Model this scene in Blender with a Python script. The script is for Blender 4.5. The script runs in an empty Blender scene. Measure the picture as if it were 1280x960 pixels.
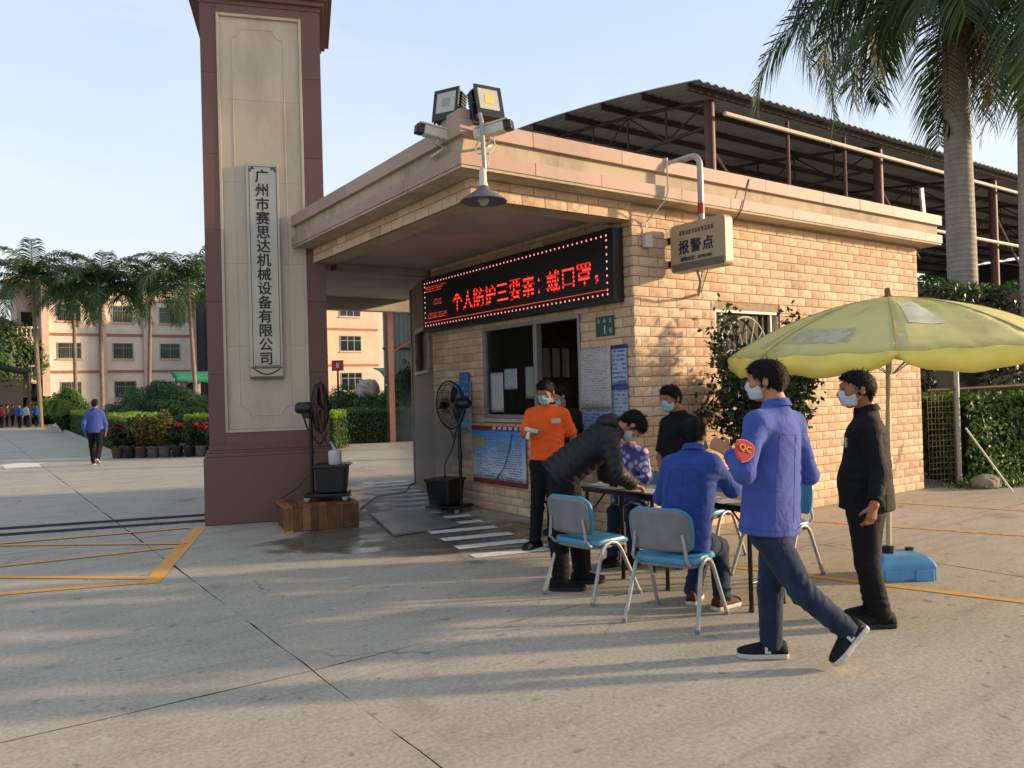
import bpy, bmesh, math, random
import numpy as np
from mathutils import Vector, Matrix
from mathutils.bvhtree import BVHTree
random.seed(7); RNG = np.random.default_rng(7)
S = bpy.context.scene
COL = S.collection
# ------------------------------------------------------------------ camera
F_PX, CAM_H = 985.0, 1.57
_a = math.atan(685 / F_PX); _p = math.atan(10 / F_PX); _r = math.atan(0.028)
FW = np.array([math.sin(_a) * math.cos(_p), math.cos(_a) * math.cos(_p), math.sin(_p)])
_r0 = np.array([math.cos(_a), -math.sin(_a), 0.0]); _u0 = np.cross(_r0, FW)
RT = _r0 * math.cos(_r) - _u0 * math.sin(_r); UP = _u0 * math.cos(_r) + _r0 * math.sin(_r)
CAM = np.array([0, 0, CAM_H])
cd = bpy.data.cameras.new('camera'); cd.sensor_width = 36; cd.lens = 36 * F_PX / 1280
cd.clip_start = 0.05; cd.clip_end = 3000
cam = bpy.data.objects.new('camera', cd); COL.objects.link(cam)
cam.matrix_world = Matrix(((RT[0], UP[0], -FW[0], 0), (RT[1], UP[1], -FW[1], 0), (RT[2], UP[2], -FW[2], CAM_H), (0, 0, 0, 1)))
S.camera = cam
# ------------------------------------------------------------------ sky and sun
SUN_EL = math.radians(12.0)
SUN_TO = Vector((0.87, -0.49, 0)).normalized()            # horizontal direction towards the sun
wd = bpy.data.worlds.new('World'); S.world = wd; wd.use_nodes = True
nt = wd.node_tree; bg = nt.nodes['Background']
sky = nt.nodes.new('ShaderNodeTexSky'); sky.sky_type = 'NISHITA'; sky.sun_disc = False
sky.sun_elevation = SUN_EL; sky.sun_rotation = math.atan2(SUN_TO.x, SUN_TO.y)
sky.air_density = 1.25; sky.dust_density = 2.6; sky.ozone_density = 1.6; sky.altitude = 0
_sc = nt.nodes.new('ShaderNodeMix'); _sc.data_type = 'RGBA'; _sc.blend_type = 'MIX'
_sc.inputs[0].default_value = 0.62                         # thin bright haze veils the blue, whiter towards the horizon
_tc = nt.nodes.new('ShaderNodeTexCoord'); _sx = nt.nodes.new('ShaderNodeSeparateXYZ'); nt.links.new(_tc.outputs['Generated'], _sx.inputs[0])
_rp = nt.nodes.new('ShaderNodeValToRGB'); nt.links.new(_sx.outputs[2], _rp.inputs[0]); _e = _rp.color_ramp.elements
_e[0].position = 0.0; _e[0].color = (.93, .90, .85, 1); _e[1].position = 1.0; _e[1].color = (.46, .57, .78, 1)
for _q, _c in ((.14, (.79, .84, .91, 1)), (.4, (.60, .71, .89, 1))): _n = _e.new(_q); _n.color = _c
_gn = nt.nodes.new('ShaderNodeVectorMath'); _gn.operation = 'SCALE'; _gn.inputs['Scale'].default_value = 8.6; nt.links.new(_rp.outputs[0], _gn.inputs[0]); nt.links.new(_gn.outputs[0], _sc.inputs[7])
_cn = nt.nodes.new('ShaderNodeTexNoise'); _cn.inputs['Scale'].default_value = 2.2; _cn.inputs['Detail'].default_value = 7; _cn.inputs['Roughness'].default_value = .6; _cn.inputs['Distortion'].default_value = .6
_cm = nt.nodes.new('ShaderNodeMapping'); _cm.inputs['Scale'].default_value = (1, 1, 3.2); nt.links.new(_tc.outputs['Generated'], _cm.inputs[0]); nt.links.new(_cm.outputs[0], _cn.inputs['Vector'])
_cr = nt.nodes.new('ShaderNodeMapRange'); _cr.inputs[1].default_value = .45; _cr.inputs[2].default_value = .75; _cr.inputs[3].default_value = 0.0; _cr.inputs[4].default_value = .38; nt.links.new(_cn.outputs['Fac'], _cr.inputs[0])
_cw = nt.nodes.new('ShaderNodeMix'); _cw.data_type = 'RGBA'; _cw.inputs[7].default_value = (.93, .93, .95, 1); nt.links.new(_cr.outputs[0], _cw.inputs[0]); nt.links.new(_rp.outputs[0], _cw.inputs[6]); nt.links.new(_cw.outputs[2], _gn.inputs[0])   # thin high cloud
nt.links.new(sky.outputs[0], _sc.inputs[6]); nt.links.new(_sc.outputs[2], bg.inputs[0]); bg.inputs[1].default_value = 0.1
sl = bpy.data.lights.new('sun', 'SUN'); sl.energy = 4.3; sl.angle = math.radians(2.5); sl.color = (1.0, 0.73, 0.46)
so = bpy.data.objects.new('sun', sl); COL.objects.link(so)
sd = Vector((SUN_TO.x * math.cos(SUN_EL), SUN_TO.y * math.cos(SUN_EL), math.sin(SUN_EL)))
so.rotation_euler = sd.to_track_quat('Z', 'Y').to_euler(); so.location = (30, -20, 30)
S.view_settings.view_transform = 'Standard'; S.view_settings.look = 'None'
S.view_settings.gamma = 1.0; S.view_settings.use_curve_mapping = False
S.view_settings.exposure = 0.82
S.cycles.max_bounces = 6; S.cycles.diffuse_bounces = 3; S.cycles.transparent_max_bounces = 12
S.cycles.use_denoising = True

# ------------------------------------------------------------------ measuring helpers (photo pixel -> place)
def ray(x, y): return FW + RT * ((x - 640) / F_PX) + UP * ((480 - y) / F_PX)
def G(x, y, z=0.0):
    d = ray(x, y); return Vector(CAM + d * ((z - CAM_H) / d[2]))
def W(x, y, w): return Vector(CAM + ray(x, y) * w)
def depth(p): return float((np.array(p) - CAM) @ FW)
UH = Vector((RT[0], RT[1], 0)).normalized(); DH = Vector((FW[0], FW[1], 0)).normalized()

# ------------------------------------------------------------------ materials
def lin(c):
    if isinstance(c, str):
        c = [int(c[i:i + 2], 16) / 255 for i in (0, 2, 4)]
        c = [x / 12.92 if x <= 0.04045 else ((x + 0.055) / 1.055) ** 2.4 for x in c]
    return tuple(c[:3])
def N(t, kind, **kw):
    n = t.nodes.new(kind)
    for k, v in kw.items(): setattr(n, k, v)
    return n
def newmat(name):
    m = bpy.data.materials.new(name); m.use_nodes = True
    t = m.node_tree; b = t.nodes['Principled BSDF']; return m, t, b
def ramp(t, fac, stops):
    r = N(t, 'ShaderNodeValToRGB'); e = r.color_ramp.elements
    while len(e) < len(stops): e.new(0.5)
    for i, (p, c) in enumerate(stops): e[i].position = p; e[i].color = (*lin(c), 1)
    t.links.new(fac, r.inputs[0]); return r.outputs[0]
def noise(t, vec, scale, detail=4, rough=0.55, dist=0.0):
    n = N(t, 'ShaderNodeTexNoise'); n.inputs['Scale'].default_value = scale; n.inputs['Detail'].default_value = detail
    n.inputs['Roughness'].default_value = rough; n.inputs['Distortion'].default_value = dist
    t.links.new(vec, n.inputs['Vector']); return n.outputs['Fac']
def mixc(t, fac, a, b, mode='MIX'):
    m = N(t, 'ShaderNodeMix', data_type='RGBA', blend_type=mode)
    for s, v in ((m.inputs[0], fac), (m.inputs[6], a), (m.inputs[7], b)):
        if hasattr(v, 'links') or hasattr(v, 'is_linked'): t.links.new(v, s)
        elif isinstance(v, (int, float)): s.default_value = v
        else: s.default_value = (*lin(v), 1)
    return m.outputs[2]
def mapping(t, vec, scale=(1, 1, 1), loc=(0, 0, 0), rot=(0, 0, 0)):
    m = N(t, 'ShaderNodeMapping'); m.inputs['Scale'].default_value = scale; m.inputs['Location'].default_value = loc; m.inputs['Rotation'].default_value = rot
    t.links.new(vec, m.inputs['Vector']); return m.outputs[0]
def mathn(t, op, a, b=0.0, clamp=False):
    m = N(t, 'ShaderNodeMath', operation=op); m.use_clamp = clamp
    for s, v in ((m.inputs[0], a), (m.inputs[1], b)):
        if isinstance(v, (int, float)): s.default_value = v
        else: t.links.new(v, s)
    return m.outputs[0]
def maprange(t, v, a, b, c=0.0, d=1.0):
    m = N(t, 'ShaderNodeMapRange'); t.links.new(v, m.inputs[0])
    for i, x in enumerate((a, b, c, d)): m.inputs[1 + i].default_value = x
    return m.outputs[0]
def pos(t): return N(t, 'ShaderNodeNewGeometry').outputs['Position']
def objc(t): return N(t, 'ShaderNodeTexCoord').outputs['Object']
def bump(t, b, h, strength=0.3, dist=0.01):
    n = N(t, 'ShaderNodeBump'); n.inputs['Strength'].default_value = strength; n.inputs['Distance'].default_value = dist
    t.links.new(h, n.inputs['Height']); t.links.new(n.outputs[0], b.inputs['Normal'])
def mat(name, col, rough=0.7, var=0.15, scale=5.0, bmp=0.0, bscale=80.0, bdist=0.004, metal=0.0, spec=0.5, sheen=0.0, obj=False, dirt=0.0, dirtcol='4a4038', rand=0.0, coat=0.0):
    """one-colour surface with cloudy variation, optional fine relief, grime and per-object variation"""
    m, t, b = newmat(name); c = lin(col); v = objc(t) if obj else pos(t)
    n1 = noise(t, v, scale, 5)
    lo = tuple(x * (1 - var) for x in c); hi = tuple(min(1, x * (1 + var)) for x in c)
    out = ramp(t, n1, [(0.3, lo), (0.7, hi)])
    if dirt:
        n2 = noise(t, v, scale * 0.45, 6, 0.65)
        out = mixc(t, mathn(t, 'MULTIPLY', maprange(t, n2, 0.48, 0.75), dirt, True), out, dirtcol)
    if rand:
        oi = N(t, 'ShaderNodeObjectInfo').outputs['Random']
        hs = N(t, 'ShaderNodeHueSaturation'); t.links.new(out, hs.inputs['Color'])
        t.links.new(maprange(t, oi, 0, 1, 1 - rand, 1 + rand), hs.inputs['Value'])
        out = hs.outputs[0]
    t.links.new(out, b.inputs['Base Color'])
    b.inputs['Roughness'].default_value = rough; b.inputs['Metallic'].default_value = metal
    b.inputs['Specular IOR Level'].default_value = spec
    if sheen: b.inputs['Sheen Weight'].default_value = sheen
    if coat: b.inputs['Coat Weight'].default_value = coat
    if bmp: bump(t, b, noise(t, v, bscale, 4), bmp, bdist)
    return m
def leafmat(name, cols, trans=0.35, rough=0.55):
    m, t, b = newmat(name)
    ri = N(t, 'ShaderNodeNewGeometry').outputs['Random Per Island']
    c = ramp(t, ri, [(i / (len(cols) - 1), k) for i, k in enumerate(cols)])
    c = mixc(t, noise(t, pos(t), 1.3, 3), c, cols[0], 'MIX')
    t.links.new(c, b.inputs['Base Color']); b.inputs['Roughness'].default_value = rough
    tr = N(t, 'ShaderNodeBsdfTranslucent'); t.links.new(c, tr.inputs[0])
    mx = N(t, 'ShaderNodeMixShader'); mx.inputs[0].default_value = trans
    t.links.new(b.outputs[0], mx.inputs[1]); t.links.new(tr.outputs[0], mx.inputs[2])
    t.links.new(mx.outputs[0], t.nodes['Material Output'].inputs[0]); return m
def emit(name, col, strength, base='100000'):
    m, t, b = newmat(name); b.inputs['Base Color'].default_value = (*lin(base), 1)
    b.inputs['Emission Color'].default_value = (*lin(col), 1); b.inputs['Emission Strength'].default_value = strength; return m
def glass(name, tint='aab4b4', rough=0.03, alpha=0.35):
    """window glass: a mirror-like film over see-through"""
    m, t, b = newmat(name); b.inputs['Base Color'].default_value = (*lin(tint), 1)
    b.inputs['Roughness'].default_value = rough; b.inputs['Specular IOR Level'].default_value = 0.6
    b.inputs['Alpha'].default_value = alpha; return m

# ------------------------------------------------------------------ mesh helpers
class MB:
    def __init__(s): s.v = []; s.f = []; s.mi = []
    def add(s, vs, fs, mi=0):
        k = len(s.v); s.v += [tuple(map(float, p)) for p in vs]
        for f in fs: s.f.append(tuple(i + k for i in f)); s.mi.append(mi)
        return s
    def box(s, a, b, mi=0, M=None):
        (x0, y0, z0), (x1, y1, z1) = a, b
        vs = [(x0, y0, z0), (x1, y0, z0), (x1, y1, z0), (x0, y1, z0), (x0, y0, z1), (x1, y0, z1), (x1, y1, z1), (x0, y1, z1)]
        if M is not None: vs = [M @ Vector(p) for p in vs]
        return s.add(vs, [(3, 2, 1, 0), (4, 5, 6, 7), (0, 1, 5, 4), (1, 2, 6, 5), (2, 3, 7, 6), (3, 0, 4, 7)], mi)
    def tube(s, pts, r, n=8, mi=0, caps=True, closed=False):
        pts = [Vector(p) for p in pts]; rs = r if isinstance(r, (list, tuple)) else [r] * len(pts)
        k = len(s.v); L = len(pts); prev = None
        for i, p in enumerate(pts):
            if closed: d = pts[(i + 1) % L] - pts[i - 1]
            else: d = pts[min(i + 1, L - 1)] - pts[max(i - 1, 0)]
            d.normalize()
            if prev is None:
                prev = d.orthogonal().normalized()
            x = (prev - d * prev.dot(d))
            x = x.normalized() if x.length > 1e-5 else d.orthogonal().normalized()
            prev = x; y = d.cross(x)
            for j in range(n):
                t = 2 * math.pi * j / n; q = p + (x * math.cos(t) + y * math.sin(t)) * rs[i]; s.v.append(tuple(q))
        for i in range(L if closed else L - 1):
            a, b = k + i * n, k + ((i + 1) % L) * n
            for j in range(n):
                s.f.append((a + j, a + (j + 1) % n, b + (j + 1) % n, b + j)); s.mi.append(mi)
        if caps and not closed:
            s.f.append(tuple(k + j for j in range(n))[::-1]); s.mi.append(mi)
            s.f.append(tuple(k + (L - 1) * n + j for j in range(n))); s.mi.append(mi)
        return s
    def lathe(s, prof, n=20, mi=0, o=(0, 0, 0), M=None):
        k = len(s.v); o = Vector(o)
        for r, z in prof:
            for j in range(n):
                t = 2 * math.pi * j / n; q = Vector((r * math.cos(t), r * math.sin(t), z))
                if M is not None: q = M @ q
                s.v.append(tuple(q + o))
        for i in range(len(prof) - 1):
            a, b = k + i * n, k + (i + 1) * n
            for j in range(n): s.f.append((a + j, a + (j + 1) % n, b + (j + 1) % n, b + j)); s.mi.append(mi)
        s.f.append(tuple(k + j for j in range(n))[::-1]); s.mi.append(mi)
        s.f.append(tuple(k + (len(prof) - 1) * n + j for j in range(n))); s.mi.append(mi)
        return s
    def prism(s, poly, h, M=None, mi=0):
        """poly in local xy, extruded along local z by h"""
        n = len(poly); vs = [Vector((x, y, 0)) for x, y in poly] + [Vector((x, y, h)) for x, y in poly]
        if M is not None: vs = [M @ p for p in vs]
        return s.add(vs, [tuple(range(n))[::-1], tuple(range(n, 2 * n))] + [(i, (i + 1) % n, n + (i + 1) % n, n + i) for i in range(n)], mi)
    def mesh(s, name, mats, off=None, smooth=False):
        me = bpy.data.meshes.new(name)
        vs = s.v if off is None else [(p[0] - off[0], p[1] - off[1], p[2] - off[2]) for p in s.v]
        me.from_pydata(vs, [], s.f)
        for m in (mats if isinstance(mats, (list, tuple)) else [mats]): me.materials.append(m)
        if any(s.mi): me.polygons.foreach_set('material_index', s.mi)
        if smooth: me.polygons.foreach_set('use_smooth', [True] * len(s.f))
        me.update(); return me
ORG = {}
def org(o):
    return ORG.get(o.name, Vector((0, 0, 0))) if o is not None else Vector((0, 0, 0))
def link(name, me, parent=None, kind=None, bevel=0.0, local=False):
    o = bpy.data.objects.new(name, me); COL.objects.link(o)
    if parent is not None: o.parent = parent; ORG[o.name] = org(parent)
    if kind: o['kind'] = kind
    if bevel:
        b = o.modifiers.new('bevel', 'BEVEL'); b.width = bevel; b.segments = 2; b.limit_method = 'ANGLE'; b.angle_limit = math.radians(35)
    return o
def build(mb, name, mats, parent=None, smooth=False, bevel=0.0, kind=None, local=False):
    off = None if (local or parent is None) else org(parent)
    me = mb.mesh(name, mats, off, smooth)
    o = link(name, me, parent, kind, bevel)
    if smooth:
        try: me.set_sharp_from_angle(angle=math.radians(42))
        except Exception: pass
    return o
def tag(o, label, cat, group=None):
    o['label'] = label; o['category'] = cat
    if group: o['group'] = group
    return o
def thing(name, label, cat, loc=(0, 0, 0), group=None, rz=0.0):
    o = bpy.data.objects.new(name, None); COL.objects.link(o); o.empty_display_size = 0.2
    o.location = loc; o.rotation_euler = (0, 0, rz); ORG[o.name] = Vector(loc)
    return tag(o, label, cat, group)
def struct(o): o['kind'] = 'structure'; return o
def copy_tree(o, parent=None):
    c = o.copy(); COL.objects.link(c)
    if parent is not None: c.parent = parent
    for ch in list(o.children): copy_tree(ch, c)
    return c
def textmesh(body, size, depth_=0.0, bold=0.0, align='CENTER', space=1.0):
    c = bpy.data.curves.new('t', 'FONT'); c.body = body; c.size = size; c.extrude = depth_; c.offset = bold
    c.align_x = align; c.align_y = 'CENTER'; c.space_character = space; c.resolution_u = 3
    o = bpy.data.objects.new('t', c); COL.objects.link(o)
    dg = bpy.context.evaluated_depsgraph_get()
    me = bpy.data.meshes.new_from_object(o.evaluated_get(dg))
    bpy.data.objects.remove(o); bpy.data.curves.remove(c); return me
def text(name, body, size, M, m, parent, bold=0.0, depth_=0.002, sx=1.0, space=1.0):
    me = textmesh(body, size, depth_, 0.0, space=space); me.name = name
    if bold:          # heavier strokes: the outline laid over itself a hair to each side
        bm = bmesh.new(); bm.from_mesh(me); src = bm.verts[:] + bm.edges[:] + bm.faces[:]
        for q, (ox, oy) in enumerate(((bold, 0), (-bold, 0), (0, bold * .8), (0, -bold * .8))):
            d = bmesh.ops.duplicate(bm, geom=src)['geom']; vs = [v for v in d if isinstance(v, bmesh.types.BMVert)]
            for v in vs: v.co.x += ox; v.co.y += oy; v.co.z += .00012 * (q + 1)
        bm.to_mesh(me); bm.free()
    me.materials.clear(); me.materials.append(m)
    A = Matrix.Translation(-org(parent)) @ M @ Matrix.Diagonal((sx, 1, 1, 1)); me.transform(A)
    return link(name, me, parent)
def frame(o, x, y):
    """matrix whose x, y are the given directions, at o"""
    x = Vector(x).normalized(); y = Vector(y).normalized(); z = x.cross(y)
    return Matrix(((x.x, y.x, z.x, o[0]), (x.y, y.y, z.y, o[1]), (x.z, y.z, z.z, o[2]), (0, 0, 0, 1)))
def RZ(a): return Matrix.Rotation(a, 4, 'Z')
# ================================================================== ground
def concrete(name, base=('a09786', 'b3a997'), wet=True):
    m, t, b = newmat(name); p = pos(t)
    n1 = noise(t, p, 0.55, 6, 0.6); n2 = noise(t, mapping(t, p, (1.0, 2.2, 1), rot=(0, 0, -0.6)), 1.7, 8, 0.68); n3 = noise(t, p, 38, 3)
    c = ramp(t, n1, [(0.3, base[0]), (0.72, base[1])])
    c = mixc(t, mathn(t, 'MULTIPLY', maprange(t, n2, 0.5, 0.74), 0.6, True), c, '776e60')
    c = mixc(t, mathn(t, 'MULTIPLY', maprange(t, n2, 0.5, 0.3), 0.5, True), c, 'bbaa90')
    c = mixc(t, 0.34, c, ramp(t, n3, [(0.3, '5f584c'), (0.7, 'bdb2a0')]))
    sp = noise(t, p, 9, 2, 0.5); c = mixc(t, mathn(t, 'MULTIPLY', maprange(t, sp, 0.66, 0.72), 0.55, True), c, '5a554c')
    sp2 = noise(t, mapping(t, p, loc=(7, 3, 1)), 6.5, 2, 0.5); c = mixc(t, mathn(t, 'MULTIPLY', maprange(t, sp2, 0.69, 0.78), 0.3, True), c, 'c9c2b4')
    ty = noise(t, mapping(t, p, (.35, 7, 1), rot=(0, 0, .18)), 1.0, 4, .6); c = mixc(t, mathn(t, 'MULTIPLY', maprange(t, ty, .56, .7), .3, True), c, '6a655c')
    oil = noise(t, mapping(t, p, loc=(3, 9, 2)), 1.15, 3, .45); c = mixc(t, mathn(t, 'MULTIPLY', maprange(t, oil, .67, .76), .5, True), c, '565047')
    cr = N(t, 'ShaderNodeTexVoronoi'); cr.feature = 'DISTANCE_TO_EDGE'; cr.inputs['Scale'].default_value = .33; wv_ = N(t, 'ShaderNodeVectorMath', operation='ADD'); nz_ = N(t, 'ShaderNodeTexNoise'); nz_.inputs['Scale'].default_value = 1.6; nz_.inputs['Detail'].default_value = 6; t.links.new(p, nz_.inputs['Vector']); t.links.new(p, wv_.inputs[0]); t.links.new(nz_.outputs['Color'], wv_.inputs[1]); t.links.new(wv_.outputs[0], cr.inputs['Vector'])
    c = mixc(t, mathn(t, 'MULTIPLY', mathn(t, 'MULTIPLY', maprange(t, cr.outputs['Distance'], .006, .0015), maprange(t, noise(t, p, .5, 2), .5, .56)), .55, True), c, '4a453d')
    rough = maprange(t, n2, 0.3, 0.7, 0.72, 0.88)
    if wet:      # water sprayed by the two misting fans has wetted the slabs round them
        masks = None
        for (cx, cy, rx, ry, rz) in ((4.35, 8.75, 1.05, 2.0, -0.2), (3.6, 8.2, 1.0, 0.8, 0.3), (5.0, 11.3, 1.2, 2.6, -0.3), (4.4, 7.5, 1.15, 1.1, 0.2)):
            mp = N(t, 'ShaderNodeMapping', vector_type='TEXTURE'); mp.inputs['Location'].default_value = (cx, cy, 0)
            mp.inputs['Rotation'].default_value = (0, 0, rz); mp.inputs['Scale'].default_value = (rx, ry, 50)
            t.links.new(p, mp.inputs['Vector'])
            ln = N(t, 'ShaderNodeVectorMath', operation='LENGTH'); t.links.new(mp.outputs[0], ln.inputs[0])
            w = mathn(t, 'ADD', ln.outputs['Value'], mathn(t, 'MULTIPLY', mathn(t, 'SUBTRACT', noise(t, p, 1.9, 5, 0.6), 0.5), 1.7))
            w = maprange(t, w, 1.12, 0.82)
            masks = w if masks is None else mathn(t, 'MAXIMUM', masks, w)
        puddle = mathn(t, 'MULTIPLY', masks, maprange(t, noise(t, p, 2.3, 4, 0.5), 0.46, 0.58), True)
        c = mixc(t, mathn(t, 'MULTIPLY', masks, 0.72), c, mixc(t, 1.0, c, '57534e', 'MULTIPLY'))
        rough = mathn(t, 'SUBTRACT', rough, mathn(t, 'MULTIPLY', masks, 0.3)); rough = mathn(t, 'SUBTRACT', rough, mathn(t, 'MULTIPLY', puddle, 0.34), True)
    t.links.new(c, b.inputs['Base Color']); t.links.new(rough, b.inputs['Roughness'])
    h = mathn(t, 'ADD', n3, mathn(t, 'MULTIPLY', n2, 1.5))
    bump(t, b, h, 0.35, 0.006); return m
M_CONC = concrete('concrete')
M_FILL = mat('joint_fill', '565047', 0.95, 0.3, 20)
g = MB(); n = 14
g.add([(-700, -700, -0.035), (900, -700, -0.035), (900, 900, -0.035), (-700, 900, -0.035)], [(0, 1, 2, 3)])
ground = struct(build(g, 'ground', mat('ground_earth', '7d776c', 0.95, 0.25, 0.4)))
XJ = [-60, -24.4, -14.0, -8.8, -3.6, 1.62, 6.82, 12.0, 17.2, 22.4, 27.6, 60]
YJ = [-30, -12, -6.6, -1.1, 4.42, 9.95, 15.4, 20.9, 26.4, 31.9, 42.9, 53.9, 68]
def jedge(a, b, amp, seed):
    """points from a to b with a chipped, wandering line"""
    r = random.Random(seed); L = (Vector(b) - Vector(a)).length; k = max(2, min(40, int(L / 0.16))); out = []
    nrm = (Vector(b) - Vector(a)).normalized(); nrm = Vector((-nrm.y, nrm.x))
    wob = 0.0
    for i in range(k):
        p = Vector(a).lerp(Vector(b), i / k)
        wob = wob * 0.7 + r.uniform(-1, 1) * amp
        out.append(p if i == 0 else p + nrm * (wob + (r.uniform(0, 0.012) if r.random() < 0.12 else 0)))
    return out
for i in range(len(XJ) - 1):
    for j in range(len(YJ) - 1):
        g0 = 0.0045; x0, x1, y0, y1 = XJ[i] + g0, XJ[i + 1] - g0, YJ[j] + g0, YJ[j + 1] - g0
        near = x1 > -9 and x0 < 18 and y1 > 0 and y0 < 16
        amp = 0.0045 if near else 0.0
        # the joint across the front yard runs a touch askew
        sk = lambda x, y: y + (0.035 * (x - 1.62) if y > 4.0 and y < 5.0 and x > 1.6 and x < 7 else 0)
        P4 = [(x0, sk(x0, y0)), (x1, sk(x1, y0)), (x1, sk(x1, y1)), (x0, sk(x0, y1))]
        pts = []
        for q in range(4): pts += jedge(P4[q], P4[(q + 1) % 4], amp, i * 100 + j * 7 + q) if near else [Vector(P4[q])]
        mb = MB(); nn = len(pts)
        mb.add([(p.x, p.y, 0) for p in pts] + [(p.x, p.y, -0.034) for p in pts], [tuple(range(nn))]); mb.f += [(k, nn + k, nn + (k + 1) % nn, (k + 1) % nn) for k in range(nn)]; mb.mi += [1] * nn
        build(mb, 'concrete_slab', [M_CONC, M_FILL], ground)
# ---- painted lines
def paint(name, col, wear=0.5):
    m, t, b = newmat(name); p = pos(t)
    c = mixc(t, maprange(t, noise(t, p, 14, 4), .4, .8, 0, .6), col, '9c9484'); t.links.new(c, b.inputs['Base Color']); b.inputs['Roughness'].default_value = 0.75
    w = noise(t, p, 7.5, 9, 0.72)
    t.links.new(maprange(t, w, wear - 0.09, wear + 0.05, 0.12, 1.0), b.inputs['Alpha']); return m
M_YEL = paint('yellow_road_paint', 'dd9a2a', 0.33); M_YEL2 = paint('worn_yellow_road_paint', 'cf963a', 0.47); M_WHI = paint('white_road_paint', 'dedbd2', 0.31)
def line(mb, a, b, w, z=0.004):
    a = Vector((a[0], a[1], 0)); b = Vector((b[0], b[1], 0)); d = (b - a).normalized(); nrm = Vector((-d.y, d.x, 0)) * w / 2
    mb.add([(*(a + nrm).xy, z), (*(a - nrm).xy, z), (*(b - nrm).xy, z), (*(b + nrm).xy, z)], [(0, 1, 2, 3)])
def ext(p, q, k): return (p[0] + (q[0] - p[0]) * k, p[1] + (q[1] - p[1]) * k)
mk = thing('painted_box', 'yellow painted no-waiting box on the concrete in front of the gate pillar', 'road marking', (1.0, 8.8, 0))
for k, (a, b, w) in enumerate((((2.36, 10.22), (1.29, 7.42), 0.15), ((1.3, 7.5), ext((1.3, 7.5), (0.22, 7.89), 4.2), 0.11), ((1.36, 7.62), ext((1.36, 7.62), (0.24, 8.66), 3.0), 0.09),
        ((1.9, 9.05), ext((1.9, 9.05), (0.26, 9.24), 2.4), 0.09), ((1.97, 9.2), ext((1.97, 9.2), (0.3, 10.62), 2.2), 0.08), ((2.25, 10.3), ext((2.25, 10.3), (0.3, 10.75), 2.6), 0.08))):
    mb = MB(); line(mb, a, b, w, 0.004 + 0.0012 * k); build(mb, 'painted_line', M_YEL, mk)
for pa, pb, m, w, lab in (((5.36, 4.82), (7.2, -1.2), M_YEL, 0.085, 'yellow parking line running under the parasol base'), ((7.9, 5.5), (10.3, -1.0), M_YEL2, 0.09, 'worn yellow line between parasol and brick wall'), ((9.8, 5.82), (11.6, -0.8), M_YEL2, 0.09, 'faint yellow line closest to the wire fence')):
    mb = MB(); line(mb, pa, pb, w); tag(build(mb, 'painted_line', m), lab, 'road marking')
cw = thing('crosswalk', 'white striped crosswalk between the gate pillar and the gatehouse', 'crosswalk', (4.4, 8, 0))
for k in range(15):
    c = Vector((3.96 + 0.1 * k + 0.0022 * k * k, 6.38 + 0.475 * k, 0)); mb = MB()
    L = 0.8; u = Vector((0.95, -0.24, 0)).normalized(); v = Vector((0.2, 0.98, 0)) * 0.19
    vs = [c, c + u * L, c + u * L + v, c + v]; mb.add([(p.x, p.y, 0.005) for p in vs], [(0, 1, 2, 3)]); build(mb, 'stripe', M_WHI, cw)
p = G(25, 583); mb = MB(); mb.add([(p.x - .35, p.y - .7, .004), (p.x + .45, p.y - .7, .004), (p.x + .45, p.y + .5, .004), (p.x + .75, p.y + .5, .004), (p.x + .05, p.y + 1.5, .004), (p.x - .65, p.y + .5, .004), (p.x - .35, p.y + .5, .004)], [(0, 1, 2, 3, 4, 5, 6)])
tag(build(mb, 'painted_arrow', M_WHI), 'small white arrow painted on the driveway beyond the gate', 'road marking')
# ---- gate rails
M_RAIL = mat('worn_rail_steel', '4b4743', 0.5, 0.3, 8, metal=0.6)
for k, off in enumerate((0.0, 0.58)):
    a = Vector((-7.5, 13.95 + off - 0.02, 0)); d = Vector((2.28, -0.73, 0)).normalized(); b = a + d * 10.9
    nrm = Vector((-d.y, d.x, 0)); mb = MB()
    mb.box((0, -0.03, 0.0), (10.9, 0.03, 0.012), M=frame(a, d, nrm)); mb.box((0, -0.012, 0.012), (10.9, 0.012, 0.03), M=frame(a, d, nrm))
    tag(build(mb, 'gate_rail', M_RAIL), ('sliding gate rail nearer the yellow box', 'sliding gate rail farther from the yellow box')[k], 'rail', 'rails of the sliding gate')
# ---- wet steel plate
mb = MB(); A = [Vector((4.33, 9.57, 0)), Vector((3.89, 7.97, 0)), Vector((4.78, 8.02, 0)), Vector((5.02, 9.5, 0))]
mb.add([(p.x, p.y, 0.008) for p in A] + [(p.x, p.y, 0.036) for p in A], [(3, 2, 1, 0), (4, 5, 6, 7)] + [(i, (i + 1) % 4, 4 + (i + 1) % 4, 4 + i) for i in range(4)])
def platemat():
    m, t, b = newmat('checker_plate'); p = pos(t)
    c = ramp(t, noise(t, p, 3, 6, 0.65), [(0.3, '6d6f6e'), (0.7, '989690')]); t.links.new(c, b.inputs['Base Color'])
    b.inputs['Metallic'].default_value = 0.35; b.inputs['Roughness'].default_value = 0.32
    v = N(t, 'ShaderNodeTexVoronoi'); v.inputs['Scale'].default_value = 26; t.links.new(mapping(t, p, (1, 0.5, 1), rot=(0, 0, 0.8)), v.inputs['Vector'])
    bump(t, b, v.outputs[0], 0.5, 0.006); return m
tag(build(mb, 'steel_plate', platemat()), 'wet checkered steel plate lying on the crosswalk', 'plate')
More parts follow.
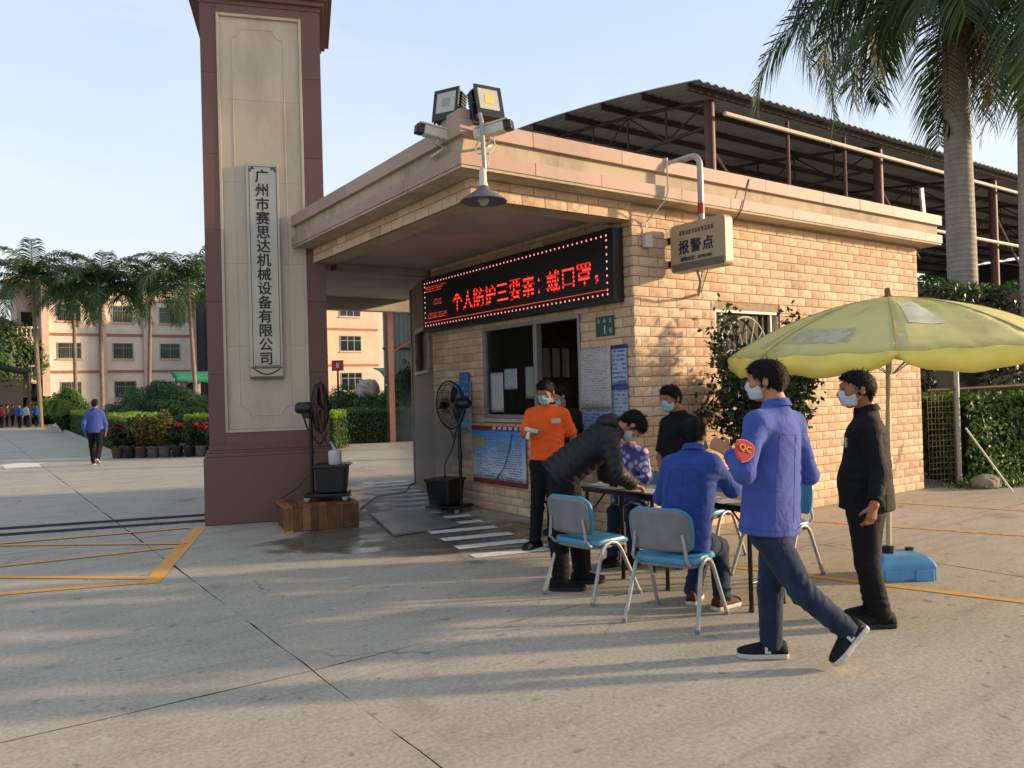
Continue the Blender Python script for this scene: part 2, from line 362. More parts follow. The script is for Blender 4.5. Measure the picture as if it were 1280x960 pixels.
# ================================================================== gatehouse
BX, BY, BX1, BYB = 5.75, 6.0, 11.4, 10.34
def stonemat(name, cols, rough=0.85, rand=0.0, bmp=0.5, bscale=45, scale=14, stain=0.0):
    m, t, b = newmat(name); p = pos(t)
    ri = N(t, 'ShaderNodeNewGeometry').outputs['Random Per Island']; oi = N(t, 'ShaderNodeObjectInfo').outputs['Random']
    r = mathn(t, 'FRACT', mathn(t, 'ADD', ri, oi))
    c = ramp(t, r, [(i / (len(cols) - 1), k) for i, k in enumerate(cols)])
    n = noise(t, p, scale, 6, 0.6); c = mixc(t, 0.38, c, ramp(t, n, [(0.3, cols[0]), (0.7, cols[-1])]))
    if stain: c = mixc(t, mathn(t, 'MULTIPLY', maprange(t, noise(t, mapping(t, p, (1, 1, 0.35)), 1.3, 7, 0.7), 0.48, 0.72), stain, True), c, '6b6258')
    t.links.new(c, b.inputs['Base Color']); b.inputs['Roughness'].default_value = rough; b.inputs['Specular IOR Level'].default_value = 0.3
    bump(t, b, noise(t, p, bscale, 6, 0.65), bmp, 0.012); return m
M_BRICK = stonemat('split_face_stone', ('b7977a', 'd0b292', 'd9bf9f', 'c4a284', 'e2cdb2', 'caaa88'), stain=0.32)
M_MORTAR = mat('mortar', '9a8467', 0.95, 0.2, 12, 0.3, 60)
M_PINK = stonemat('pink_granite', ('a08376', 'ad9080', 'a68a7d', 'b69a8a'), 0.6, bmp=0.12, bscale=160, scale=60, stain=0.25)
M_BEIGE = stonemat('beige_render', ('ab9c84', 'bbab92'), 0.9, bmp=0.25, bscale=40, scale=5, stain=0.7)
M_SOFFIT = mat('soffit_plaster', 'a69d94', 0.95, 0.18, 1.2, dirt=0.5, dirtcol='6d635b')
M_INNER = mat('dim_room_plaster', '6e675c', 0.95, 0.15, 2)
M_ALU = mat('aluminium_frame', '8f8d8a', 0.45, 0.12, 6, metal=0.4)
M_GLASS = glass('window_glass', '20231f', 0.04, 0.45)
gh = thing('gatehouse', 'tan split-stone gatehouse with a wide flat canopy roof beside the gate pillar', 'building', (BX, BY, 0))
T = 0.24; I = 0.012
WIN_L = (6.89, 8.93, 1.23, 2.44); WIN_R = (7.01, 8.18, 1.72, 2.45); WIN_B = (7.45, 8.3, 1.75, 2.3)
mb = MB()
def wall_y(mb, x0, x1, a, b, h, hole):       # wall across x0..x1 running along Y
    y0, y1, z0, z1 = hole
    mb.box((x0, a, 0), (x1, y0, h)); mb.box((x0, y1, 0), (x1, b, h)); mb.box((x0, y0, 0), (x1, y1, z0)); mb.box((x0, y0, z1), (x1, y1, h))
def wall_x(mb, y0, y1, a, b, h, hole):
    x0, x1, z0, z1 = hole
    mb.box((a, y0, 0), (x0, y1, h)); mb.box((x1, y0, 0), (b, y1, h)); mb.box((x0, y0, 0), (x1, y1, z0)); mb.box((x0, y0, z1), (x1, y1, h))
HW = 3.515
wall_y(mb, BX + I, BX + T, BY + T, BYB - T, HW, WIN_L)
wall_x(mb, BY + I, BY + T, BX + I, BX1, HW, WIN_R)
wall_x(mb, BYB - T, BYB - .01, BX + I, BX1, HW, WIN_B)
mb.box((BX1 - T, BY + T, 0), (BX1 - .002, BYB - T, HW))
wall = build(mb, 'wall', M_MORTAR, gh)
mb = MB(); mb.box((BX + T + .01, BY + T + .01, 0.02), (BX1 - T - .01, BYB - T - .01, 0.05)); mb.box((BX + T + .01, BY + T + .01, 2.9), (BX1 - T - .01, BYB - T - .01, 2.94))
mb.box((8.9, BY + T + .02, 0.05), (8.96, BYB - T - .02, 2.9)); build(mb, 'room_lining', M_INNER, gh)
# canopy beams (core; faced with stone)
CX, CY = 3.78, 6.0; ZB, ZS = 3.33, 3.52
mb = MB(); mb.box((CX + I, CY + I, ZB), (BX + I, CY + .3, ZS)); mb.box((CX + I, CY + .3, ZB), (CX + .3, 10.03, ZS))
build(mb, 'canopy_beam', M_BEIGE, gh)
# --- individual split-face stones
def brickmesh(seed, L, H, D=0.05):
    r = random.Random(seed); nx, nz = 4, 3; mb = MB(); vs = []; fs = []
    for k in range(nz + 1):
        for i in range(nx + 1):
            u, w = i / nx, k / nz; e = (i in (0, nx)) or (k in (0, nz))
            vs.append((u * L, (0.0 if e else -0.004 - r.uniform(0, 0.009)), w * H))
    for k in range(nz):
        for i in range(nx): a = k * (nx + 1) + i; fs.append((a, a + 1, a + nx + 2, a + nx + 1))
    ring = [i for i in range(nx + 1)] + [(k + 1) * (nx + 1) + nx for k in range(nz)] + [nz * (nx + 1) + nx - 1 - i for i in range(nx)] + [(nz - 1 - k) * (nx + 1) for k in range(nz - 1)]
    b0 = len(vs)
    for q in ring: x, y, z = vs[q]; vs.append((x, D - 0.02, z))
    for q in range(len(ring)): a, b = ring[q], ring[(q + 1) % len(ring)]; fs.append((b, a, b0 + q, b0 + (q + 1) % len(ring)))
    mb.add(vs, fs); return mb
PITCH_Z, PITCH_X, GAP = 0.1055, 0.272, 0.009
bricks = []     # (matrix, length, height, score)
def course(z0, s0, s1, off, face, holes, zmax=HW):
    """one row of stones between s0..s1 on a face; holes are (s0, s1, z0, z1)"""
    h = min(PITCH_Z, zmax - z0) - GAP
    if h < 0.03: return
    spans = [(s0, s1)]
    for a, b, c, d in holes:
        if z0 + h > c + .01 and z0 < d - .01:
            ns = []
            for p, q in spans:
                if b <= p or a >= q: ns.append((p, q)); continue
                if a > p: ns.append((p, a))
                if b < q: ns.append((b, q))
            spans = ns
    for p, q in spans:
        s = math.floor((p - off) / PITCH_X) * PITCH_X + off
        while s < q:
            a, b = max(s, p), min(s + PITCH_X, q) - GAP
            if b - a > 0.035: bricks.append((face, a, b, z0, h))
            s += PITCH_X
rows = int(HW / PITCH_Z) + 1
for k in range(rows):
    z = 0.012 + k * PITCH_Z; off = 0.135 * (k % 2)
    course(z, BX, BX1, off, 'R', [WIN_R]); course(z, BY + 0.002, BYB - .02, off + .07, 'L', [WIN_L])
for k, z in enumerate((ZB, ZB + PITCH_Z)):
    course(z, CX, BX - .004, .135 * k, 'CR', [], ZS); course(z, CY + .002, 10.0, .135 * k, 'CL', [], ZS)
def bmat(face, a, z):
    if face == 'R': return Matrix.Translation((a, BY + .001, z))
    if face == 'CR': return Matrix.Translation((a, CY + .001, z))
    X = BX if face == 'L' else CX
    return frame((X + .001, a, z), (0, -1, 0), (1, 0, 0))      # local x runs towards -Y, local y into the wall
SPREAD = {}
scored = []
for bi, (face, a, b, z, h) in enumerate(bricks):
    c = Vector(((a + b) / 2, BY, z)) if face in 'RCR' else Vector((BX if face == 'L' else CX, (a + b) / 2, z))
    d = depth(c); vis = abs((c - Vector(CAM)).normalized().dot(Vector((0, 1, 0)) if face in ('R', 'CR') else Vector((1, 0, 0))))
    hid = 0.3 if (face == 'R' and z < 1.0 and c.x < 8) or (face == 'L' and 2.45 < z < 3.3) else 1.0
    scored.append(((b - a) * h * vis / d ** 2 * hid, bi))
scored.sort(reverse=True); single = {bi for _, bi in scored[:300]}
cache = {}; rest = MB()
for bi, (face, a, b, z, h) in enumerate(bricks):
    L = b - a; M = bmat(face, a if face in ('R', 'CR') else b, z)
    if bi in single:
        key = (round(L, 3), round(h, 3), bi % 9)
        if key not in cache: cache[key] = brickmesh(bi, L, h).mesh('stone_block', M_BRICK)
        o = link('stone_block', cache[key], gh); o.matrix_local = Matrix.Translation(-org(gh)) @ M
    else:
        t = brickmesh(bi, L, h); rest.add([M @ Vector(p) for p in t.v], t.f)
build(rest, 'stone_blocks', M_BRICK, gh, kind='stuff')
# --- roof: deck, soffit, bands of granite slabs with a recessed strip between
RX, RY, RX1, RYE = 3.53, 5.75, 11.65, 10.04
mb = MB(); mb.box((RX + .3, RY + .3, 3.52), (RX1 - .05, 10.9, 3.9)); mb.box((RX + .3, 10.9, 3.52), (7.3, 14.1, 3.9)); build(mb, 'roof_deck', M_BEIGE, gh)
mb = MB(); mb.box((CX + .3, CY + .3, 3.43), (BX + .02, 10.9, 3.515)); mb.box((CX + .3, 10.9, 3.43), (7.2, 13.85, 3.515)); build(mb, 'soffit', M_SOFFIT, gh)
mb = MB(); mb.box((4.3, 10.4, 3.36), (BX - .02, 10.6, 3.43)); build(mb, 'cross_beam', M_SOFFIT, gh)
mb = MB(); mb.box((4.3, 13.86, 3.2), (7.3, 14.1, 3.515)); build(mb, 'cross_beam', M_SOFFIT, gh)
mb = MB(); mb.box((RX + .05, RY + .05, 3.655), (RX1 - .05, RY + .3, 3.805)); mb.box((RX + .05, RY + .3, 3.655), (RX + .3, RYE - .02, 3.805)); mb.box((RX1 - .3, RY + .3, 3.655), (RX1 - .05, 10.9, 3.805)); build(mb, 'recessed_band', M_BEIGE, gh)
mb = MB(); mb.box((RX + .012, RY + .012, 3.517), (RX1 - .012, CY + .03, 3.54)); mb.box((RX + .012, CY + .03, 3.517), (CX + .03, RYE - .02, 3.54)); build(mb, 'eaves_soffit', M_BEIGE, gh)
rr = random.Random(3)
for zb, zt in ((3.52, 3.66), (3.80, 3.94)):
    x = RX; first = True
    while x < RX1 - .01:
        L = min(rr.choice((0.78, 0.8, 1.1, 1.12)), RX1 - x)
        if RX1 - x - L < .3: L = RX1 - x
        m2 = MB(); m2.box((x + .002, RY + rr.uniform(0, .004), zb + .022 if zb < 3.6 else zb), (x + L - .002, RY + .3, zt)); build(m2, 'granite_slab', M_PINK, gh, bevel=.003); x += L
    y = RY + .302
    while y < RYE - .01:
        L = min(rr.choice((0.78, 0.8, 1.1)), RYE - y)
        if RYE - y - L < .3: L = RYE - y
        m2 = MB(); m2.box((RX + rr.uniform(0, .004), y + .002, zb + .022 if zb < 3.6 else zb), (RX + .3, y + L - .002, zt)); build(m2, 'granite_slab', M_PINK, gh, bevel=.003); y += L
    m2 = MB(); m2.box((RX1 - .3, RY + .302, zb), (RX1, 10.9, zt)); build(m2, 'granite_slab', M_PINK, gh, bevel=.003)
# --- side window (sliding) with two panes, the right half slid open
wf = MB(); y0, y1, z0, z1 = WIN_L
for a, b in (((BX - .01, y0, z1 - .05), (BX + .1, y1, z1)), ((BX - .01, y0, z0), (BX + .1, y1, z0 + .05)), ((BX - .01, y1 - .07, z0 + .05), (BX + .1, y1, z1 - .05)), ((BX - .01, y0, z0 + .05), (BX + .1, y0 + .04, z1 - .05)), ((BX - .004, 7.72, z0 + .05), (BX + .08, 7.79, z1 - .05))): wf.box(a, b)
win = build(wf, 'window', M_ALU, gh, bevel=.003)
mb = MB(); mb.box((BX + .03, 7.79, z0 + .05), (BX + .036, y1 - .07, z1 - .05)); build(mb, 'pane', M_GLASS, win)
mb = MB(); mb.box((BX - .05, y0 - .05, z0 - .045), (BX + .12, y1 + .05, z0 - .002)); build(mb, 'sill', M_BEIGE, win, bevel=.004)
# --- rear window seen through the room
mb = MB(); x0, x1, z0, z1 = WIN_B
for k in range(5): xx = x0 + (x1 - x0 - .05) * k / 4; mb.box((xx, BYB - .16, z0), (xx + .05, BYB - .1, z1))
mb.box((x0, BYB - .158, z0), (x1, BYB - .102, z0 + .04)); mb.box((x0, BYB - .157, z1 - .04), (x1, BYB - .103, z1)); build(mb, 'rear_window', M_ALU, gh)
# --- sunlit window with sunburst grille
M_WHITE = mat('cream_painted_steel', 'b9b3a2', 0.5, 0.1, 20)
x0, x1, z0, z1 = WIN_R
mb = MB()
for a, b in (((x0, 0, z0), (x0 + .035, 1, z1)), ((x1 - .035, 0, z0), (x1, 1, z1)), ((x0 + .035, 0, z1 - .035), (x1 - .035, 1, z1)), ((x0 + .035, 0, z0), (x1 - .035, 1, z0 + .035))):
    mb.box((a[0], BY + .02, a[2]), (b[0], BY + .1, b[2]))
wr = build(mb, 'window', M_WHITE, gh, bevel=.003)
mb = MB(); mb.box((x0 + .035, BY + .12, z0 + .035), (x1 - .035, BY + .126, z1 - .035)); build(mb, 'pane', M_GLASS, wr)
mb = MB(); cx, cz, R = (x0 + x1) / 2, z0 + .12, 0.53
arc = [(cx + R * math.cos(t) * .8, BY + .05, cz + R * math.sin(t) * 1.02) for t in np.linspace(0, math.pi, 22)]; mb.tube(arc, .011, 6)
for t in np.linspace(math.pi / 8, math.pi * 7 / 8, 7): mb.tube([(cx + .1 * math.cos(t), BY + .05, cz + .1 * math.sin(t)), (cx + R * .8 * math.cos(t), BY + .05, cz + R * 1.02 * math.sin(t))], .008, 6)
for xx in (x0 + .14, x1 - .14): mb.box((xx - .012, BY + .03, z0 + .035), (xx + .012, BY + .07, z1 - .035))
build(mb, 'grille', M_WHITE, wr)
mb = MB(); n = 24
for i in range(n):
    xa, xb = x0 + .04 + (x1 - x0 - .08) * i / n, x0 + .04 + (x1 - x0 - .08) * (i + 1) / n
    if 5 < i < 9 or 15 < i < 20: continue
    ya, yb = BY + .2 + .02 * math.sin(i * 1.7), BY + .2 + .02 * math.sin((i + 1) * 1.7); mb.add([(xa, ya, z0), (xb, yb, z0), (xb, yb, z1), (xa, ya, z1)], [(0, 1, 2, 3)])
build(mb, 'curtain', mat('old_curtain', '8a7f6d', 0.95, 0.2), wr, smooth=True)
# --- rear wing turned with the gate line: stone wall with a hatch window
WU, WV = Vector((.342, .94, 0)), Vector((-.94, .342, 0)); WO = Vector((BX + .02, BYB - .004, 0))
mb = MB(); MW = frame(WO, WU, WV)       # local y points out of the wall
mb.box((0, -.24, 0), (.3, 0, HW), M=MW); mb.box((1.75, -.24, 0), (2.3, 0, HW), M=MW); mb.box((.3, -.24, 0), (1.75, 0, 1.95), M=MW); mb.box((.3, -.24, 2.62), (1.75, 0, HW), M=MW)
def panelstone():
    m, t, b = newmat('brown_veined_panel'); p = pos(t)
    n = noise(t, mapping(t, p, (6, 6, 0.7)), 3.0, 7, 0.65)
    t.links.new(ramp(t, n, [(0.3, '4e3a2c'), (0.55, '7c624c'), (0.75, '94826e')]), b.inputs['Base Color']); b.inputs['Roughness'].default_value = .7; return m
M_VEIN = panelstone(); build(mb, 'rear_wall', M_VEIN, gh)
mb = MB(); mb.box((.3, -.1, 1.95), (1.75, -.06, 2.62), M=MW); build(mb, 'hatch_pane', mat('dark_glass', '0c0d0d', 0.2, 0.1), gh)
mb = MB()
for a, b in (((.26, -.02, 2.6), (1.79, .03, 2.66)), ((.26, -.02, 1.9), (1.79, .05, 1.95)), ((.26, -.02, 1.95), (.31, .03, 2.6)), ((1.74, -.02, 1.95), (1.79, .03, 2.6))): mb.box(a, b, M=MW)
build(mb, 'hatch_frame', mat('pale_frame', '9d978c', 0.6, 0.2, 9, dirt=.5), gh)
mb = MB(); mb.box((2.3, -.12, 0), (2.42, .02, HW), M=MW); build(mb, 'end_post', mat('stained_concrete_post', '857d70', 0.9, 0.25, 3, 0.3, dirt=.8), gh)
# ================================================================== gate pillar
TH = math.radians(20); PU = Vector((math.cos(TH), -math.sin(TH), 0)); PV = Vector((math.sin(TH), math.cos(TH), 0)); PO = Vector((2.44, 10.31, 0))
MP = frame(PO, PU, PV)
gp = thing('gate_pillar', 'tall brown granite gate pillar with a cream front panel and a stepped cap', 'pillar', PO)
M_BROWN = stonemat('brown_granite', ('684a43', '70514a', '6c4d45', '775850'), 0.5, bmp=0.06, bscale=200, scale=90, stain=0.12)
M_CREAM = stonemat('cream_granite', ('b8aa94', 'c6b9a4', 'bfb19b'), 0.75, bmp=0.15, bscale=150, scale=110, stain=0.4)
PW, PD = 1.62, 1.5
def pb(name, a, b, m, bevel=.004, parent=gp):
    mb = MB(); mb.box(a, b, M=MP); return build(mb, name, m, parent, bevel=bevel)
pb('plinth', (0, 0, 0), (PW, PD, .85), M_BROWN, .012)
mb = MB()
for k, (z0, z1, o) in enumerate(((.85, .90, .02), (.90, .93, .035), (.93, 1.0, .06))): mb.box((o, o, z0 + .0005 * k), (PW - o, PD - o, z1), M=MP)
build(mb, 'plinth_moulding', M_BROWN, gp, bevel=.006)
S0, S1, SV = .04 + .03, PW - .07, .07
pb('shaft_core', (S0 + .03, SV + .07, .98), (S1 - .03, PD - SV, 6.66), M_BROWN, 0)
zj = [1.0, 1.9, 2.82, 3.74, 4.70, 5.74, 6.63]
for a, b in zip(zj[:-1], zj[1:]):
    a, b = a + .0015, b - .0015
    pb('granite_slab', (S0, SV, a), (.262, SV + .07, b), M_BROWN, .002); pb('granite_slab', (1.312, SV, a), (S1, SV + .07, b), M_BROWN, .002)
    pb('granite_slab', (S0, SV + .073, a), (S0 + .028, PD - SV, b), M_BROWN, .002); pb('granite_slab', (S1 - .028, SV + .073, a), (S1, PD - SV, b), M_BROWN, .002)
pb('granite_slab', (.264, SV, 1.0), (1.31, SV + .07, 1.15), M_BROWN, .002); pb('granite_slab', (.264, SV, 6.52), (1.31, SV + .07, 6.63), M_BROWN, .002)
# cream panel: border, groove line with notched corners, raised field
fr = MB(); y0 = SV + .02
for a, b in (((.264, SV - .012, 1.152), (.30, y0 + .05, 6.518)), ((1.274, SV - .012, 1.152), (1.31, y0 + .05, 6.518)), ((.302, SV - .012, 1.152), (1.272, y0 + .05, 1.19)), ((.302, SV - .012, 6.48), (1.272, y0 + .05, 6.518))): fr.box(a, b, M=MP)
build(fr, 'panel_border', M_CREAM, gp, bevel=.006)
for k, (a, b) in enumerate(zip((1.192, 2.25, 3.31, 4.36, 5.42), (2.25, 3.31, 4.36, 5.42, 6.478))):
    pb('panel_slab', (.302, y0, a + .0008), (1.272, y0 + .045, b - .0008), M_CREAM, .0012)
a0, a1, b0, b1, nt_ = .45, 1.08, 1.36, 6.34, .12
path = []
def arc_(cx, cz, t0, t1): return [(cx + nt_ * math.cos(t), cz + nt_ * math.sin(t)) for t in np.linspace(t0, t1, 7)]
path += arc_(a0, b0, math.pi / 2, 0) + arc_(a1, b0, math.pi, math.pi / 2) + arc_(a1, b1, -math.pi / 2, -math.pi) + arc_(a0, b1, 0, -math.pi / 2)
mb = MB(); mb.tube([MP @ Vector((x, y0 + .001, z)) for x, z in path], .008, 6, closed=True); build(mb, 'panel_bead', M_CREAM, gp, smooth=True)
mb = MB()
for k, (z0, z1, o) in enumerate(((6.63, 6.69, -.012), (6.69, 6.75, -.06), (6.75, 6.82, -.11), (6.82, 7.1, -.17), (7.1, 7.2, -.06))): mb.box((S0 + o, SV + o, z0), (S1 - o, PD - SV - o, z1), M=MP)
build(mb, 'cap', M_BROWN, gp, bevel=.004)
# ---- company name board
M_STEEL = mat('brushed_steel_board', 'a9a49a', 0.38, 0.1, 3, metal=0.35, coat=.1)
M_DARK = mat('dark_engraving', '1d1814', 0.6, 0.1)
sg = thing('company_sign', 'tall pale metal name board with a column of black Chinese characters', 'sign', MP @ Vector((.79, SV - .03, 1.83)))
sx0, sx1, sz0, sz1 = .585, .99, 1.83, 4.585; yb = SV - .012
mb = MB(); mb.box((sx0, yb - .035, sz0), (sx1, yb + .028, sz1), M=MP); build(mb, 'board', M_STEEL, sg, bevel=.01)
yf = yb - .035
mb = MB()
def bar(x0_, x1_, z0_, z1_): mb.box((x0_, yf - .003, z0_), (x1_, yf + .001, z1_), M=MP)
ix0, ix1, iz0, iz1 = sx0 + .035, sx1 - .03, sz0 + .165, sz1 - .04
bar(ix0, ix0 + .007, iz0, iz1); bar(ix1 - .007, ix1, iz0, iz1); bar(ix0, ix1, iz1, iz1 + .007); bar(ix0, ix1, iz0 - .007, iz0)
for sx_, cx_ in ((1, ix0), (-1, ix1)):        # corner scrolls
    for r_ in (.05, .032):
        mb.tube([MP @ Vector((cx_ + sx_ * (.045 - r_ * math.cos(t) * .7), yf - .001, iz1 - .045 + r_ * math.sin(t) * .7)) for t in np.linspace(-.6, 2.6, 10)], .005, 5)
build(mb, 'border_line', M_DARK, sg)
mb = MB(); mb.box((sx0 - .004, yf - .018, sz0 - .004), (sx1 + .004, yf, sz0 + .03), M=MP); mb.box((sx0 + .01, yf - .01, sz0 + .13), (sx1 - .01, yf, sz0 + .152), M=MP); build(mb, 'lower_rail', mat('tarnished_rail', '5d574d', .4, .3, metal=.6), sg, bevel=.004)
mb = MB(); mb.tube([MP @ Vector((ix0 + .01 + (ix1 - ix0 - .02) * k / 14, yf - .002, sz0 + .125 - .07 * math.sin(math.pi * k / 14))) for k in range(15)], .008, 5); build(mb, 'scroll', M_DARK, sg)
chars = '广州市赛思达机械设备有限公司'
for k, ch in enumerate(chars):
    z = 4.415 - k * (4.415 - 2.075) / (len(chars) - 1)
    text('character', ch, .178, MP @ frame((.782, yf - .002, z), (1, 0, 0), (0, 0, 1)), M_DARK, sg, bold=.004, sx=.98)
# ================================================================== signs and fixtures on the gatehouse
M_BLACK = mat('black_plastic', '141414', 0.45, 0.15, 20); M_BLKM = mat('black_metal', '1a1a1b', 0.4, 0.15, 20, metal=.3)
M_GALV = mat('galvanised_pipe', '9a9890', 0.45, 0.15, 25, metal=0.5); M_PVC = mat('white_pvc', 'c4bcae', 0.5, 0.08, 20)
M_PAPER = mat('white_paper', 'b3b0ac', 0.85, 0.05, 4)
# ---- LED display
led = thing('led_display', 'long black LED display with red scrolling Chinese text above the gatehouse window', 'sign', (5.62, 8.2, 2.49))
LY0, LY1, LZ0, LZ1, LX = 6.13, 10.32, 2.49, 3.27, 5.60
mb = MB(); mb.box((LX, LY0, LZ0), (BX - .012, LY1, LZ1)); build(mb, 'housing', mat('led_housing', '151011', 0.5, 0.1, 9), led, bevel=.006)
mb = MB(); mb.box((LX - .004, LY0 + .03, LZ0 + .03), (LX - .001, LY1 - .03, LZ1 - .03)); build(mb, 'screen', mat('led_screen', '080304', 0.6, 0.1, 200), led)
M_LED = emit('red_led', 'ff2a1c', 3.6); M_LEDP = emit('pinkish_led', 'ff8d84', 1.1); M_LEDD = emit('dim_red_led', 'c4382c', 0.9)
def dots(name, pts, r, m):
    mb = MB(); x = LX - .006
    for y, z in pts: mb.add([(x, y + r, z - r), (x, y - r, z - r), (x, y - r, z + r), (x, y + r, z + r)], [(0, 1, 2, 3)])
    o = build(mb, name, m, led); o['kind'] = 'stuff'; return o
def raster(body, rows, pitch, y_left, z_mid, size=None, bold=0.004, thr=1):
    me = textmesh(body, 1.0, 0.0, bold, 'LEFT')
    xs = [v.co.x for v in me.vertices]; zs = [v.co.y for v in me.vertices]
    bv = BVHTree.FromPolygons([v.co[:] for v in me.vertices], [p.vertices[:] for p in me.polygons])
    x0, x1, y0, y1 = min(xs), max(xs), min(zs), max(zs); st = 0.93 / rows; out = []
    for i in range(int((x1 - x0) / st) + 1):
        for j in range(rows + 1):
            if bv.ray_cast((x0 + (i + .5) * st, y0 + (j + .5) * st, 1), (0, 0, -1))[0] is not None: out.append((y_left - i * pitch, z_mid + (j - rows / 2) * pitch))
    bpy.data.meshes.remove(me); return out
big = raster('个人防护三要素：', 11, .0235, 9.43, 2.845) + raster('戴口罩，', 11, .0235, 7.28, 2.845)
big = [p for p in big if p[0] > LY0 + .12]; rowof = lambda z: int(round((z - 2.6) / .0235))
dots('message', [p for p in big if rowof(p[1]) % 2 == 0], .0088, M_LED); dots('message_dim_rows', [p for p in big if rowof(p[1]) % 2], .0072, emit('half_lit_led', 'ff2a1c', .8))
sm = []
for z, ya, yb in ((3.13, 10.2, 9.62), (3.10, 10.18, 9.66), (3.07, 10.2, 9.7), (2.93, 9.98, 9.75), (2.90, 10.0, 9.74), (2.87, 9.98, 9.72), (2.74, 10.12, 9.58), (2.71, 10.14, 9.6), (2.68, 10.14, 9.62)):
    y = ya
    while y > yb:
        if random.random() < .72: sm.append((y, z + random.uniform(-.004, .004)))
        y -= .0165
dots('small_message', sm, .006, M_LEDD)
bd = [(y, LZ1 - .075) for y in np.arange(LY0 + .1, LY1 - .08, .08)] + [(y, LZ0 + .085) for y in np.arange(LY0 + .1, LY1 - .08, .08)] + [(LY0 + .1, z) for z in np.arange(LZ0 + .13, LZ1 - .1, .075)] + [(LY1 - .09, z) for z in np.arange(LZ0 + .13, LZ1 - .1, .075)]
dots('border_lights', bd, .010, M_LEDP)
mb = MB(); mb.box((LX - .007, LY0 + .1, LZ0 + .128), (LX - .005, LY1 - .08, LZ0 + .136)); build(mb, 'underline', M_LEDD, led)
# ---- printed sheets
def printmat(name, bgc, ink, rows=30.0, dens=0.45, head=None, tint2=None):
    """flat print: lines of small writing on a sheet; object coords x right, y up in 0..1"""
    m, t, b = newmat(name); o = objc(t); sx = N(t, 'ShaderNodeSeparateXYZ'); t.links.new(o, sx.inputs[0])
    x, y = sx.outputs[0], sx.outputs[1]
    rowf = mathn(t, 'FRACT', mathn(t, 'MULTIPLY', y, rows)); ln = mathn(t, 'MULTIPLY', mathn(t, 'GREATER_THAN', rowf, 0.35), mathn(t, 'LESS_THAN', rowf, 0.85))
    nz = noise(t, mapping(t, o, (rows * 1.6, rows, 1)), 1.0, 2)
    blk = noise(t, mapping(t, o, (2.2, rows * .35, 1)), 1.0, 1)
    msk = mathn(t, 'MULTIPLY', mathn(t, 'MULTIPLY', ln, mathn(t, 'GREATER_THAN', nz, 1 - dens - .05)), mathn(t, 'GREATER_THAN', blk, 0.42))
    msk = mathn(t, 'MULTIPLY', msk, mathn(t, 'MULTIPLY', mathn(t, 'GREATER_THAN', x, .07), mathn(t, 'LESS_THAN', x, .93)))
    bgout = bgc
    if tint2: bgout = mixc(t, maprange(t, y, 0.25, 0.9), bgc, tint2)
    c = mixc(t, mathn(t, 'MULTIPLY', msk, 0.8), bgout, ink)
    if head: c = mixc(t, mathn(t, 'GREATER_THAN', y, 1 - head[0]), c, head[1])
    t.links.new(c, b.inputs['Base Color']); b.inputs['Roughness'].default_value = .7
    bump(t, b, noise(t, o, 3.0, 3), 0.2, 0.02); return m
def sheet(name, label, cat, o, w, h, m, thick=.004, x=(0, -1, 0), curl=.004, nx=8, nz=8, group=None):
    """a paper sheet on the shaded side wall; o is its lower left corner as seen"""
    X = Vector(x); Zv = Vector((0, 0, 1)); nrm = Vector((-1, 0, 0)); mb = MB(); vs = []; fs = []
    for j in range(nz + 1):
        for i in range(nx + 1):
            u, v = i / nx, j / nz; vs.append((u, v, (curl * (math.sin(u * 7 + v * 3) + math.sin(v * 9 + u * 2)) * .5 + curl)))
    for j in range(nz):
        for i in range(nx): a = j * (nx + 1) + i; fs.append((a, a + 1, a + nx + 2, a + nx + 1))
    mb.add(vs, fs); me = mb.mesh(name, m, None, True); ob = link(name, me)
    ob.matrix_world = frame(o, X, Zv) @ Matrix.Diagonal((w, h, 1, 1))
    s = ob.modifiers.new('thickness', 'SOLIDIFY'); s.thickness = .0015
    return tag(ob, label, cat, group)
XF = BX - .022
M_NOTE = printmat('notice_print', 'aba8a6', '4d4b50', 34, .4); M_NOTE2 = printmat('grey_form_print', '9aa0a8', '4e5560', 12, .5)
sheet('notice', 'large white printed notice on the stone wall beside the open window', 'notice', (XF, 6.90, 1.36), .54, .68, printmat('big_notice', 'b0adaa', '5b595c', 26, .42))
sheet('poster', 'narrow blue and white poster strip at the gatehouse corner', 'poster', (XF, 6.345, 1.62), .24, .42, printmat('blue_strip', '97a7c4', '39466f', 9, .55, (.1, '2c3766')))
sheet('poster', 'small blue-headed poster under the blue strip at the gatehouse corner', 'poster', (XF, 6.345, 1.26), .24, .355, printmat('blue_strip_low', '8ea4b4', '3f5a7f', 8, .5, (.16, '34458a')))
sheet('poster', 'pale blue poster below the large white notice', 'poster', (XF, 6.86, 1.06), .48, .29, printmat('pale_blue_print', '8397b0', '35507f', 8, .5))
sheet('notice', 'tall white sheet taped inside the closed window pane', 'notice', (BX + .022, 8.80, 1.31), .3, .52, M_NOTE, curl=.002)
sheet('notice', 'square white sheet of pictures taped to the window pane', 'notice', (BX + .021, 8.47, 1.6), .29, .27, M_NOTE2, curl=.002)
sheet('notice', 'grey sheet hung on the window mullion behind the orange shirt', 'notice', (BX + .021, 8.0, 1.48), .18, .4, mat('grey_card', '7d7f7a', .8, .05), curl=.002)
sheet('poster', 'white and blue health poster on the wall behind the misting fan', 'poster', (XF, 9.72, 1.02), .5, .72, printmat('fan_poster', 'a5abb2', '2d64a8', 7, .5, (.02, '9aa')if False else None, '5d86b4'))
sheet('poster', 'blue round-logo poster beside the misting fan', 'poster', (XF - .01, 9.5, 1.5), .24, .36, printmat('blue_logo_poster', '2f5f9a', 'a5b8c8', 4, .4))
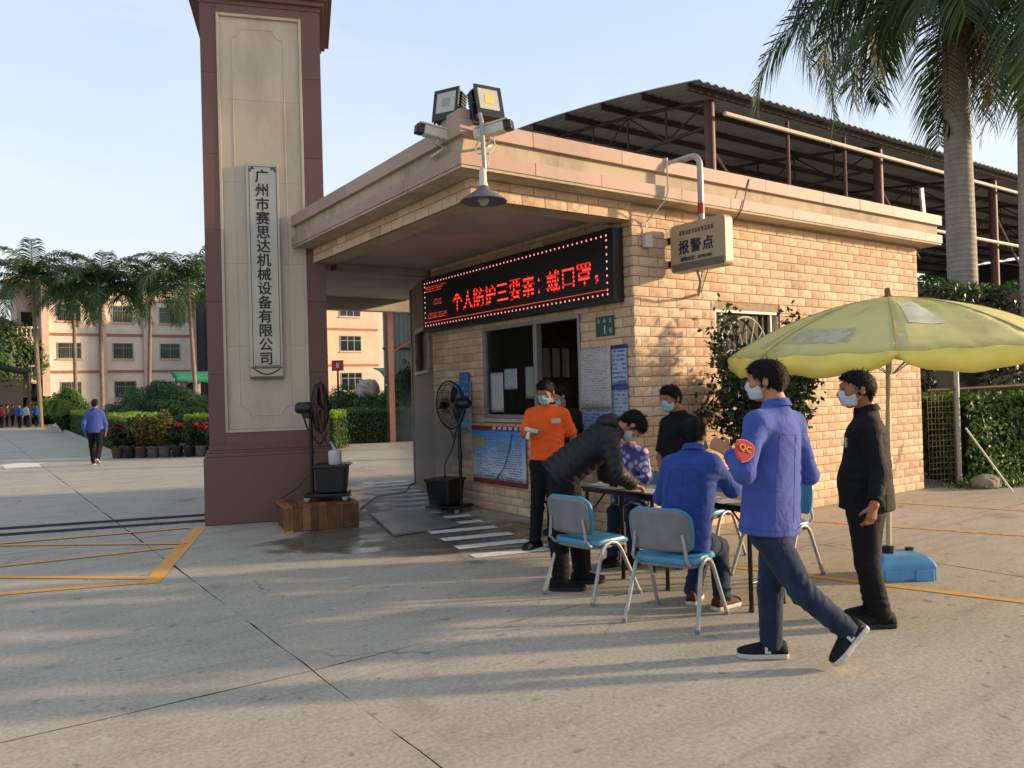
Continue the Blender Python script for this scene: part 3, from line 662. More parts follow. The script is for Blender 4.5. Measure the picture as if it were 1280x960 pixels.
pst = sheet('poster_board', 'wide blue and white poster with red borders under the gatehouse window', 'poster', (XF - .006, 9.2, .42), 1.24, .66, printmat('rules_print', 'b4bcc8', '4a5a86', 22, .5, None, '4a86c4'), curl=.006, nx=20)
def onposter(name, a, b, m, z=.016):
    mb = MB(); mb.box((a[0], a[1], .004), (b[0], b[1], z)); me = mb.mesh(name, m); ob = link(name, me, pst); return ob
M_REDP = mat('red_print', '7c1d1c', .75, .15); M_TITLE = mat('title_white', 'b9b4b4', .8, .05)
onposter('red_border', (-.005, 1.0, 0), (1.005, 1.075, 0), M_REDP); onposter('red_border', (0.0, -.09, 0), (1.005, 0.0, 0), M_REDP)
onposter('yellow_picture', (.03, .66, 0), (.24, .84, 0), mat('yellow_print', '9a9455', .8, .3, 30)); onposter('picture', (.5, .6, 0), (.72, .74, 0), mat('teal_print', '6d8f92', .8, .3, 30))
for k in range(6): onposter('title_mark', (.42 + .1 * k, 1.01, 0), (.48 + .1 * k, 1.065, 0), M_TITLE, .02)
mb = MB(); mb.tube([(XF - .03, 8.62, .43), (XF - .035, 8.4, .62), (XF - .035, 8.28, .85), (XF - .03, 8.22, 1.05)], .006, 6); tag(build(mb, 'cable', M_BLACK), 'thin black cable hanging across the blue poster', 'cable')
# ---- house number plate
hp = thing('house_number', 'small green house number plate reading 1 on the stone wall', 'sign', (XF, 6.44, 2.15))
mb = MB(); mb.box((XF - .004, 6.30, 2.15), (BX - .01, 6.585, 2.365)); build(mb, 'plate', mat('green_enamel', '0d4034', .4, .1), hp, bevel=.003)
M_WT = mat('white_lettering', 'b9beb8', .6, .05)
text('numeral', '1', .13, frame((XF - .006, 6.435, 2.213), (0, -1, 0), (0, 0, 1)), M_WT, hp, bold=.002)
for k, y in enumerate((6.535, 6.44, 6.345)):       # three small characters along the top, too blurred to read in the photo
    mb = MB(); mb.box((XF - .007, y - .022, 2.315), (XF - .005, y + .022, 2.323)); mb.box((XF - .007, y - .004, 2.295), (XF - .005, y + .004, 2.343)); mb.box((XF - .007, y - .018, 2.296), (XF - .005, y + .018, 2.302)); build(mb, 'character', M_WT, hp)
text('character', '号', .062, frame((XF - .006, 6.345, 2.2), (0, -1, 0), (0, 0, 1)), M_WT, hp)
# ---- police call point sign (box at right angles to the sunlit wall)
ps = thing('call_point_sign', 'cream box sign with dark blue Chinese characters sticking out from the sunlit wall', 'sign', (6.24, 5.6, 2.78))
px0, px1, py0, py1, pz0, pz1 = 6.24, 6.36, 5.19, 5.93, 2.78, 3.29
def rbox(x0, x1, y0, y1, z0, z1, r=.05):
    poly = []
    for cy, cz, t0 in ((y1 - r, z1 - r, 0), (y0 + r, z1 - r, 90), (y0 + r, z0 + r, 180), (y1 - r, z0 + r, 270)):
        for k in range(5): t = math.radians(t0 + k * 22.5); poly.append((cy + r * math.cos(t), cz + r * math.sin(t)))
    mb = MB(); mb.prism(poly, x1 - x0, frame((x0, 0, 0), (0, 1, 0), (0, 0, 1))); return mb
build(rbox(px0, px1, py0, py1, pz0, pz1), 'box', mat('cream_sign_box', 'a8977a', .5, .06, 6), ps, bevel=.006)
mb = MB(); mb.box((px0 - .004, py0 + .02, pz0 + .02), (px0 - .001, py1 - .02, pz0 + .095)); build(mb, 'footer_band', mat('grey_blue_band', '655c5e', .6, .1), ps)
M_NAVY = mat('navy_lettering', '1d1b3d', .6, .1)
text('main_text', '报警点', .15, frame((px0 - .003, 5.575, 3.03), (0, -1, 0), (0, 0, 1)), M_NAVY, ps, bold=.003, space=1.18)
text('phone_text', '报警电话：87981081', .048, frame((px0 - .003, 5.57, 2.91), (0, -1, 0), (0, 0, 1)), M_NAVY, ps, bold=.0006)
text('upper_text', '广州市公安局派出所报警', .052, frame((px0 - .003, 5.55, 3.195), (0, -1, 0), (0, 0, 1)), M_NAVY, ps, bold=.0006) if False else None
up = MB(); r9 = random.Random(9)                    # row of small characters, unreadable in the photo: kept as character-shaped strokes
for k in range(11):
    y = 5.78 - k * .043
    for q in range(5): up.box((px0 - .004, y - .016, 3.172 + q * .0095), (px0 - .002, y + (.016 if r9.random() < .7 else .002), 3.176 + q * .0095))
    up.box((px0 - .0045, y - .002, 3.17), (px0 - .0025, y + .002, 3.214))
build(up, 'upper_text', M_NAVY, ps, kind='stuff')
for z in (2.9, 3.15): mb = MB(); mb.box((6.27, 5.925, z - .035), (6.33, 6.0, z + .035)); build(mb, 'bracket', M_BLKM, ps, bevel=.004)
cp = thing('conduit', 'galvanised pipe bending over the roof edge down to the call point sign', 'pipe', (6.3, 5.5, 3.29))
pth = [(6.3, 6.2, 3.975), (6.3, 5.9, 3.985)] + [(6.3, 5.66 - .12 * math.sin(t), 3.87 + .115 * math.cos(t)) for t in np.linspace(0, math.pi / 2, 6)] + [(6.3, 5.54, 3.6), (6.3, 5.54, 3.27)]
mb = MB(); mb.tube(pth, .032, 10); build(mb, 'pipe', M_GALV, cp, smooth=True)
mb = MB(); mb.tube([(6.3, 5.54, 3.47), (6.3, 5.54, 3.36)], .036, 10); build(mb, 'red_tape', mat('red_tape', '9c2018', .5, .1), cp, smooth=True)
mb = MB(); mb.tube([(6.3, 5.62, 2.79), (6.36, 5.63, 2.68), (6.47, 5.75, 2.59), (6.62, 5.9, 2.575), (6.72, 5.97, 2.6)], .016, 8); build(mb, 'hose', mat('grey_hose', '8d8676', .6, .1), cp, smooth=True)
mb = MB(); mb.tube([(6.0, 5.8, 3.95), (6.02, 5.735, 3.95), (6.02, 5.73, 3.6), (5.98, 5.74, 3.5), (5.93, 5.97, 3.32), (5.93, 5.97, 3.18)], .008, 6)
wc = thing('white_cable', 'white cable dropping from the roof edge to a small box on the wall', 'cable', (5.93, 5.97, 3.0)); build(mb, 'cord', M_PVC, wc, smooth=True)
mb = MB(); mb.box((5.88, 5.93, 3.05), (5.98, 5.985, 3.18)); build(mb, 'junction_box', M_PVC, wc, bevel=.006)
mb = MB(); mb.tube([(7.35, 5.745, 3.9), (7.2, 5.74, 3.55), (6.95, 5.97, 3.05), (6.75, 5.975, 2.62)], .006, 5); mb.tube([(7.35, 5.745, 3.9), (7.35, 5.8, 3.95)], .006, 5); tag(build(mb, 'dark_cable', M_BLACK), 'thin dark cable slanting from the roof edge to the hose end', 'cable')
# ---- floodlights, cameras and lamp at the canopy corner
def floodlight(name, label, p, yaw, tilt, lit):
    t = thing(name, label, 'floodlight', p, 'floodlights on the canopy corner')
    M = Matrix.Translation(p) @ RZ(yaw) @ Matrix.Rotation(tilt, 4, 'X')       # local -Y is the lit face
    w, h = .12, .14
    mb = MB(); mb.box((-w, -.03, -h), (w, .04, h), M=M); build(mb, 'body', M_BLKM, t, bevel=.008)
    for k in range(9): z = -h + .03 + k * (2 * h - .06) / 8; mb = MB(); mb.box((-w - .02, .0, z - .008), (w + .02, .085, z + .008), M=M); build(mb, 'fin', M_BLKM, t)
    mb = MB()
    for a, b in (((-w - .012, -.045, h - .02), (w + .012, -.03, h + .012)), ((-w - .012, -.045, -h - .012), (w + .012, -.03, -h + .06)), ((-w - .012, -.045, -h + .06), (-w + .02, -.03, h - .02)), ((w - .02, -.045, -h + .06), (w + .012, -.03, h - .02))): mb.box(a, b, M=M)
    build(mb, 'rim', M_BLACK, t, bevel=.003)
    mb = MB(); mb.box((-w + .02, -.04, -h + .06), (w - .02, -.034, h - .02), M=M); build(mb, 'lens', mat('floodlight_lens', 'b0ac9c', .25, .06, 12, coat=.5), t)
    mb = MB(); mb.box((-.04, -.0425, -.02), (.04, -.0405, .06), M=M); build(mb, 'led_chip', mat('sun_toned_led_chip', 'd8b45a' if lit else '9a977c', .4, .08), t)  # same chip, yellow in sun and dull turned away: light put into the colour
    mb = MB(); mb.tube([M @ Vector((-w - .02, .02, -.02)), M @ Vector((-w - .03, .03, -h - .06)), M @ Vector((w + .03, .03, -h - .06)), M @ Vector((w + .02, .02, -.02))], .012, 6); build(mb, 'bracket', M_BLKM, t)
    return t
p1 = W(560, 133, 7.05); p2 = W(609, 130, 6.85)
floodlight('floodlight', 'dim floodlight turned left above the canopy corner', p1, _a * -1 - math.radians(28), math.radians(-12), False)
floodlight('floodlight', 'floodlight catching the sun, right of the two on the canopy corner', p2, _a * -1 + math.radians(30), math.radians(-14), True)
# corner upstand block
mb = MB(); mb.box((3.545, 5.76, 3.942), (3.95, 6.1, 4.03)); build(mb, 'corner_upstand', M_PINK, gh, bevel=.004)
def cctv(label, p, yaw, arm):
    t = thing('security_camera', label, 'camera', p, 'cameras on the canopy corner'); M = Matrix.Translation(p) @ RZ(yaw) @ Matrix.Rotation(math.radians(-8), 4, 'X')
    mb = MB(); mb.box((-.05, -.12, -.045), (.05, .16, .045), M=M); build(mb, 'body', M_PVC, t, bevel=.012)
    mb = MB(); mb.box((-.058, -.17, .04), (.058, .14, .055), M=M); build(mb, 'sunshade', M_PVC, t, bevel=.004)
    mb = MB(); mb.box((-.047, -.19, -.042), (.047, -.12, .039), M=M); build(mb, 'lens_housing', M_BLACK, t, bevel=.01)
    mb = MB(); mb.tube([M @ Vector((0, .03, -.045))] + [Vector(q) for q in arm], .013, 7); build(mb, 'arm', M_PVC, t, smooth=True)
c1 = W(545, 167, 6.95); c2 = W(615, 163, 6.75)
cctv('white security camera pointing left at the canopy corner', c1, math.radians(-100), [W(545, 180, 6.95), W(556, 185, 6.95), Vector((3.55, 6.3, 3.74))])
cctv('white security camera pointing right at the canopy corner', c2, math.radians(35), [W(614, 176, 6.75), W(607, 183, 6.78), Vector((3.85, 5.76, 3.74))])
pl = thing('pendant_lamp', 'grey conical shade lamp hanging from a pipe under the canopy corner', 'lamp', W(605, 265, 6.7))
B = W(605, 212, 6.68)
mb = MB(); mb.tube([(3.8, 6.0, 4.0), W(596, 146, 6.82), W(600, 143, 6.72), W(602, 152, 6.68), W(606, 215, 6.68)], .019, 10); build(mb, 'pipe', M_GALV, pl, smooth=True)
ap = W(604, 233, 6.68); 
mb = MB(); mb.lathe([(.02, .16), (.03, .13), (.035, .03), (.045, .0)], 16, o=ap); build(mb, 'lamp_holder', M_PVC, pl, smooth=True)
mb = MB(); mb.lathe([(.045, .0), (.06, -.03), (.19, -.115), (.2, -.13), (.188, -.118), (.055, -.036), (.03, -.01)], 28, o=ap); build(mb, 'lamp_shade', mat('grey_enamel', '5c5a5e', .45, .12, 10, metal=.2), pl, smooth=True)
mb = MB(); mb.lathe([(.02, -.02), (.035, -.06), (.05, -.12), (.03, -.155), (.008, -.165)], 14, o=ap); build(mb, 'bulb', mat('frosted_bulb', 'a8a49c', .3, .05), pl, smooth=True)
mb = MB(); mb.tube([W(600, 170, 6.74), W(594, 186, 6.76), W(598, 192, 6.74), W(612, 192, 6.72), W(619, 182, 6.74), W(617, 172, 6.75)], .007, 6); mb.tube([W(612, 192, 6.72), W(610, 208, 6.7)], .006, 5); tag(build(mb, 'looped_cable', M_PVC), 'pale looped cable by the canopy corner camera', 'cable')
# ---- tube light on the canopy soffit
tl = thing('tube_light', 'unlit fluorescent tube under the rear of the canopy', 'lamp', W(490, 347, 11.8)); a, b = W(463, 345, 11.6), W(533, 349, 12.0)
mb = MB(); mb.tube([a, b], .016, 8); build(mb, 'tube', M_PVC, tl, smooth=True); mb = MB(); mb.tube([a + Vector((0, 0, .045)), b + Vector((0, 0, .045))], .022, 4); build(mb, 'batten', M_ALU, tl)
for q in (a, b): mb = MB(); mb.tube([q + Vector((0, 0, .03)), Vector((q.x, q.y, 3.44))], .008, 6); build(mb, 'hanger', M_BLKM, tl)
# ================================================================== misting fans and the things round them
def rod(mb, a, b, r, n=8): mb.tube([a, b], r, n)
def fan(label, base, yaw, poleh, tilt=0.0):
    t = thing('misting_fan', label, 'fan', base, 'misting fans', yaw)       # local -Y is where it blows
    L = lambda mb, name, m, **k: build(mb, name, m, t, local=True, **k)
    mb = MB(); mb.box((-.2, -.30, .05), (.2, .22, .09)); L(mb, 'base_frame', M_BLKM, bevel=.01)
    for x in (-.17, .17):
        for y in (-.27, .19): mb = MB(); mb.lathe([(.012, -.015), (.035, -.013), (.035, .013), (.012, .015)], 12, M=Matrix.Rotation(math.pi / 2, 4, 'Y'), o=(x, y, .036)); L(mb, 'wheel', M_GALV, smooth=True)
    mb = MB(); zt = .43
    o0 = [(-.17, -.26, .092), (.17, -.26, .092), (.17, .06, .092), (-.17, .06, .092)]; o1 = [(-.2, -.29, zt), (.2, -.29, zt), (.2, .09, zt), (-.2, .09, zt)]
    mb.add(o0 + o1, [(3, 2, 1, 0), (4, 5, 6, 7)] + [(i, (i + 1) % 4, 4 + (i + 1) % 4, 4 + i) for i in range(4)]); L(mb, 'water_tank', M_BLACK, bevel=.02)
    mb = MB(); mb.box((-.215, -.305, zt - .03), (.215, .105, zt + .012)); L(mb, 'tank_lid', M_BLACK, bevel=.012)
    mb = MB(); mb.tube([(0, .15, .09), (0, .15, poleh - .1)], .024, 10); L(mb, 'pole', M_BLKM, smooth=True)
    mb = MB(); mb.tube([(0, .15, poleh * .5), (0, .15, poleh * .55)], .034, 10); L(mb, 'collar', M_BLACK, smooth=True)
    Mh = Matrix.Translation((0, .15, poleh)) @ Matrix.Rotation(tilt, 4, 'X')
    mb = MB(); mb.lathe([(.02, -.02), (.065, -.01), (.075, .03), (.07, .15), (.045, .18)], 16, M=Mh @ Matrix.Rotation(-math.pi / 2, 4, 'X')); L(mb, 'motor', M_BLACK, smooth=True)
    mb = MB(); mb.box((-.045, .0, -.13), (.045, .08, -.04), M=Mh); L(mb, 'motor_bracket', M_BLKM, bevel=.008)
    R = .32; cage = MB()
    def ring(r, y): return [Mh @ Vector((r * math.cos(k), y, r * math.sin(k))) for k in np.linspace(0, 2 * math.pi, 33)[:-1]]
    cage.tube(ring(R, -.13), .009, 6, closed=True)
    for r, y in ((.1, -.215), (.2, -.195), (.28, -.165), (.2, -.045), (.29, -.075)): cage.tube(ring(r, y), .0032, 4, closed=True)
    for k in range(44):
        c, s_ = math.cos(k * math.pi / 22), math.sin(k * math.pi / 22)
        cage.tube([Mh @ Vector((c * r, y, s_ * r)) for r, y in ((.05, -.22), (.2, -.2), (.29, -.165), (R, -.13), (.29, -.08), (.2, -.05), (.06, -.02))], .0025, 3, caps=False)
    o = L(cage, 'cage', M_BLKM); o['kind'] = 'stuff'
    for k in range(3):
        a0 = k * 2 * math.pi / 3; vs = []
        for r, w, tw in ((.04, .05, .5), (.12, .09, .45), (.2, .12, .38), (.27, .11, .3)):
            for sgn in (-1, 1): ang = a0 + sgn * w / r * .5 * .8 if r > .05 else a0 + sgn * .5; vs.append(Mh @ Vector((r * math.cos(ang), -.12 + sgn * math.sin(tw) * .04, r * math.sin(ang))))
        mb = MB(); mb.add(vs, [(0, 1, 3, 2), (2, 3, 5, 4), (4, 5, 7, 6)]); ob = L(mb, 'blade', M_BLKM, smooth=True); sm_ = ob.modifiers.new('t', 'SOLIDIFY'); sm_.thickness = .004
    mb = MB(); mb.lathe([(.0, .0), (.045, .005), (.05, .03), (.03, .05)], 14, M=Mh @ Matrix.Translation((0, -.2, 0)) @ Matrix.Rotation(math.pi / 2, 4, 'X')); L(mb, 'spinner', M_BLACK, smooth=True)
    mb = MB(); mb.tube([Mh @ Vector(q) for q in ((.02, .1, -.07), (.1, .06, -.25), (.1, -.03, -.4), (.02, -.1, -.46), (-.03, -.16, -.4), (-.02, -.2, -.3))], .011, 6)
    mb.tube([(.0, -.1, zt + .01), (.03, -.08, zt + .2), (.02, .05, zt + .42), (.02, .11, poleh - .4)], .009, 6); L(mb, 'hose', M_BLACK, smooth=True)
    return t
FB = W(406, 619, 9.75); FB.z = .305
fan('black misting fan standing on the wooden box by the gate pillar', FB, math.radians(60), 1.14)
F2 = G(570, 640); _d = UH * -.86 + DH * .5; fan('black misting fan standing on the wet ground beside the blue poster', (F2.x, F2.y + .1, 0), math.atan2(_d.x, -_d.y), 1.43, math.radians(4))
# wooden box of planks
M_PLANK = [mat('plank_%d' % k, c, .7, .3, 9, .2, 30, rand=.1) for k, c in enumerate(('7a4f2c', '6d4526', '8a5c34', '5d3a20'))]
def grain(m):
    t = m.node_tree; b = t.nodes['Principled BSDF']; n = noise(t, mapping(t, pos(t), (14, 14, 1.2)), 3, 5, .6)
    old = b.inputs['Base Color'].links[0].from_socket; t.links.new(mixc(t, maprange(t, n, .45, .7, 0, .6), old, '3b2312'), b.inputs['Base Color'])
for m in M_PLANK: grain(m)
BXU = Vector((.985, -.172, 0)); BXV = Vector((.172, .985, 0)); BXO = Vector((3.03, 9.07, 0)); MBX = frame(BXO, BXU, BXV)
wb = thing('wooden_box', 'low box of brown upright planks under the misting fan', 'box', BXO); BL, BD, BH = .88, .72, .3
mb = MB(); mb.box((.03, .03, .0), (BL - .03, BD - .03, BH - .03), M=MBX); build(mb, 'core', M_PLANK[3], wb)
x = 0.0; k = 0; rr = random.Random(5)
while x < BL - .02:
    w = min(rr.uniform(.075, .12), BL - x)
    if BL - x - w < .05: w = BL - x
    mb = MB(); mb.box((x + .001, 0, .0 + rr.uniform(0, .01)), (x + w - .001, .028, BH - .025), M=MBX); build(mb, 'plank', M_PLANK[k % 4] if rr.random() < .7 else M_PLANK[rr.randrange(4)], wb, bevel=.002)
    mb = MB(); mb.box((x + .001, -.006, BH - .024), (x + w - .001, BD, BH - .001 + rr.uniform(0, .003)), M=MBX); build(mb, 'top_plank', M_PLANK[(k + 2) % 4], wb, bevel=.002); x += w; k += 1
y = .03
while y < BD - .05:
    w = min(rr.uniform(.09, .13), BD - y); mb = MB(); mb.box((BL - .028, y + .001, 0), (BL, y + w - .001, BH - .026), M=MBX); build(mb, 'plank', M_PLANK[k % 4], wb, bevel=.002); y += w; k += 1
mb = MB(); mb.box((.0, -.012, .002), (.1, .0, .02), M=MBX); build(mb, 'corner_block', mat('pale_wood', 'b08c52', .7, .1), wb)
# white jar on the tank
jp = W(419, 579, 9.62); jp.z = .305 + .444
jar = thing('white_jar', 'white plastic jar standing on the black fan tank', 'jar', jp)
mb = MB(); mb.lathe([(.07, 0), (.078, .01), (.08, .15), (.07, .17), (.055, .175)], 20, o=jp); build(mb, 'body', mat('white_plastic', 'b6b4b4', .4, .04), jar, smooth=True)
mb = MB(); mb.tube([jp + Vector((0, 0, .17)), jp + Vector((-.02, 0, .22)), jp + Vector((-.05, .01, .28))], [.02, .012, .006], 8); build(mb, 'nozzle', M_PVC, jar, smooth=True)
mb = MB(); mb.box((jp.x + .1, jp.y - .16, jp.z + .001), (jp.x + .16, jp.y - .04, jp.z + .018)); tag(build(mb, 'wood_offcut', mat('pale_offcut', 'b89a62', .7, .1), bevel=.002), 'small pale wood offcut lying on the fan tank', 'wood')
cab = [G(430, 655), G(447, 640), G(470, 622), G(490, 619), G(507, 615), G(514, 606), G(525, 603)]
mb = MB(); mb.tube([(p.x, p.y, .012) for p in cab], .009, 6); tag(build(mb, 'power_cable', M_BLACK), 'black power cable snaking over the wet crosswalk between the fans', 'cable')
mb = MB(); mb.tube([W(352, 623, 9.7), W(372, 610, 9.9), W(385, 595, 9.9)], .006, 5); tag(build(mb, 'cord', M_BLACK), 'thin cord strung from the wooden box up to the fan pole', 'cable')
# ================================================================== figures: smooth volumes meshed into one skin
f32 = np.float32
def nv(v): return np.array(v, dtype=f32)
class Field:
    """a body volume: tapered limbs and ellipsoids melted together, then cut and creased"""
    def __init__(s): s.p = []; s.cuts = []; s.folds = []; s.lo = nv((1e9,) * 3); s.hi = -s.lo; s.fine = None
    def grow(s, c, r): c = nv(c); s.lo = np.minimum(s.lo, c - r); s.hi = np.maximum(s.hi, c + r)
    def seg(s, a, b, ra, rb, side=None, k=.03, flat=False, quilt=None):
        ra = ra if isinstance(ra, tuple) else (ra, ra); rb = rb if isinstance(rb, tuple) else (rb, rb)
        a, b = nv(a), nv(b); ax = b - a; L = float(np.linalg.norm(ax)); ax = ax / max(L, 1e-6)
        sd = nv(side) if side is not None else nv(Vector(ax).orthogonal())
        sd = sd - ax * sd.dot(ax); sd = sd / np.linalg.norm(sd); nr = np.cross(ax, sd)
        s.p.append(('s', a, ax, L, sd, nr, ra, rb, k, flat, quilt)); m = max(ra + rb) + .02; s.grow(a, m); s.grow(b, m); return s
    def ell(s, c, r, x, y, z, k=.02):
        s.p.append(('e', nv(c), nv(r), nv(x), nv(y), nv(z), k)); s.grow(c, max(r) + .02); return s
    def cut(s, p, n): s.cuts.append((nv(p), nv(Vector(n).normalized()))); return s
    def fold(s, c, d, rad, wl, amp): s.folds.append((nv(c), nv(Vector(d).normalized()), rad, wl, amp)); return s
    def ev(s, P):
        D = None
        for q in s.p:
            if q[0] == 's':
                _, a, ax, L, sd, nr, ra, rb, k, flat, quilt = q
                v = P - a; t = v @ ax; tc = np.clip(t, 0, L); u = tc / max(L, 1e-6)
                rx = ra[0] + (rb[0] - ra[0]) * u; ry = ra[1] + (rb[1] - ra[1]) * u
                x = (v @ sd) / rx; y = (v @ nr) / ry; o = t - tc; rm = np.minimum(rx, ry)
                d = (np.sqrt(x * x + y * y + (o / rm) ** 2) - 1) * rm
                if quilt: d = d - quilt[1] * (np.abs(np.sin(t * math.pi / quilt[0] + quilt[2])) ** .6)
                if flat: d = np.maximum(d, t - L)
            else:
                _, c, r, ex, ey, ez, k = q; v = P - c
                x = (v @ ex) / r[0]; y = (v @ ey) / r[1]; z = (v @ ez) / r[2]
                d = (np.sqrt(x * x + y * y + z * z) - 1) * float(min(r))
            if D is None: D = d
            else:
                h = np.clip(.5 + .5 * (D - d) / k, 0, 1); D = D * (1 - h) + d * h - k * h * (1 - h)
        if s.folds:
            w = np.zeros_like(D)
            for c, dd, rad, wl, amp in s.folds:
                v = P - c; r2 = (v * v).sum(1) / (rad * rad); ph = (v @ dd) * (2 * math.pi / wl)
                wob = np.sin(P[:, 0] * 21 + P[:, 2] * 17) * 1.1 + np.sin(P[:, 1] * 27 - P[:, 2] * 11 + P[:, 0] * 9) * .9
                am = .45 + .55 * np.sin(P[:, 0] * 13 + P[:, 1] * 17 + P[:, 2] * 6 + 2 * np.sin(P[:, 2] * 9 + P[:, 0] * 7)); w += amp * np.exp(-r2) * am * np.sin(ph + wob * 1.5)
            D = D - w
        for p, n in s.cuts: D = np.maximum(D, -((P - p) @ n))
        if s.fine is not None: D = s.fine(P, D)
        return D
def surface(field, h):
    """surface nets over a sparse grid"""
    B = 8; lo = field.lo - 3 * h; nb = np.ceil((field.hi + 3 * h - lo) / (B * h)).astype(int) + 1; n = nb * B
    D = np.empty(tuple(n), f32)
    bi = np.stack(np.meshgrid(*[np.arange(k) for k in nb], indexing='ij'), -1).reshape(-1, 3)
    c = (lo + (bi * B + (B - 1) / 2) * h).astype(f32); dc = field.ev(c)
    keep = np.abs(dc) < B * h * .95 + .016
    Dv = D.reshape(nb[0], B, nb[1], B, nb[2], B)
    Dv[:] = dc.reshape(nb[0], 1, nb[1], 1, nb[2], 1)
    kb = bi[keep]; loc = np.stack(np.meshgrid(*[np.arange(B)] * 3, indexing='ij'), -1).reshape(-1, 3)
    idx = (kb[:, None, :] * B + loc[None]).reshape(-1, 3)
    D[idx[:, 0], idx[:, 1], idx[:, 2]] = field.ev((lo + idx * h).astype(f32))
    ins = D < 0
    cnt = sum(ins[i:n[0] - 1 + i, j:n[1] - 1 + j, k:n[2] - 1 + k].astype(np.int8) for i in (0, 1) for j in (0, 1) for k in (0, 1))
    act = np.argwhere((cnt > 0) & (cnt < 8)); vid = -np.ones(tuple(n - 1), np.int64); vid[tuple(act.T)] = np.arange(len(act))
    cor = [(i, j, k) for i in (0, 1) for j in (0, 1) for k in (0, 1)]
    val = {q: D[act[:, 0] + q[0], act[:, 1] + q[1], act[:, 2] + q[2]] for q in cor}
    S_ = np.zeros((len(act), 3)); C_ = np.zeros(len(act))
    for q in cor:
        for ax in range(3):
            if q[ax]: continue
            r = list(q); r[ax] = 1; r = tuple(r); a, b = val[q], val[r]; m = (a < 0) != (b < 0)
            t = np.where(m, a / np.where(m, a - b, 1), 0); p = np.array(q, float)[None].repeat(len(act), 0); p[:, ax] += t
            S_ += p * m[:, None]; C_ += m
    V = lo + (act + S_ / np.maximum(C_, 1)[:, None]) * h
    F = []
    for ax in range(3):
        o1, o2 = [(1, 2), (2, 0), (0, 1)][ax]
        sl0 = [slice(1, n[0] - 1)] * 3; sl0 = [slice(1, n[q] - 1) for q in range(3)]; sl1 = list(sl0); sl0[ax] = slice(0, n[ax] - 1); sl1[ax] = slice(1, n[ax])
        a, b = ins[tuple(sl0)], ins[tuple(sl1)]; base = np.array([1, 1, 1]); base[ax] = 0
        for fl, msk in ((False, a & ~b), (True, ~a & b)):
            e = np.argwhere(msk) + base
            if not len(e): continue
            d1 = np.zeros(3, int); d1[o1] = 1; d2 = np.zeros(3, int); d2[o2] = 1
            g = lambda q: vid[q[:, 0], q[:, 1], q[:, 2]]
            quad = np.stack([g(e - d1 - d2), g(e - d2), g(e), g(e - d1)], 1); F.append(quad[:, ::-1] if fl else quad)
    F = np.concatenate(F); F = F[(F >= 0).all(1)]
    for _ in range(2):           # light smoothing
        acc = np.zeros_like(V); ct = np.zeros(len(V))
        for i in range(4):
            a, b = F[:, i], F[:, (i + 1) % 4]
            np.add.at(acc, a, V[b]); np.add.at(ct, a, 1)
        V = V * .55 + acc / np.maximum(ct, 1)[:, None] * .45
    return V, F
def fieldobj(name, field, h, m, parent=None):
    V, F = surface(field, h); o = org(parent); me = bpy.data.meshes.new(name)
    V = V - np.array(o)
    me.vertices.add(len(V)); me.vertices.foreach_set('co', V.astype(f32).ravel())
    me.loops.add(F.size); me.loops.foreach_set('vertex_index', F.astype(np.int32).ravel())
    me.polygons.add(len(F)); me.polygons.foreach_set('loop_start', np.arange(0, F.size, 4, dtype=np.int32))
    me.polygons.foreach_set('use_smooth', np.ones(len(F), bool)); me.update(calc_edges=True); me.materials.append(m)
    return link(name, me, parent)
def fabric(name, col, rough=.85, var=.12, weave=260, spec=.25, fade=None, sheen=.15, gloss=None):
    m, t, b = newmat(name); p = pos(t); c = lin(col)
    out = ramp(t, noise(t, p, 7, 5, .6), [(.3, tuple(x * (1 - var) for x in c)), (.7, tuple(min(1, x * (1 + var)) for x in c))])
    if fade: out = mixc(t, maprange(t, noise(t, mapping(t, p, (1, 1, .5)), 9, 4), .5, .72, 0, .55), out, fade)
    t.links.new(out, b.inputs['Base Color']); b.inputs['Roughness'].default_value = rough if gloss is None else gloss; b.inputs['Specular IOR Level'].default_value = spec
    b.inputs['Sheen Weight'].default_value = 0.0 if sum(c) < .06 else sheen * .5
    rg = mathn(t, 'ABSOLUTE', mathn(t, 'SUBTRACT', noise(t, mapping(t, p, (1, 1, .6), rot=(.3, .5, 0)), 4.6, 3, .5, 1.2), .5)); rg2 = mathn(t, 'ABSOLUTE', mathn(t, 'SUBTRACT', noise(t, mapping(t, p, (1, 1, 1.5), rot=(.9, .2, .4)), 8, 3, .5, .8), .5))
    h = mathn(t, 'ADD', mathn(t, 'ADD', mathn(t, 'MULTIPLY', rg, 2.6), mathn(t, 'MULTIPLY', rg2, 1.2)), mathn(t, 'MULTIPLY', noise(t, p, weave, 2), .12)); bump(t, b, h, .5, .018); return m
def skinmat(name, col):
    m, t, b = newmat(name); p = pos(t); c = lin(col)
    t.links.new(ramp(t, noise(t, p, 22, 4), [(.3, tuple(x * k for x, k in zip(c, (.92, .84, .82)))), (.7, c)]), b.inputs['Base Color'])
    b.inputs['Roughness'].default_value = .52; b.inputs['Subsurface Weight'].default_value = .08; b.inputs['Subsurface Radius'].default_value = (.02, .008, .004); bump(t, b, noise(t, p, 190, 3), .12, .002); return m
M_SKIN = skinmat('skin', 'a8714f'); M_SKIN2 = skinmat('tan_skin', '97613f')
M_HAIR = mat('black_hair', '090706', .68, .3, 60, .6, 160, .004, spec=.22)
M_MASK = fabric('blue_mask', '8fb0c0', .85, .05); M_MASKW = fabric('white_mask', 'b5bcc2', .85, .05)
M_SHOEB = fabric('black_shoe', '0e0e10', .7, .2); M_SOLEW = mat('white_sole', 'b7b3aa', .6, .06, 20, dirt=.2); M_SOLEB = mat('black_sole', '161412', .7, .2, 20)
M_EYE = mat('dark_eye', '0a0706', .2, .1)
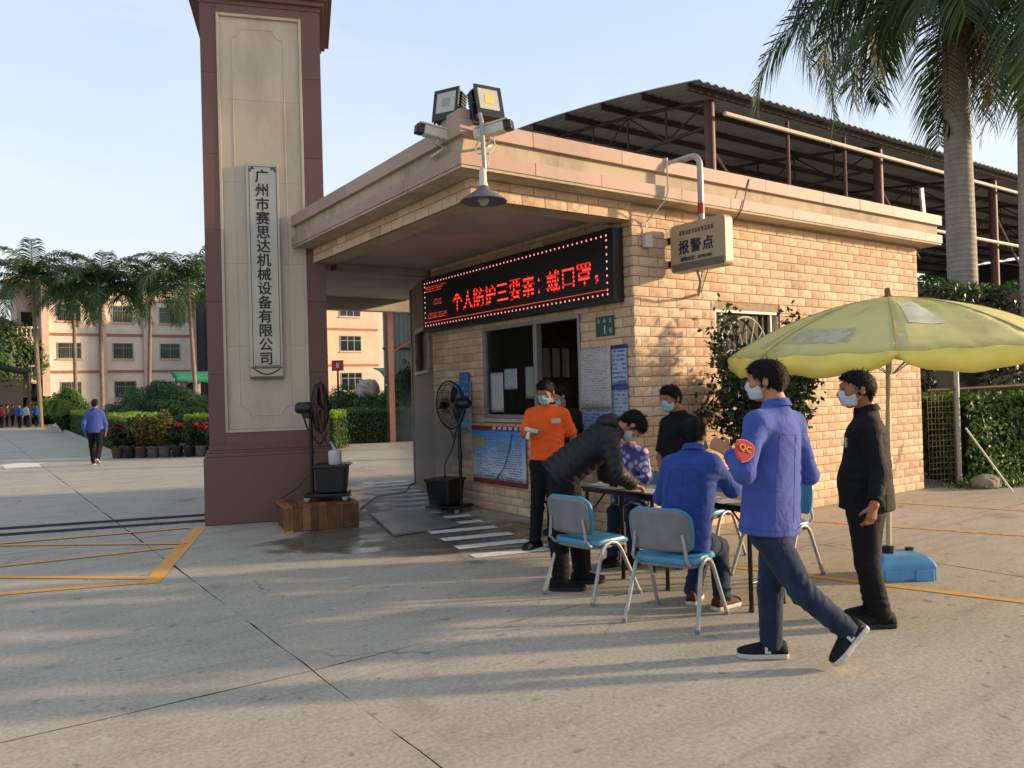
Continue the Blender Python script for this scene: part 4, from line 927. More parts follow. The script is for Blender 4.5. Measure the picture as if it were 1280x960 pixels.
def shoemesh():
    prof = [(-.088, .026, .055), (-.08, .036, .075), (-.05, .040, .088), (-.01, .041, .086), (.03, .042, .078), (.07, .046, .066), (.11, .050, .055), (.145, .047, .046), (.172, .036, .038), (.188, .02, .03)]
    up = MB(); n = 12; vs = []; fs = []
    for y, w, h in prof:
        for k in range(n): t = math.pi * k / (n - 1); vs.append((w * math.cos(t) * (1.0 if .15 < t < 3 else 1.02), y, .022 + (h - .005) * math.sin(t) ** .8))
    for i in range(len(prof) - 1):
        for k in range(n - 1): a = i * n + k; fs.append((a, a + n, a + n + 1, a + 1))
        a = i * n; fs.append((a, a + n - 1, a + 2 * n - 1, a + n))
    fs += [tuple(range(n)), tuple(range((len(prof) - 1) * n, len(prof) * n))[::-1]]
    up.add(vs, fs); so_ = MB(); pl = [(w + .006, y) for y, w, h in prof]; poly = [(x, y) for x, y in pl] + [(-x, y) for x, y in reversed(pl)]
    poly = [(0, prof[0][0] - .008)] + poly[:len(pl)] + [(0, prof[-1][0] + .008)] + poly[len(pl):]
    so_.prism(poly, .03); return up, so_
_SU, _SS = shoemesh(); SHOE = {}
def shoe(parent, ankle, fwd, upv, upper, sole, s=1.0, marks=False):
    """sole sits .085 below the ankle joint"""
    f = Vector(fwd).normalized(); u = (Vector(upv) - f * Vector(upv).dot(f)).normalized(); x = f.cross(u)
    M = Matrix.Translation(-org(parent)) @ frame(Vector(ankle) - u * .085 * s, x, f) @ Matrix.Scale(s, 4)
    key = (upper.name, sole.name)
    if key not in SHOE: SHOE[key] = (_SU.mesh('shoe', upper, None, True), _SS.mesh('sole', sole))
    o = link('shoe', SHOE[key][0], parent); o.matrix_local = M
    q = link('sole', SHOE[key][1], o); b = q.modifiers.new('b', 'BEVEL'); b.width = .008; b.segments = 2
    if marks:
        for sd in (-1, 1):
            mb = MB(); mb.box((sd * .046 - .003, .03, .035), (sd * .046 + .003, .045, .07)); mb.box((sd * .0465 - .003, .012, .035), (sd * .0465 + .003, .03, .046)); link('side_mark', mb.mesh('side_mark', M_SOLEW), o)
    return o
def hand(F, wrist, d, palm, thumbside, s=1.0, curl=.5, k=.007):
    """palm, four unequal bent fingers and a thumb leaving the side of the palm"""
    d = Vector(d).normalized(); pn = (Vector(palm) - d * Vector(palm).dot(d)).normalized(); th = d.cross(pn)
    if th.dot(Vector(thumbside)) < 0: th = -th
    w = Vector(wrist); kn = w + d * .085 * s
    F.seg(w + d * .012, kn, (.030 * s, .017 * s), (.038 * s, .015 * s), th, .018)
    for q, (off, ln) in enumerate(((.028, .072), (.009, .082), (-.010, .076), (-.028, .06))):
        b = kn + th * off * s; a1 = curl * (1 + .1 * q); l1 = ln * s * .55; l2 = ln * s * .5
        d1 = d * math.cos(a1 * .7) + pn * math.sin(a1 * .7); d2 = d * math.cos(a1 * 1.9) + pn * math.sin(a1 * 1.9)
        m = b + d1 * l1; F.seg(b - d * .01, m, .0092 * s, .0085 * s, th, k); F.seg(m, m + d2 * l2, .0085 * s, .007 * s, th, k)
    tb = w + d * .028 * s + th * .026 * s; td = (d * .7 + th * .62 + pn * .35).normalized(); tm = tb + td * .042 * s
    F.seg(tb, tm, .0125 * s, .0105 * s, th, .01); F.seg(tm, tm + (td * .6 + d * .5 + pn * .3).normalized() * .034 * s, .0105 * s, .008 * s, th, k)
def person(label, J, face, headup=None, body='jacket', s=1.0, h=.0075, hc=.010, mats=None, foot=None, hand_l=None, hand_r=None, mask=None, hair='short', group=None, sleeves='long', hem=None, quilt=None, bald=0.0, eyes=True, marks=False, belly=0.0, skin=None, torsodir=None, loose=1.0, skirt=0.0):
    """J: joint name -> point. One continuous body with clothing, hair, mask and shoes as its parts."""
    mats = mats or {}; skin = skin or M_SKIN
    mid = lambda a, b: (J[a] + J[b]) / 2
    base = Vector((mid('al', 'ar').x, mid('al', 'ar').y, 0)); pel, neck, hd = J['pel'], J['neck'], J['head']
    shl, shr = J['sl'], J['sr']; sax = (shr - shl).normalized(); tdir = (neck - pel).normalized()
    f = Vector(face).normalized(); up = Vector(headup) if headup is not None else Vector((0, 0, 1)); up = (up - f * up.dot(f)).normalized(); rt = f.cross(up)
    HP = lambda x, y, z: hd + (rt * x + f * y + up * z) * s
    # ---- body
    B = Field(); B.ell(HP(0, -.012, .028), (.074 * s, .094 * s, .086 * s), rt, f, up)
    B.seg(HP(0, .03, .0), HP(0, .048, -.078), (.060 * s, .062 * s), (.036 * s, .036 * s), rt, .03)
    B.ell(HP(0, .088, .035), (.05 * s, .014 * s, .018 * s), rt, f, up, .02); B.seg(HP(0, .098, .012), HP(0, .116, -.026), .0095 * s, .014 * s, rt, .012)
    B.ell(HP(0, .088, -.058), (.024 * s, .012 * s, .011 * s), rt, f, up, .012)
    for q in (-1, 1):
        B.ell(HP(.077 * q, -.012, .0), (.011 * s, .02 * s, .033 * s), rt, f, up, .006); B.ell(HP(.045 * q, .064, -.018), (.022 * s, .024 * s, .02 * s), rt, f, up, .02)
    B.seg(HP(0, -.03, -.05), neck, .054 * s, .062 * s, sax, .03)
    c1 = pel + (neck - pel) * .72; hipl, hipr = J['hl'], J['hr']; hax = (hipr - hipl).normalized() if (hipr - hipl).length > .02 else sax
    B.seg(pel, c1, (.125 * s, .09 * s), (.14 * s, .09 * s), sax, .04); B.seg(shl, shr, .045 * s, .045 * s, None, .04); B.seg(c1, neck, (.1 * s, .07 * s), (.06 * s, .05 * s), sax, .03)
    sk = 1.0 if sleeves == 'short' else .86
    for a, b, c, d_ in (('sl', 'el', 'wl', hand_l), ('sr', 'er', 'wr', hand_r)):
        B.seg(J[a], J[b], .046 * s * sk, .04 * s * sk, None, .02); B.seg(J[b], J[c], .041 * s * sk, .027 * s, None, .02)
    for a, b, c in (('hl', 'kl', 'al'), ('hr', 'kr', 'ar')): B.seg(J[a], J[b], .066 * s, .05 * s, None, .03); B.seg(J[b], J[c], .05 * s, .034 * s, None, .03)
    for w_, d_, sd in (('wl', hand_l, -1), ('wr', hand_r, 1)):
        e = J['el' if sd < 0 else 'er']; fd = (J[w_] - e).normalized()
        dd, pn, ts, cu = d_ if d_ else (fd, -sax * sd, Vector((f.x, f.y, 0)), .45)
        hand(B, J[w_], dd, pn, ts, s, cu)
    root = fieldobj('person', B, h, skin); tag(root, label, 'person', group)
    # ---- upper garment
    tm = mats.get('top'); U = Field(); lo = 1.0 * loose
    hemp = pel - tdir * (hem if hem is not None else .08) * s; ch = pel + (neck - pel) * .70; fr = tdir.cross(sax); fr = fr if fr.dot(f) > 0 else -fr
    q1 = quilt; qa = (quilt, .012, .0) if quilt else None
    U.seg(hemp - tdir * .08, ch, ((.172 + skirt) * s * lo, (.128 + belly + skirt * .5) * s * lo), (.172 * s * lo, .12 * s * lo), sax, .04, quilt=qa)
    if belly: U.ell(pel + tdir * .14 * s + fr * .05 * s, (.13 * s, .12 * s, .13 * s), sax, fr, tdir, .06)
    U.seg(shl + sax * .035, shr - sax * .035, .05 * s * lo, .05 * s * lo, None, .05); U.seg(ch, neck - tdir * .05 * s, (.15 * s, .1 * s), (.07 * s, .066 * s), sax, .04)
    for q in (shl, shr): U.seg(neck - tdir * .02 * s, q - tdir * .01 + (neck - q).normalized() * .03, .05 * s, .05 * s * lo, None, .05)
    U.seg(neck - tdir * .04 * s, neck + (hd - neck).normalized() * .028 * s, .076 * s, .068 * s, sax, .012, flat=True)
    for sd, a, b, c in ((-1, 'sl', 'el', 'wl'), (1, 'sr', 'er', 'wr')):
        if sleeves == 'short':
            U.seg(J[a] - (J[a] - neck).normalized() * .015 - tdir * .008, J[a].lerp(J[b], .82), .056 * s * lo, .062 * s * lo, None, .045, flat=True)
        else:
            U.seg(J[a] - (J[a] - neck).normalized() * .015 - tdir * .008, J[b], .057 * s * lo, .052 * s * lo, None, .045, quilt=qa); U.seg(J[b], J[c] - (J[c] - J[b]).normalized() * .01, .056 * s * lo, .040 * s * lo, None, .02, flat=True, quilt=qa)
            ax = (J[c] - J[b]).normalized(); U.fold(J[b], ((J[b] - J[a]).normalized() + ax).normalized(), .11, .045, .006 * lo); U.fold(J[c] - ax * .06, ax, .06, .03, .004)
        U.fold(J[a] - tdir * .09 * s, (sax * sd * .6 - tdir * .8), .1, .055, .0045)
    U.fold(pel + tdir * .16 * s, tdir, .2, .085, .0055); U.fold(pel + tdir * .32 * s, (tdir * .8 + sax * .6), .18, .075, .0045); U.fold(pel, (tdir * .3 + sax), .15, .09, .006)
    U.cut(hemp, tdir)
    if body in ('jacket', 'shirt') and not quilt:
        nd = ((hd - neck).normalized() + tdir).normalized(); cx_ = sax; cy_ = nd.cross(cx_); cb = MB(); nn_ = 20; vs = []
        for q in range(nn_):
            a = 2 * math.pi * q / nn_; e = cx_ * math.cos(a) + cy_ * math.sin(a); front = max(0.0, e.dot(f)) ** 3; b0 = neck - nd * (.012 + .03 * front) * s
            vs += [b0 + e * .066 * s + nd * .034 * s, b0 + e * .073 * s + nd * .042 * s, b0 + e * .088 * s - nd * (.002 + .012 * front) * s, b0 + e * .08 * s - nd * .004 * s]
        cb.add(vs, [(q * 4 + w_, ((q + 1) % nn_) * 4 + w_, ((q + 1) % nn_) * 4 + (w_ + 1) % 4, q * 4 + (w_ + 1) % 4) for q in range(nn_) for w_ in range(4)])
    else: cb = None
    top = fieldobj({'jacket': 'jacket', 'polo': 'polo_shirt', 'shirt': 'shirt'}[body], U, hc, tm, root)
    if cb is not None: build(cb, 'collar', tm, top, smooth=True)
    # ---- trousers
    T_ = Field(); T_.seg(hipl, hipr, (.098 * s, .1 * s), (.098 * s, .1 * s), None, .03); T_.seg(pel + tdir * .08, (hipl + hipr) / 2, (.145 * s, .105 * s), (.14 * s, .105 * s), sax, .04)
    for a, b, c in (('hl', 'kl', 'al'), ('hr', 'kr', 'ar')):
        sh = (J[c] - J[b]).normalized(); thd = (J[b] - J[a]).normalized()
        T_.seg(J[a], J[b], .094 * s * lo, .068 * s * lo, None, .03); T_.seg(J[b], J[c] + sh * .03, .068 * s * lo, .058 * s * lo, None, .02, flat=True)
        T_.fold(J[b], (sh + thd + sax * .6), .13, .06, .006); T_.fold(J[c] - sh * .05, sh + fr * .5, .10, .045, .009); T_.fold(J[a], (thd + sax * .5), .14, .06, .005); T_.fold(J[b].lerp(J[c], .5), (sh + sax * .7), .1, .07, .004)
    fieldobj('trousers', T_, hc, mats.get('legs'), root)
    # ---- hair
    if hair:
        H = Field(); H.ell(HP(0, -.016, .032), (.083 * s, .103 * s, .095 * s), rt, f, up); H.ell(HP(0, .02, .085), (.062 * s, .07 * s, .04 * s), rt, f, up, .03); H.seg(HP(0, -.075, .0), HP(0, -.066, -.062), (.052 * s, .03 * s), (.045 * s, .022 * s), rt, .03)
        for q in (-1, 1): H.seg(HP(.072 * q, .008, .03), HP(.073 * q, .018, -.005), .014 * s, .008 * s, rt, .01)
        for q in range(8): a = RNG.uniform(0, 6.28); H.fold(HP(.07 * math.cos(a), .08 * math.sin(a), .06), rt * math.sin(a * 3) + f * math.cos(a * 2), .06, .022, .0035)
        sl_ = Vector(f * -(.52 + bald * 2.6) + up * .85).normalized()
        def hairline(P, D, n=nv(sl_), c=nv(HP(0, 0, -.004 + bald * .6)), ff=nv(f), hh=nv(hd), uu=nv(up)):
            a = (P - c) @ n; fw_ = (P - hh) @ ff; uz = (P - hh) @ uu
            keep_back = np.where(fw_ < .012, uz + .075, -1.0)            # back of the head down to the nape
            return np.maximum(D, -np.maximum(a, np.minimum(keep_back, (.02 - fw_))) * .8)
        H.fine = hairline; ho = fieldobj('hair', H, .007 * max(1, h / .0075), M_HAIR, root)
        if h < .0095: tufts(ho, HP(0, -.03, .125), hd, up, s)
        if eyes:
            for q in (-1, 1):
                mb = MB(); mb.lathe([(.0, -.006 * s), (.010 * s, -.003 * s), (.012 * s, 0), (.010 * s, .003 * s), (0, .006 * s)], 10, M=frame(HP(.032 * q, .0835, .016), rt, f)); build(mb, 'eye', M_EYE, root, smooth=True)
                mb = MB(); mb.tube([HP(.014 * q, .094, .038), HP(.034 * q, .092, .043), HP(.052 * q, .08, .036)], [.004 * s, .005 * s, .003 * s], 5); build(mb, 'eyebrow', M_HAIR, root)
    # ---- mask
    if mask:
        K = Field(); K.seg(HP(0, .033, .0), HP(0, .052, -.078), (.066 * s, .068 * s), (.044 * s, .044 * s), rt, .03); K.seg(HP(0, .094, .008), HP(0, .106, -.026), .013 * s, .018 * s, rt, .03); K.ell(HP(0, .046, -.05), (.056 * s, .058 * s, .05 * s), rt, f, up, .03)
        K.cut(HP(0, .030, 0), f * .9 - up * .25); K.cut(HP(0, .1, .004), -up + f * .15); K.cut(HP(0, .1, -.1), up); K.fold(HP(0, .1, -.045), up, .09, .022, .002)
        mo = fieldobj('mask', K, .0065 * max(1, h / .0075), mask, root)
        for q in (-1, 1):
            mb = MB(); mb.tube([HP(.06 * q, .04, -.01), HP(.078 * q, .0, .022), HP(.083 * q, -.024, .018), HP(.08 * q, -.02, -.02), HP(.058 * q, .03, -.07)], .0018, 4); build(mb, 'ear_loop', M_MASKW, mo)
    # ---- shoes
    ft = foot or {}
    for sd in 'lr':
        fd, uu = ft.get(sd, (Vector((f.x, f.y, 0)), Vector((0, 0, 1)))); shoe(root, J['a' + sd], fd, uu, mats.get('shoe', M_SHOEB), mats.get('sole', M_SOLEB), s * 1.02, marks)
    return root
def tufts(ho, crown, hd, up, s):
    me = ho.data; k = len(me.vertices); co = np.empty(k * 3, f32); me.vertices.foreach_get('co', co); co = co.reshape(-1, 3); nr = np.empty(k * 3, f32); me.vertices.foreach_get('normal', nr); nr = nr.reshape(-1, 3)
    outer = np.argwhere(((co - np.array(hd - org(ho))) * nr).sum(1) > .05 * s)[:, 0]; pick = RNG.choice(outer, min(1500, len(outer)), replace=len(outer) < 1500)
    mb = MB(); cr = np.array(crown - org(ho))
    for i in pick:
        p, n_ = co[i], nr[i]; d = p - cr; d = d - n_ * d.dot(n_) + RNG.normal(0, .02, 3); d = d / max(np.linalg.norm(d), 1e-5); sd = np.cross(n_, d) * RNG.uniform(.0018, .004) * s
        L = RNG.uniform(.02, .042) * s; a = p - n_ * .003; t1 = p + d * L * .55 + n_ * RNG.uniform(.0, .004) * s; t2 = p + d * L + n_ * RNG.uniform(-.004, .003) * s
        mb.add([a - sd, a + sd, t1 + sd * .8, t1 - sd * .8, t2], [(0, 1, 2, 3), (3, 2, 4)])
    me2 = mb.mesh('hair_strands', M_HAIR, None, False); o = link('hair_strands', me2, ho); o['kind'] = 'stuff'
def uv(u, d, z=0.0): return UH * u + DH * d + Vector((0, 0, z))
def joints(**k): return {n: W(*v) for n, v in k.items()}
def ground_feet(J, *names):
    """stand the ankles .085 above the slab"""
    for n in names: J[n] = Vector((J[n].x, J[n].y, .088))
M_BLUE = fabric('blue_work_jacket', '263f82', fade='345093'); M_BLUE2 = fabric('faded_violet_blue_jacket', '3c4c92', fade='4c5a9c'); M_JEAN = fabric('dark_jeans', '142238', fade='2a425e'); M_BLKC = fabric('black_cloth', '0d0d0f', .8, .2); M_PUFF = fabric('black_puffer_nylon', '0c0d10', .5, .2, 120, .4, gloss=.6); M_TROU = fabric('black_trousers', '0f1014', .85, .2); M_ORNG = fabric('orange_polo', 'e0571a', .8, .06)
M_BADGE = mat('red_badge', 'a01c14', .6, .1); M_BADGEO = mat('badge_edge', 'c9622e', .6, .1)
def seam(par, ob, paths, m, r=.0013, name='seam'):
    """stitched lines laid on a garment: each path is snapped to the cloth"""
    me = ob.data; bv = BVHTree.FromPolygons([v.co[:] for v in me.vertices], [p.vertices[:] for p in me.polygons]); o = org(ob); mb = MB()
    for pth in paths:
        out = []
        for a, b in zip(pth[:-1], pth[1:]):
            for k in range(8):
                q = Vector(a).lerp(Vector(b), k / 8) - o; hit, nr, _, _ = bv.find_nearest(q)
                if hit is not None: out.append(hit + nr * .0008 + o)
        if len(out) > 2: mb.tube(out, r, 4, caps=False)
    s = build(mb, name, m, ob); s['kind'] = 'stuff'; return s
def child(o, n): return next(c for c in o.children if c.name.split('.')[0] == n)
def workseams(p, J, m, face):
    top = child(p, 'jacket'); f = Vector(face).normalized(); sx = (J['sr'] - J['sl']).normalized(); td = (J['neck'] - J['pel']).normalized(); bk = -(f - sx * f.dot(sx) - td * f.dot(td)).normalized() * .2; L = (J['neck'] - J['pel']).length
    C = lambda a, z: J['pel'] + td * (L * z) + sx * a + bk; R = lambda z: [J['pel'] + td * (L * z) + (sx * math.cos(t) + bk.normalized() * math.sin(t)) * .3 for t in np.linspace(0, 2 * math.pi, 13)]
    arm = lambda a, b, q: [J[a].lerp(J[b], q) + ((J[b] - J[a]).normalized().orthogonal() * math.cos(t) + (J[b] - J[a]).normalized().cross((J[b] - J[a]).normalized().orthogonal()) * math.sin(t)) * .12 for t in np.linspace(0, 2 * math.pi, 9)]
    seam(p, top, [[C(-.2, .78), C(0, .76), C(.2, .78)], [C(0, .76), C(0, .3), C(0, -.1)], R(-.12 if L > .3 else 0), arm('el', 'wl', .8), arm('er', 'wr', .8), [C(-.16, .76), C(-.19, .3), C(-.18, -.1)], [C(.16, .76), C(.19, .3), C(.18, -.1)]], m)
# ---- man walking left with a red armband badge
J = joints(head=(958, 477, 4.50), neck=(970, 506, 4.46), sl=(943, 529, 4.33), sr=(994, 529, 4.60), el=(930, 592, 4.20), wl=(912, 566, 4.36), er=(1011, 594, 4.62), wr=(978, 588, 4.84), pel=(963, 640, 4.46), hl=(959, 664, 4.41), hr=(972, 662, 4.51), kl=(1003, 740, 4.36), al=(1057, 786, 4.36), kr=(963, 738, 4.50), ar=(964, 802, 4.54))
ground_feet(J, 'ar')
Fw = uv(-.76, .62); toe = W(1038, 836, 4.31) - W(1074, 793, 4.36)
walker = person('man in blue jacket and jeans walking left with a red badge on his sleeve', J, uv(-.82, .5, -.03), mats=dict(top=M_BLUE2, legs=M_JEAN, sole=M_SOLEW), body='jacket', mask=M_MASKW, h=.0065, hc=.009, hem=.115, skirt=.03,
       foot={'l': (toe, uv(-.75, .1, .6)), 'r': (uv(-.93, .1, .0), Vector((0, 0, 1)))}, hand_l=(uv(-.62, .45, .5), uv(.1, .9, -.2), uv(-.2, -.3, .9), .75), marks=True, loose=1.06)
M_SEAM = fabric('dark_seam', '26356c'); workseams(walker, J, M_SEAM, uv(-.82, .5)); bc = W(930, 564, 4.17); arm_ax = (J['sl'] - J['el']).normalized(); MBg = frame(bc, (UH * .93 + DH * .25 - arm_ax * (UH * .93 + DH * .25).dot(arm_ax)), arm_ax)
poly = [(-.048, .04), (-.03, .052), (0, .058), (.03, .052), (.048, .04), (.05, -.005), (.03, -.042), (0, -.062), (-.03, -.042), (-.05, -.005)]
mb = MB(); mb.prism([(x * 1.12, y * 1.12) for x, y in poly], .006, MBg @ Matrix.Translation((0, 0, 0))); bo = build(mb, 'badge', M_BADGEO, walker); mb = MB(); mb.prism(poly, .004, MBg @ Matrix.Translation((0, 0, .0055))); build(mb, 'badge_field', M_BADGE, bo)
text('badge_text', 'QC', .048, MBg @ Matrix.Translation((0, .012, .011)), mat('badge_gold', 'd08a3c', .5, .05), bo, bold=.001)
# ---- man in black under the parasol
J = joints(head=(1071, 488, 5.08), neck=(1083, 512, 5.1), sl=(1086, 535, 4.93), sr=(1090, 533, 5.28), el=(1099, 594, 4.88), wl=(1093, 630, 4.78), er=(1094, 594, 5.36), wr=(1080, 628, 5.38), pel=(1083, 628, 5.1), hl=(1080, 640, 5.02), hr=(1085, 640, 5.18), kl=(1084, 705, 5.02), al=(1101, 765, 5.04), kr=(1084, 702, 5.18), ar=(1092, 757, 5.24))
ground_feet(J, 'al', 'ar')
p7 = person('man in black jacket and trousers standing under the yellow parasol', J, uv(-.97, .12, -.02), mats=dict(top=M_BLKC, legs=fabric('black_slacks', '121215', .85, .2)), mask=M_MASKW, hem=.04, belly=.025, bald=.03, h=.0065, hc=.009, skin=M_SKIN2,
       foot={'l': (uv(-1, .05), Vector((0, 0, 1))), 'r': (uv(-1, .1), Vector((0, 0, 1)))}, hand_l=(uv(-.25, 0, -1), uv(-.3, .9, .1), uv(-.9, -.2, 0), .5), loose=1.1, skirt=.012)
workseams(p7, J, fabric('black_seam', '040405'), uv(-.97, .12)); mb = MB(); mb.box((-.022, 0, -.03), (.022, .004, .03), M=frame(W(1057, 553, 4.97), (UH * .6 + DH * .8), (0, 0, 1)) @ Matrix.Rotation(math.pi / 2, 4, 'X')); build(mb, 'name_tag', M_SOLEW, p7)
# ---- man in orange shirt with a thermometer
J = joints(head=(682, 491, 7.85), neck=(684, 506, 7.9), sl=(706, 518, 7.86), sr=(662, 518, 7.98), el=(717, 548, 7.92), wl=(716, 577, 7.85), er=(655, 543, 7.98), wr=(661, 542, 7.74), pel=(684, 572, 7.9), hl=(693, 581, 7.88), hr=(674, 581, 7.94), kl=(692, 632, 7.86), al=(692, 678, 7.88), kr=(672, 632, 7.92), ar=(669, 678, 7.92))
ground_feet(J, 'al', 'ar')
p1 = person('man in an orange polo shirt and blue mask standing by the window', J, uv(-.42, -.86, -.28), mats=dict(top=M_ORNG, legs=M_TROU), body='polo', sleeves='short', mask=M_MASK, hem=.02, h=.0075, skin=M_SKIN2, foot={'l': (uv(.1, -1), Vector((0, 0, 1))), 'r': (uv(-.6, -.8), Vector((0, 0, 1)))}, hand_r=(uv(.55, -.75, .15), uv(.6, .3, .1), uv(0, 0, 1), .9))
nk, hd_ = J['neck'], J['head']; mb = MB(); cl = [nk + uv(.072 * math.cos(t), .06 * math.sin(t), .018 + .008 * math.sin(t)) for t in np.linspace(0, 2 * math.pi, 15)[:-1]]; mb.tube(cl, .017, 6, closed=True); build(mb, 'collar', M_BLKC, p1, smooth=True)
mb = MB(); mb.box((-.045, -.022, 0), (.045, .022, .003), M=frame(W(695, 526, 7.72), UH, (0, 0, 1))); build(mb, 'chest_badge', M_SOLEW, p1)
for sx_ in (663, 708): pass
th_ = thing('thermometer', 'white forehead thermometer in the hand of the man in orange', 'thermometer', W(663, 538, 7.62)); q = W(663, 538, 7.62)
mb = MB(); mb.box((-.075, -.02, -.018), (.06, .02, .022), M=frame(q, uv(-.9, -.3, .25), uv(.2, -.9))); build(mb, 'body', M_SOLEW, th_, bevel=.008); mb = MB(); mb.box((.0, -.016, -.09), (.03, .016, -.016), M=frame(q, uv(-.9, -.3, .25), uv(.2, -.9))); build(mb, 'handle', M_PVC, th_, bevel=.006)
# ---- man in a puffer jacket bending over the table
J = joints(head=(789, 532, 6.32), neck=(772, 535, 6.3), sl=(763, 543, 6.47), sr=(759, 548, 6.14), el=(757, 592, 6.52), wl=(776, 604, 6.50), er=(771, 590, 6.06), wr=(791, 606, 6.24), pel=(704, 588, 6.3), hl=(708, 598, 6.38), hr=(702, 600, 6.22), kl=(721, 662, 6.38), al=(727, 716, 6.4), kr=(699, 666, 6.2), ar=(701, 724, 6.2))
ground_feet(J, 'al', 'ar')
p2 = person('man in a black puffer jacket bent over the table writing', J, uv(.35, .12, -.92), headup=uv(.9, .05, .45), mats=dict(top=M_PUFF, legs=M_TROU), mask=M_MASKW, quilt=.06, hem=.1, h=.0068, hc=.009, loose=1.16, foot={'l': (uv(1, .1), Vector((0, 0, 1))), 'r': (uv(.95, -.1), Vector((0, 0, 1)))}, hand_r=(uv(.8, .3, -.3), uv(.1, .2, -1), uv(.2, .9, 0), .9), hand_l=(uv(.9, .1, -.25), uv(0, 0, -1), uv(0, -1, 0), .5))
Hd = Field(); Hd.seg(W(764, 528, 6.22), W(766, 524, 6.4), .05, .05, None, .03); Hd.ell(W(759, 527, 6.31), (.09, .11, .06), UH, DH, Vector((0, 0, 1)), .04); Hd.fold(W(762, 525, 6.3), uv(1, 0, .4), .12, .05, .006); fieldobj('hood', Hd, .009, M_PUFF, p2)
# ---- man in blue sitting with his back to the camera
J = joints(head=(866, 546, 5.56), neck=(867, 562, 5.5), sl=(836, 582, 5.60), sr=(893, 580, 5.40), el=(827, 622, 5.68), wl=(848, 618, 5.92), er=(915, 612, 5.48), wr=(931, 610, 5.74), pel=(856, 664, 5.45), hl=(846, 672, 5.52), hr=(868, 674, 5.42), kl=(880, 676, 5.92), al=(866, 742, 5.74), kr=(898, 684, 5.78), ar=(903, 752, 5.56))
ground_feet(J, 'al', 'ar')
p5 = person('man in a blue work jacket sitting at the table with his back turned', J, uv(.5, .82, -.18), mats=dict(top=M_BLUE, legs=M_JEAN, shoe=fabric('maroon_shoe', '4a1d18', .7, .2), sole=M_SOLEW), mask=M_MASK, hem=.12, h=.0072, hc=.009, loose=1.08, foot={'l': (uv(.4, .9), Vector((0, 0, 1))), 'r': (uv(.75, .6), Vector((0, 0, 1)))})
workseams(p5, J, M_SEAM, uv(.5, .82))
# ---- man in a black polo behind the table
J = joints(head=(838, 499, 6.86), neck=(848, 515, 6.9), sl=(868, 529, 6.82), sr=(832, 530, 7.0), el=(880, 570, 6.86), wl=(872, 606, 6.74), er=(826, 572, 7.05), wr=(830, 607, 6.9), pel=(852, 600, 6.92), hl=(862, 610, 6.88), hr=(842, 610, 6.96), kl=(862, 655, 6.86), al=(862, 700, 6.92), kr=(842, 656, 6.96), ar=(842, 700, 7.0))
ground_feet(J, 'al', 'ar')
person('man in a black polo and blue mask standing behind the table by the shrub', J, uv(-.8, -.58, -.12), s=.96, mats=dict(top=M_BLKC, legs=M_TROU), body='polo', sleeves='short', mask=M_MASK, h=.008, skin=M_SKIN2, foot={'l': (uv(-.7, -.7), Vector((0, 0, 1))), 'r': (uv(-.8, -.5), Vector((0, 0, 1)))})
# ---- seated woman in a patterned top, mostly hidden
def floral():
    m, t, b = newmat('flower_print'); p = pos(t); v = N(t, 'ShaderNodeTexVoronoi'); v.inputs['Scale'].default_value = 16; t.links.new(p, v.inputs['Vector'])
    c = ramp(t, v.outputs['Distance'], [(.0, 'b04a6a'), (.25, 'b0b0bc'), (.55, '3c3a78')]); t.links.new(c, b.inputs['Base Color']); b.inputs['Roughness'].default_value = .85; return m
J = joints(head=(786, 538, 7.25), neck=(785, 557, 7.3), sl=(805, 567, 7.26), sr=(763, 568, 7.36), el=(808, 596, 7.1), wl=(796, 607, 6.95), er=(760, 597, 7.2), wr=(768, 606, 7.0), pel=(785, 632, 7.35), hl=(797, 638, 7.3), hr=(774, 638, 7.38), kl=(790, 640, 6.9), al=(792, 700, 6.98), kr=(768, 640, 6.98), ar=(766, 698, 7.05))
ground_feet(J, 'al', 'ar')
person('person in a purple flowered top sitting behind the table', J, uv(-.5, -.8, -.15), s=.94, mats=dict(top=floral(), legs=M_JEAN), body='shirt', mask=M_MASKW, h=.009, hc=.011, foot={'l': (uv(-.6, -.8), Vector((0, 0, 1))), 'r': (uv(-.6, -.8), Vector((0, 0, 1)))})
# ---- person half hidden behind the orange shirt
J = joints(head=(698, 496, 8.55), neck=(700, 511, 8.6), sl=(722, 518, 8.56), sr=(688, 519, 8.66), el=(726, 548, 8.6), wl=(722, 572, 8.5), er=(685, 549, 8.7), wr=(688, 573, 8.6), pel=(705, 568, 8.6), hl=(713, 576, 8.58), hr=(697, 576, 8.64), kl=(713, 622, 8.56), al=(713, 664, 8.6), kr=(697, 622, 8.62), ar=(697, 664, 8.66))
ground_feet(J, 'al', 'ar')
person('person in dark clothes half hidden behind the man in orange', J, uv(-.8, -.5, -.15), s=.97, mats=dict(top=M_BLKC, legs=M_TROU), body='jacket', mask=M_MASK, h=.010, hc=.012)
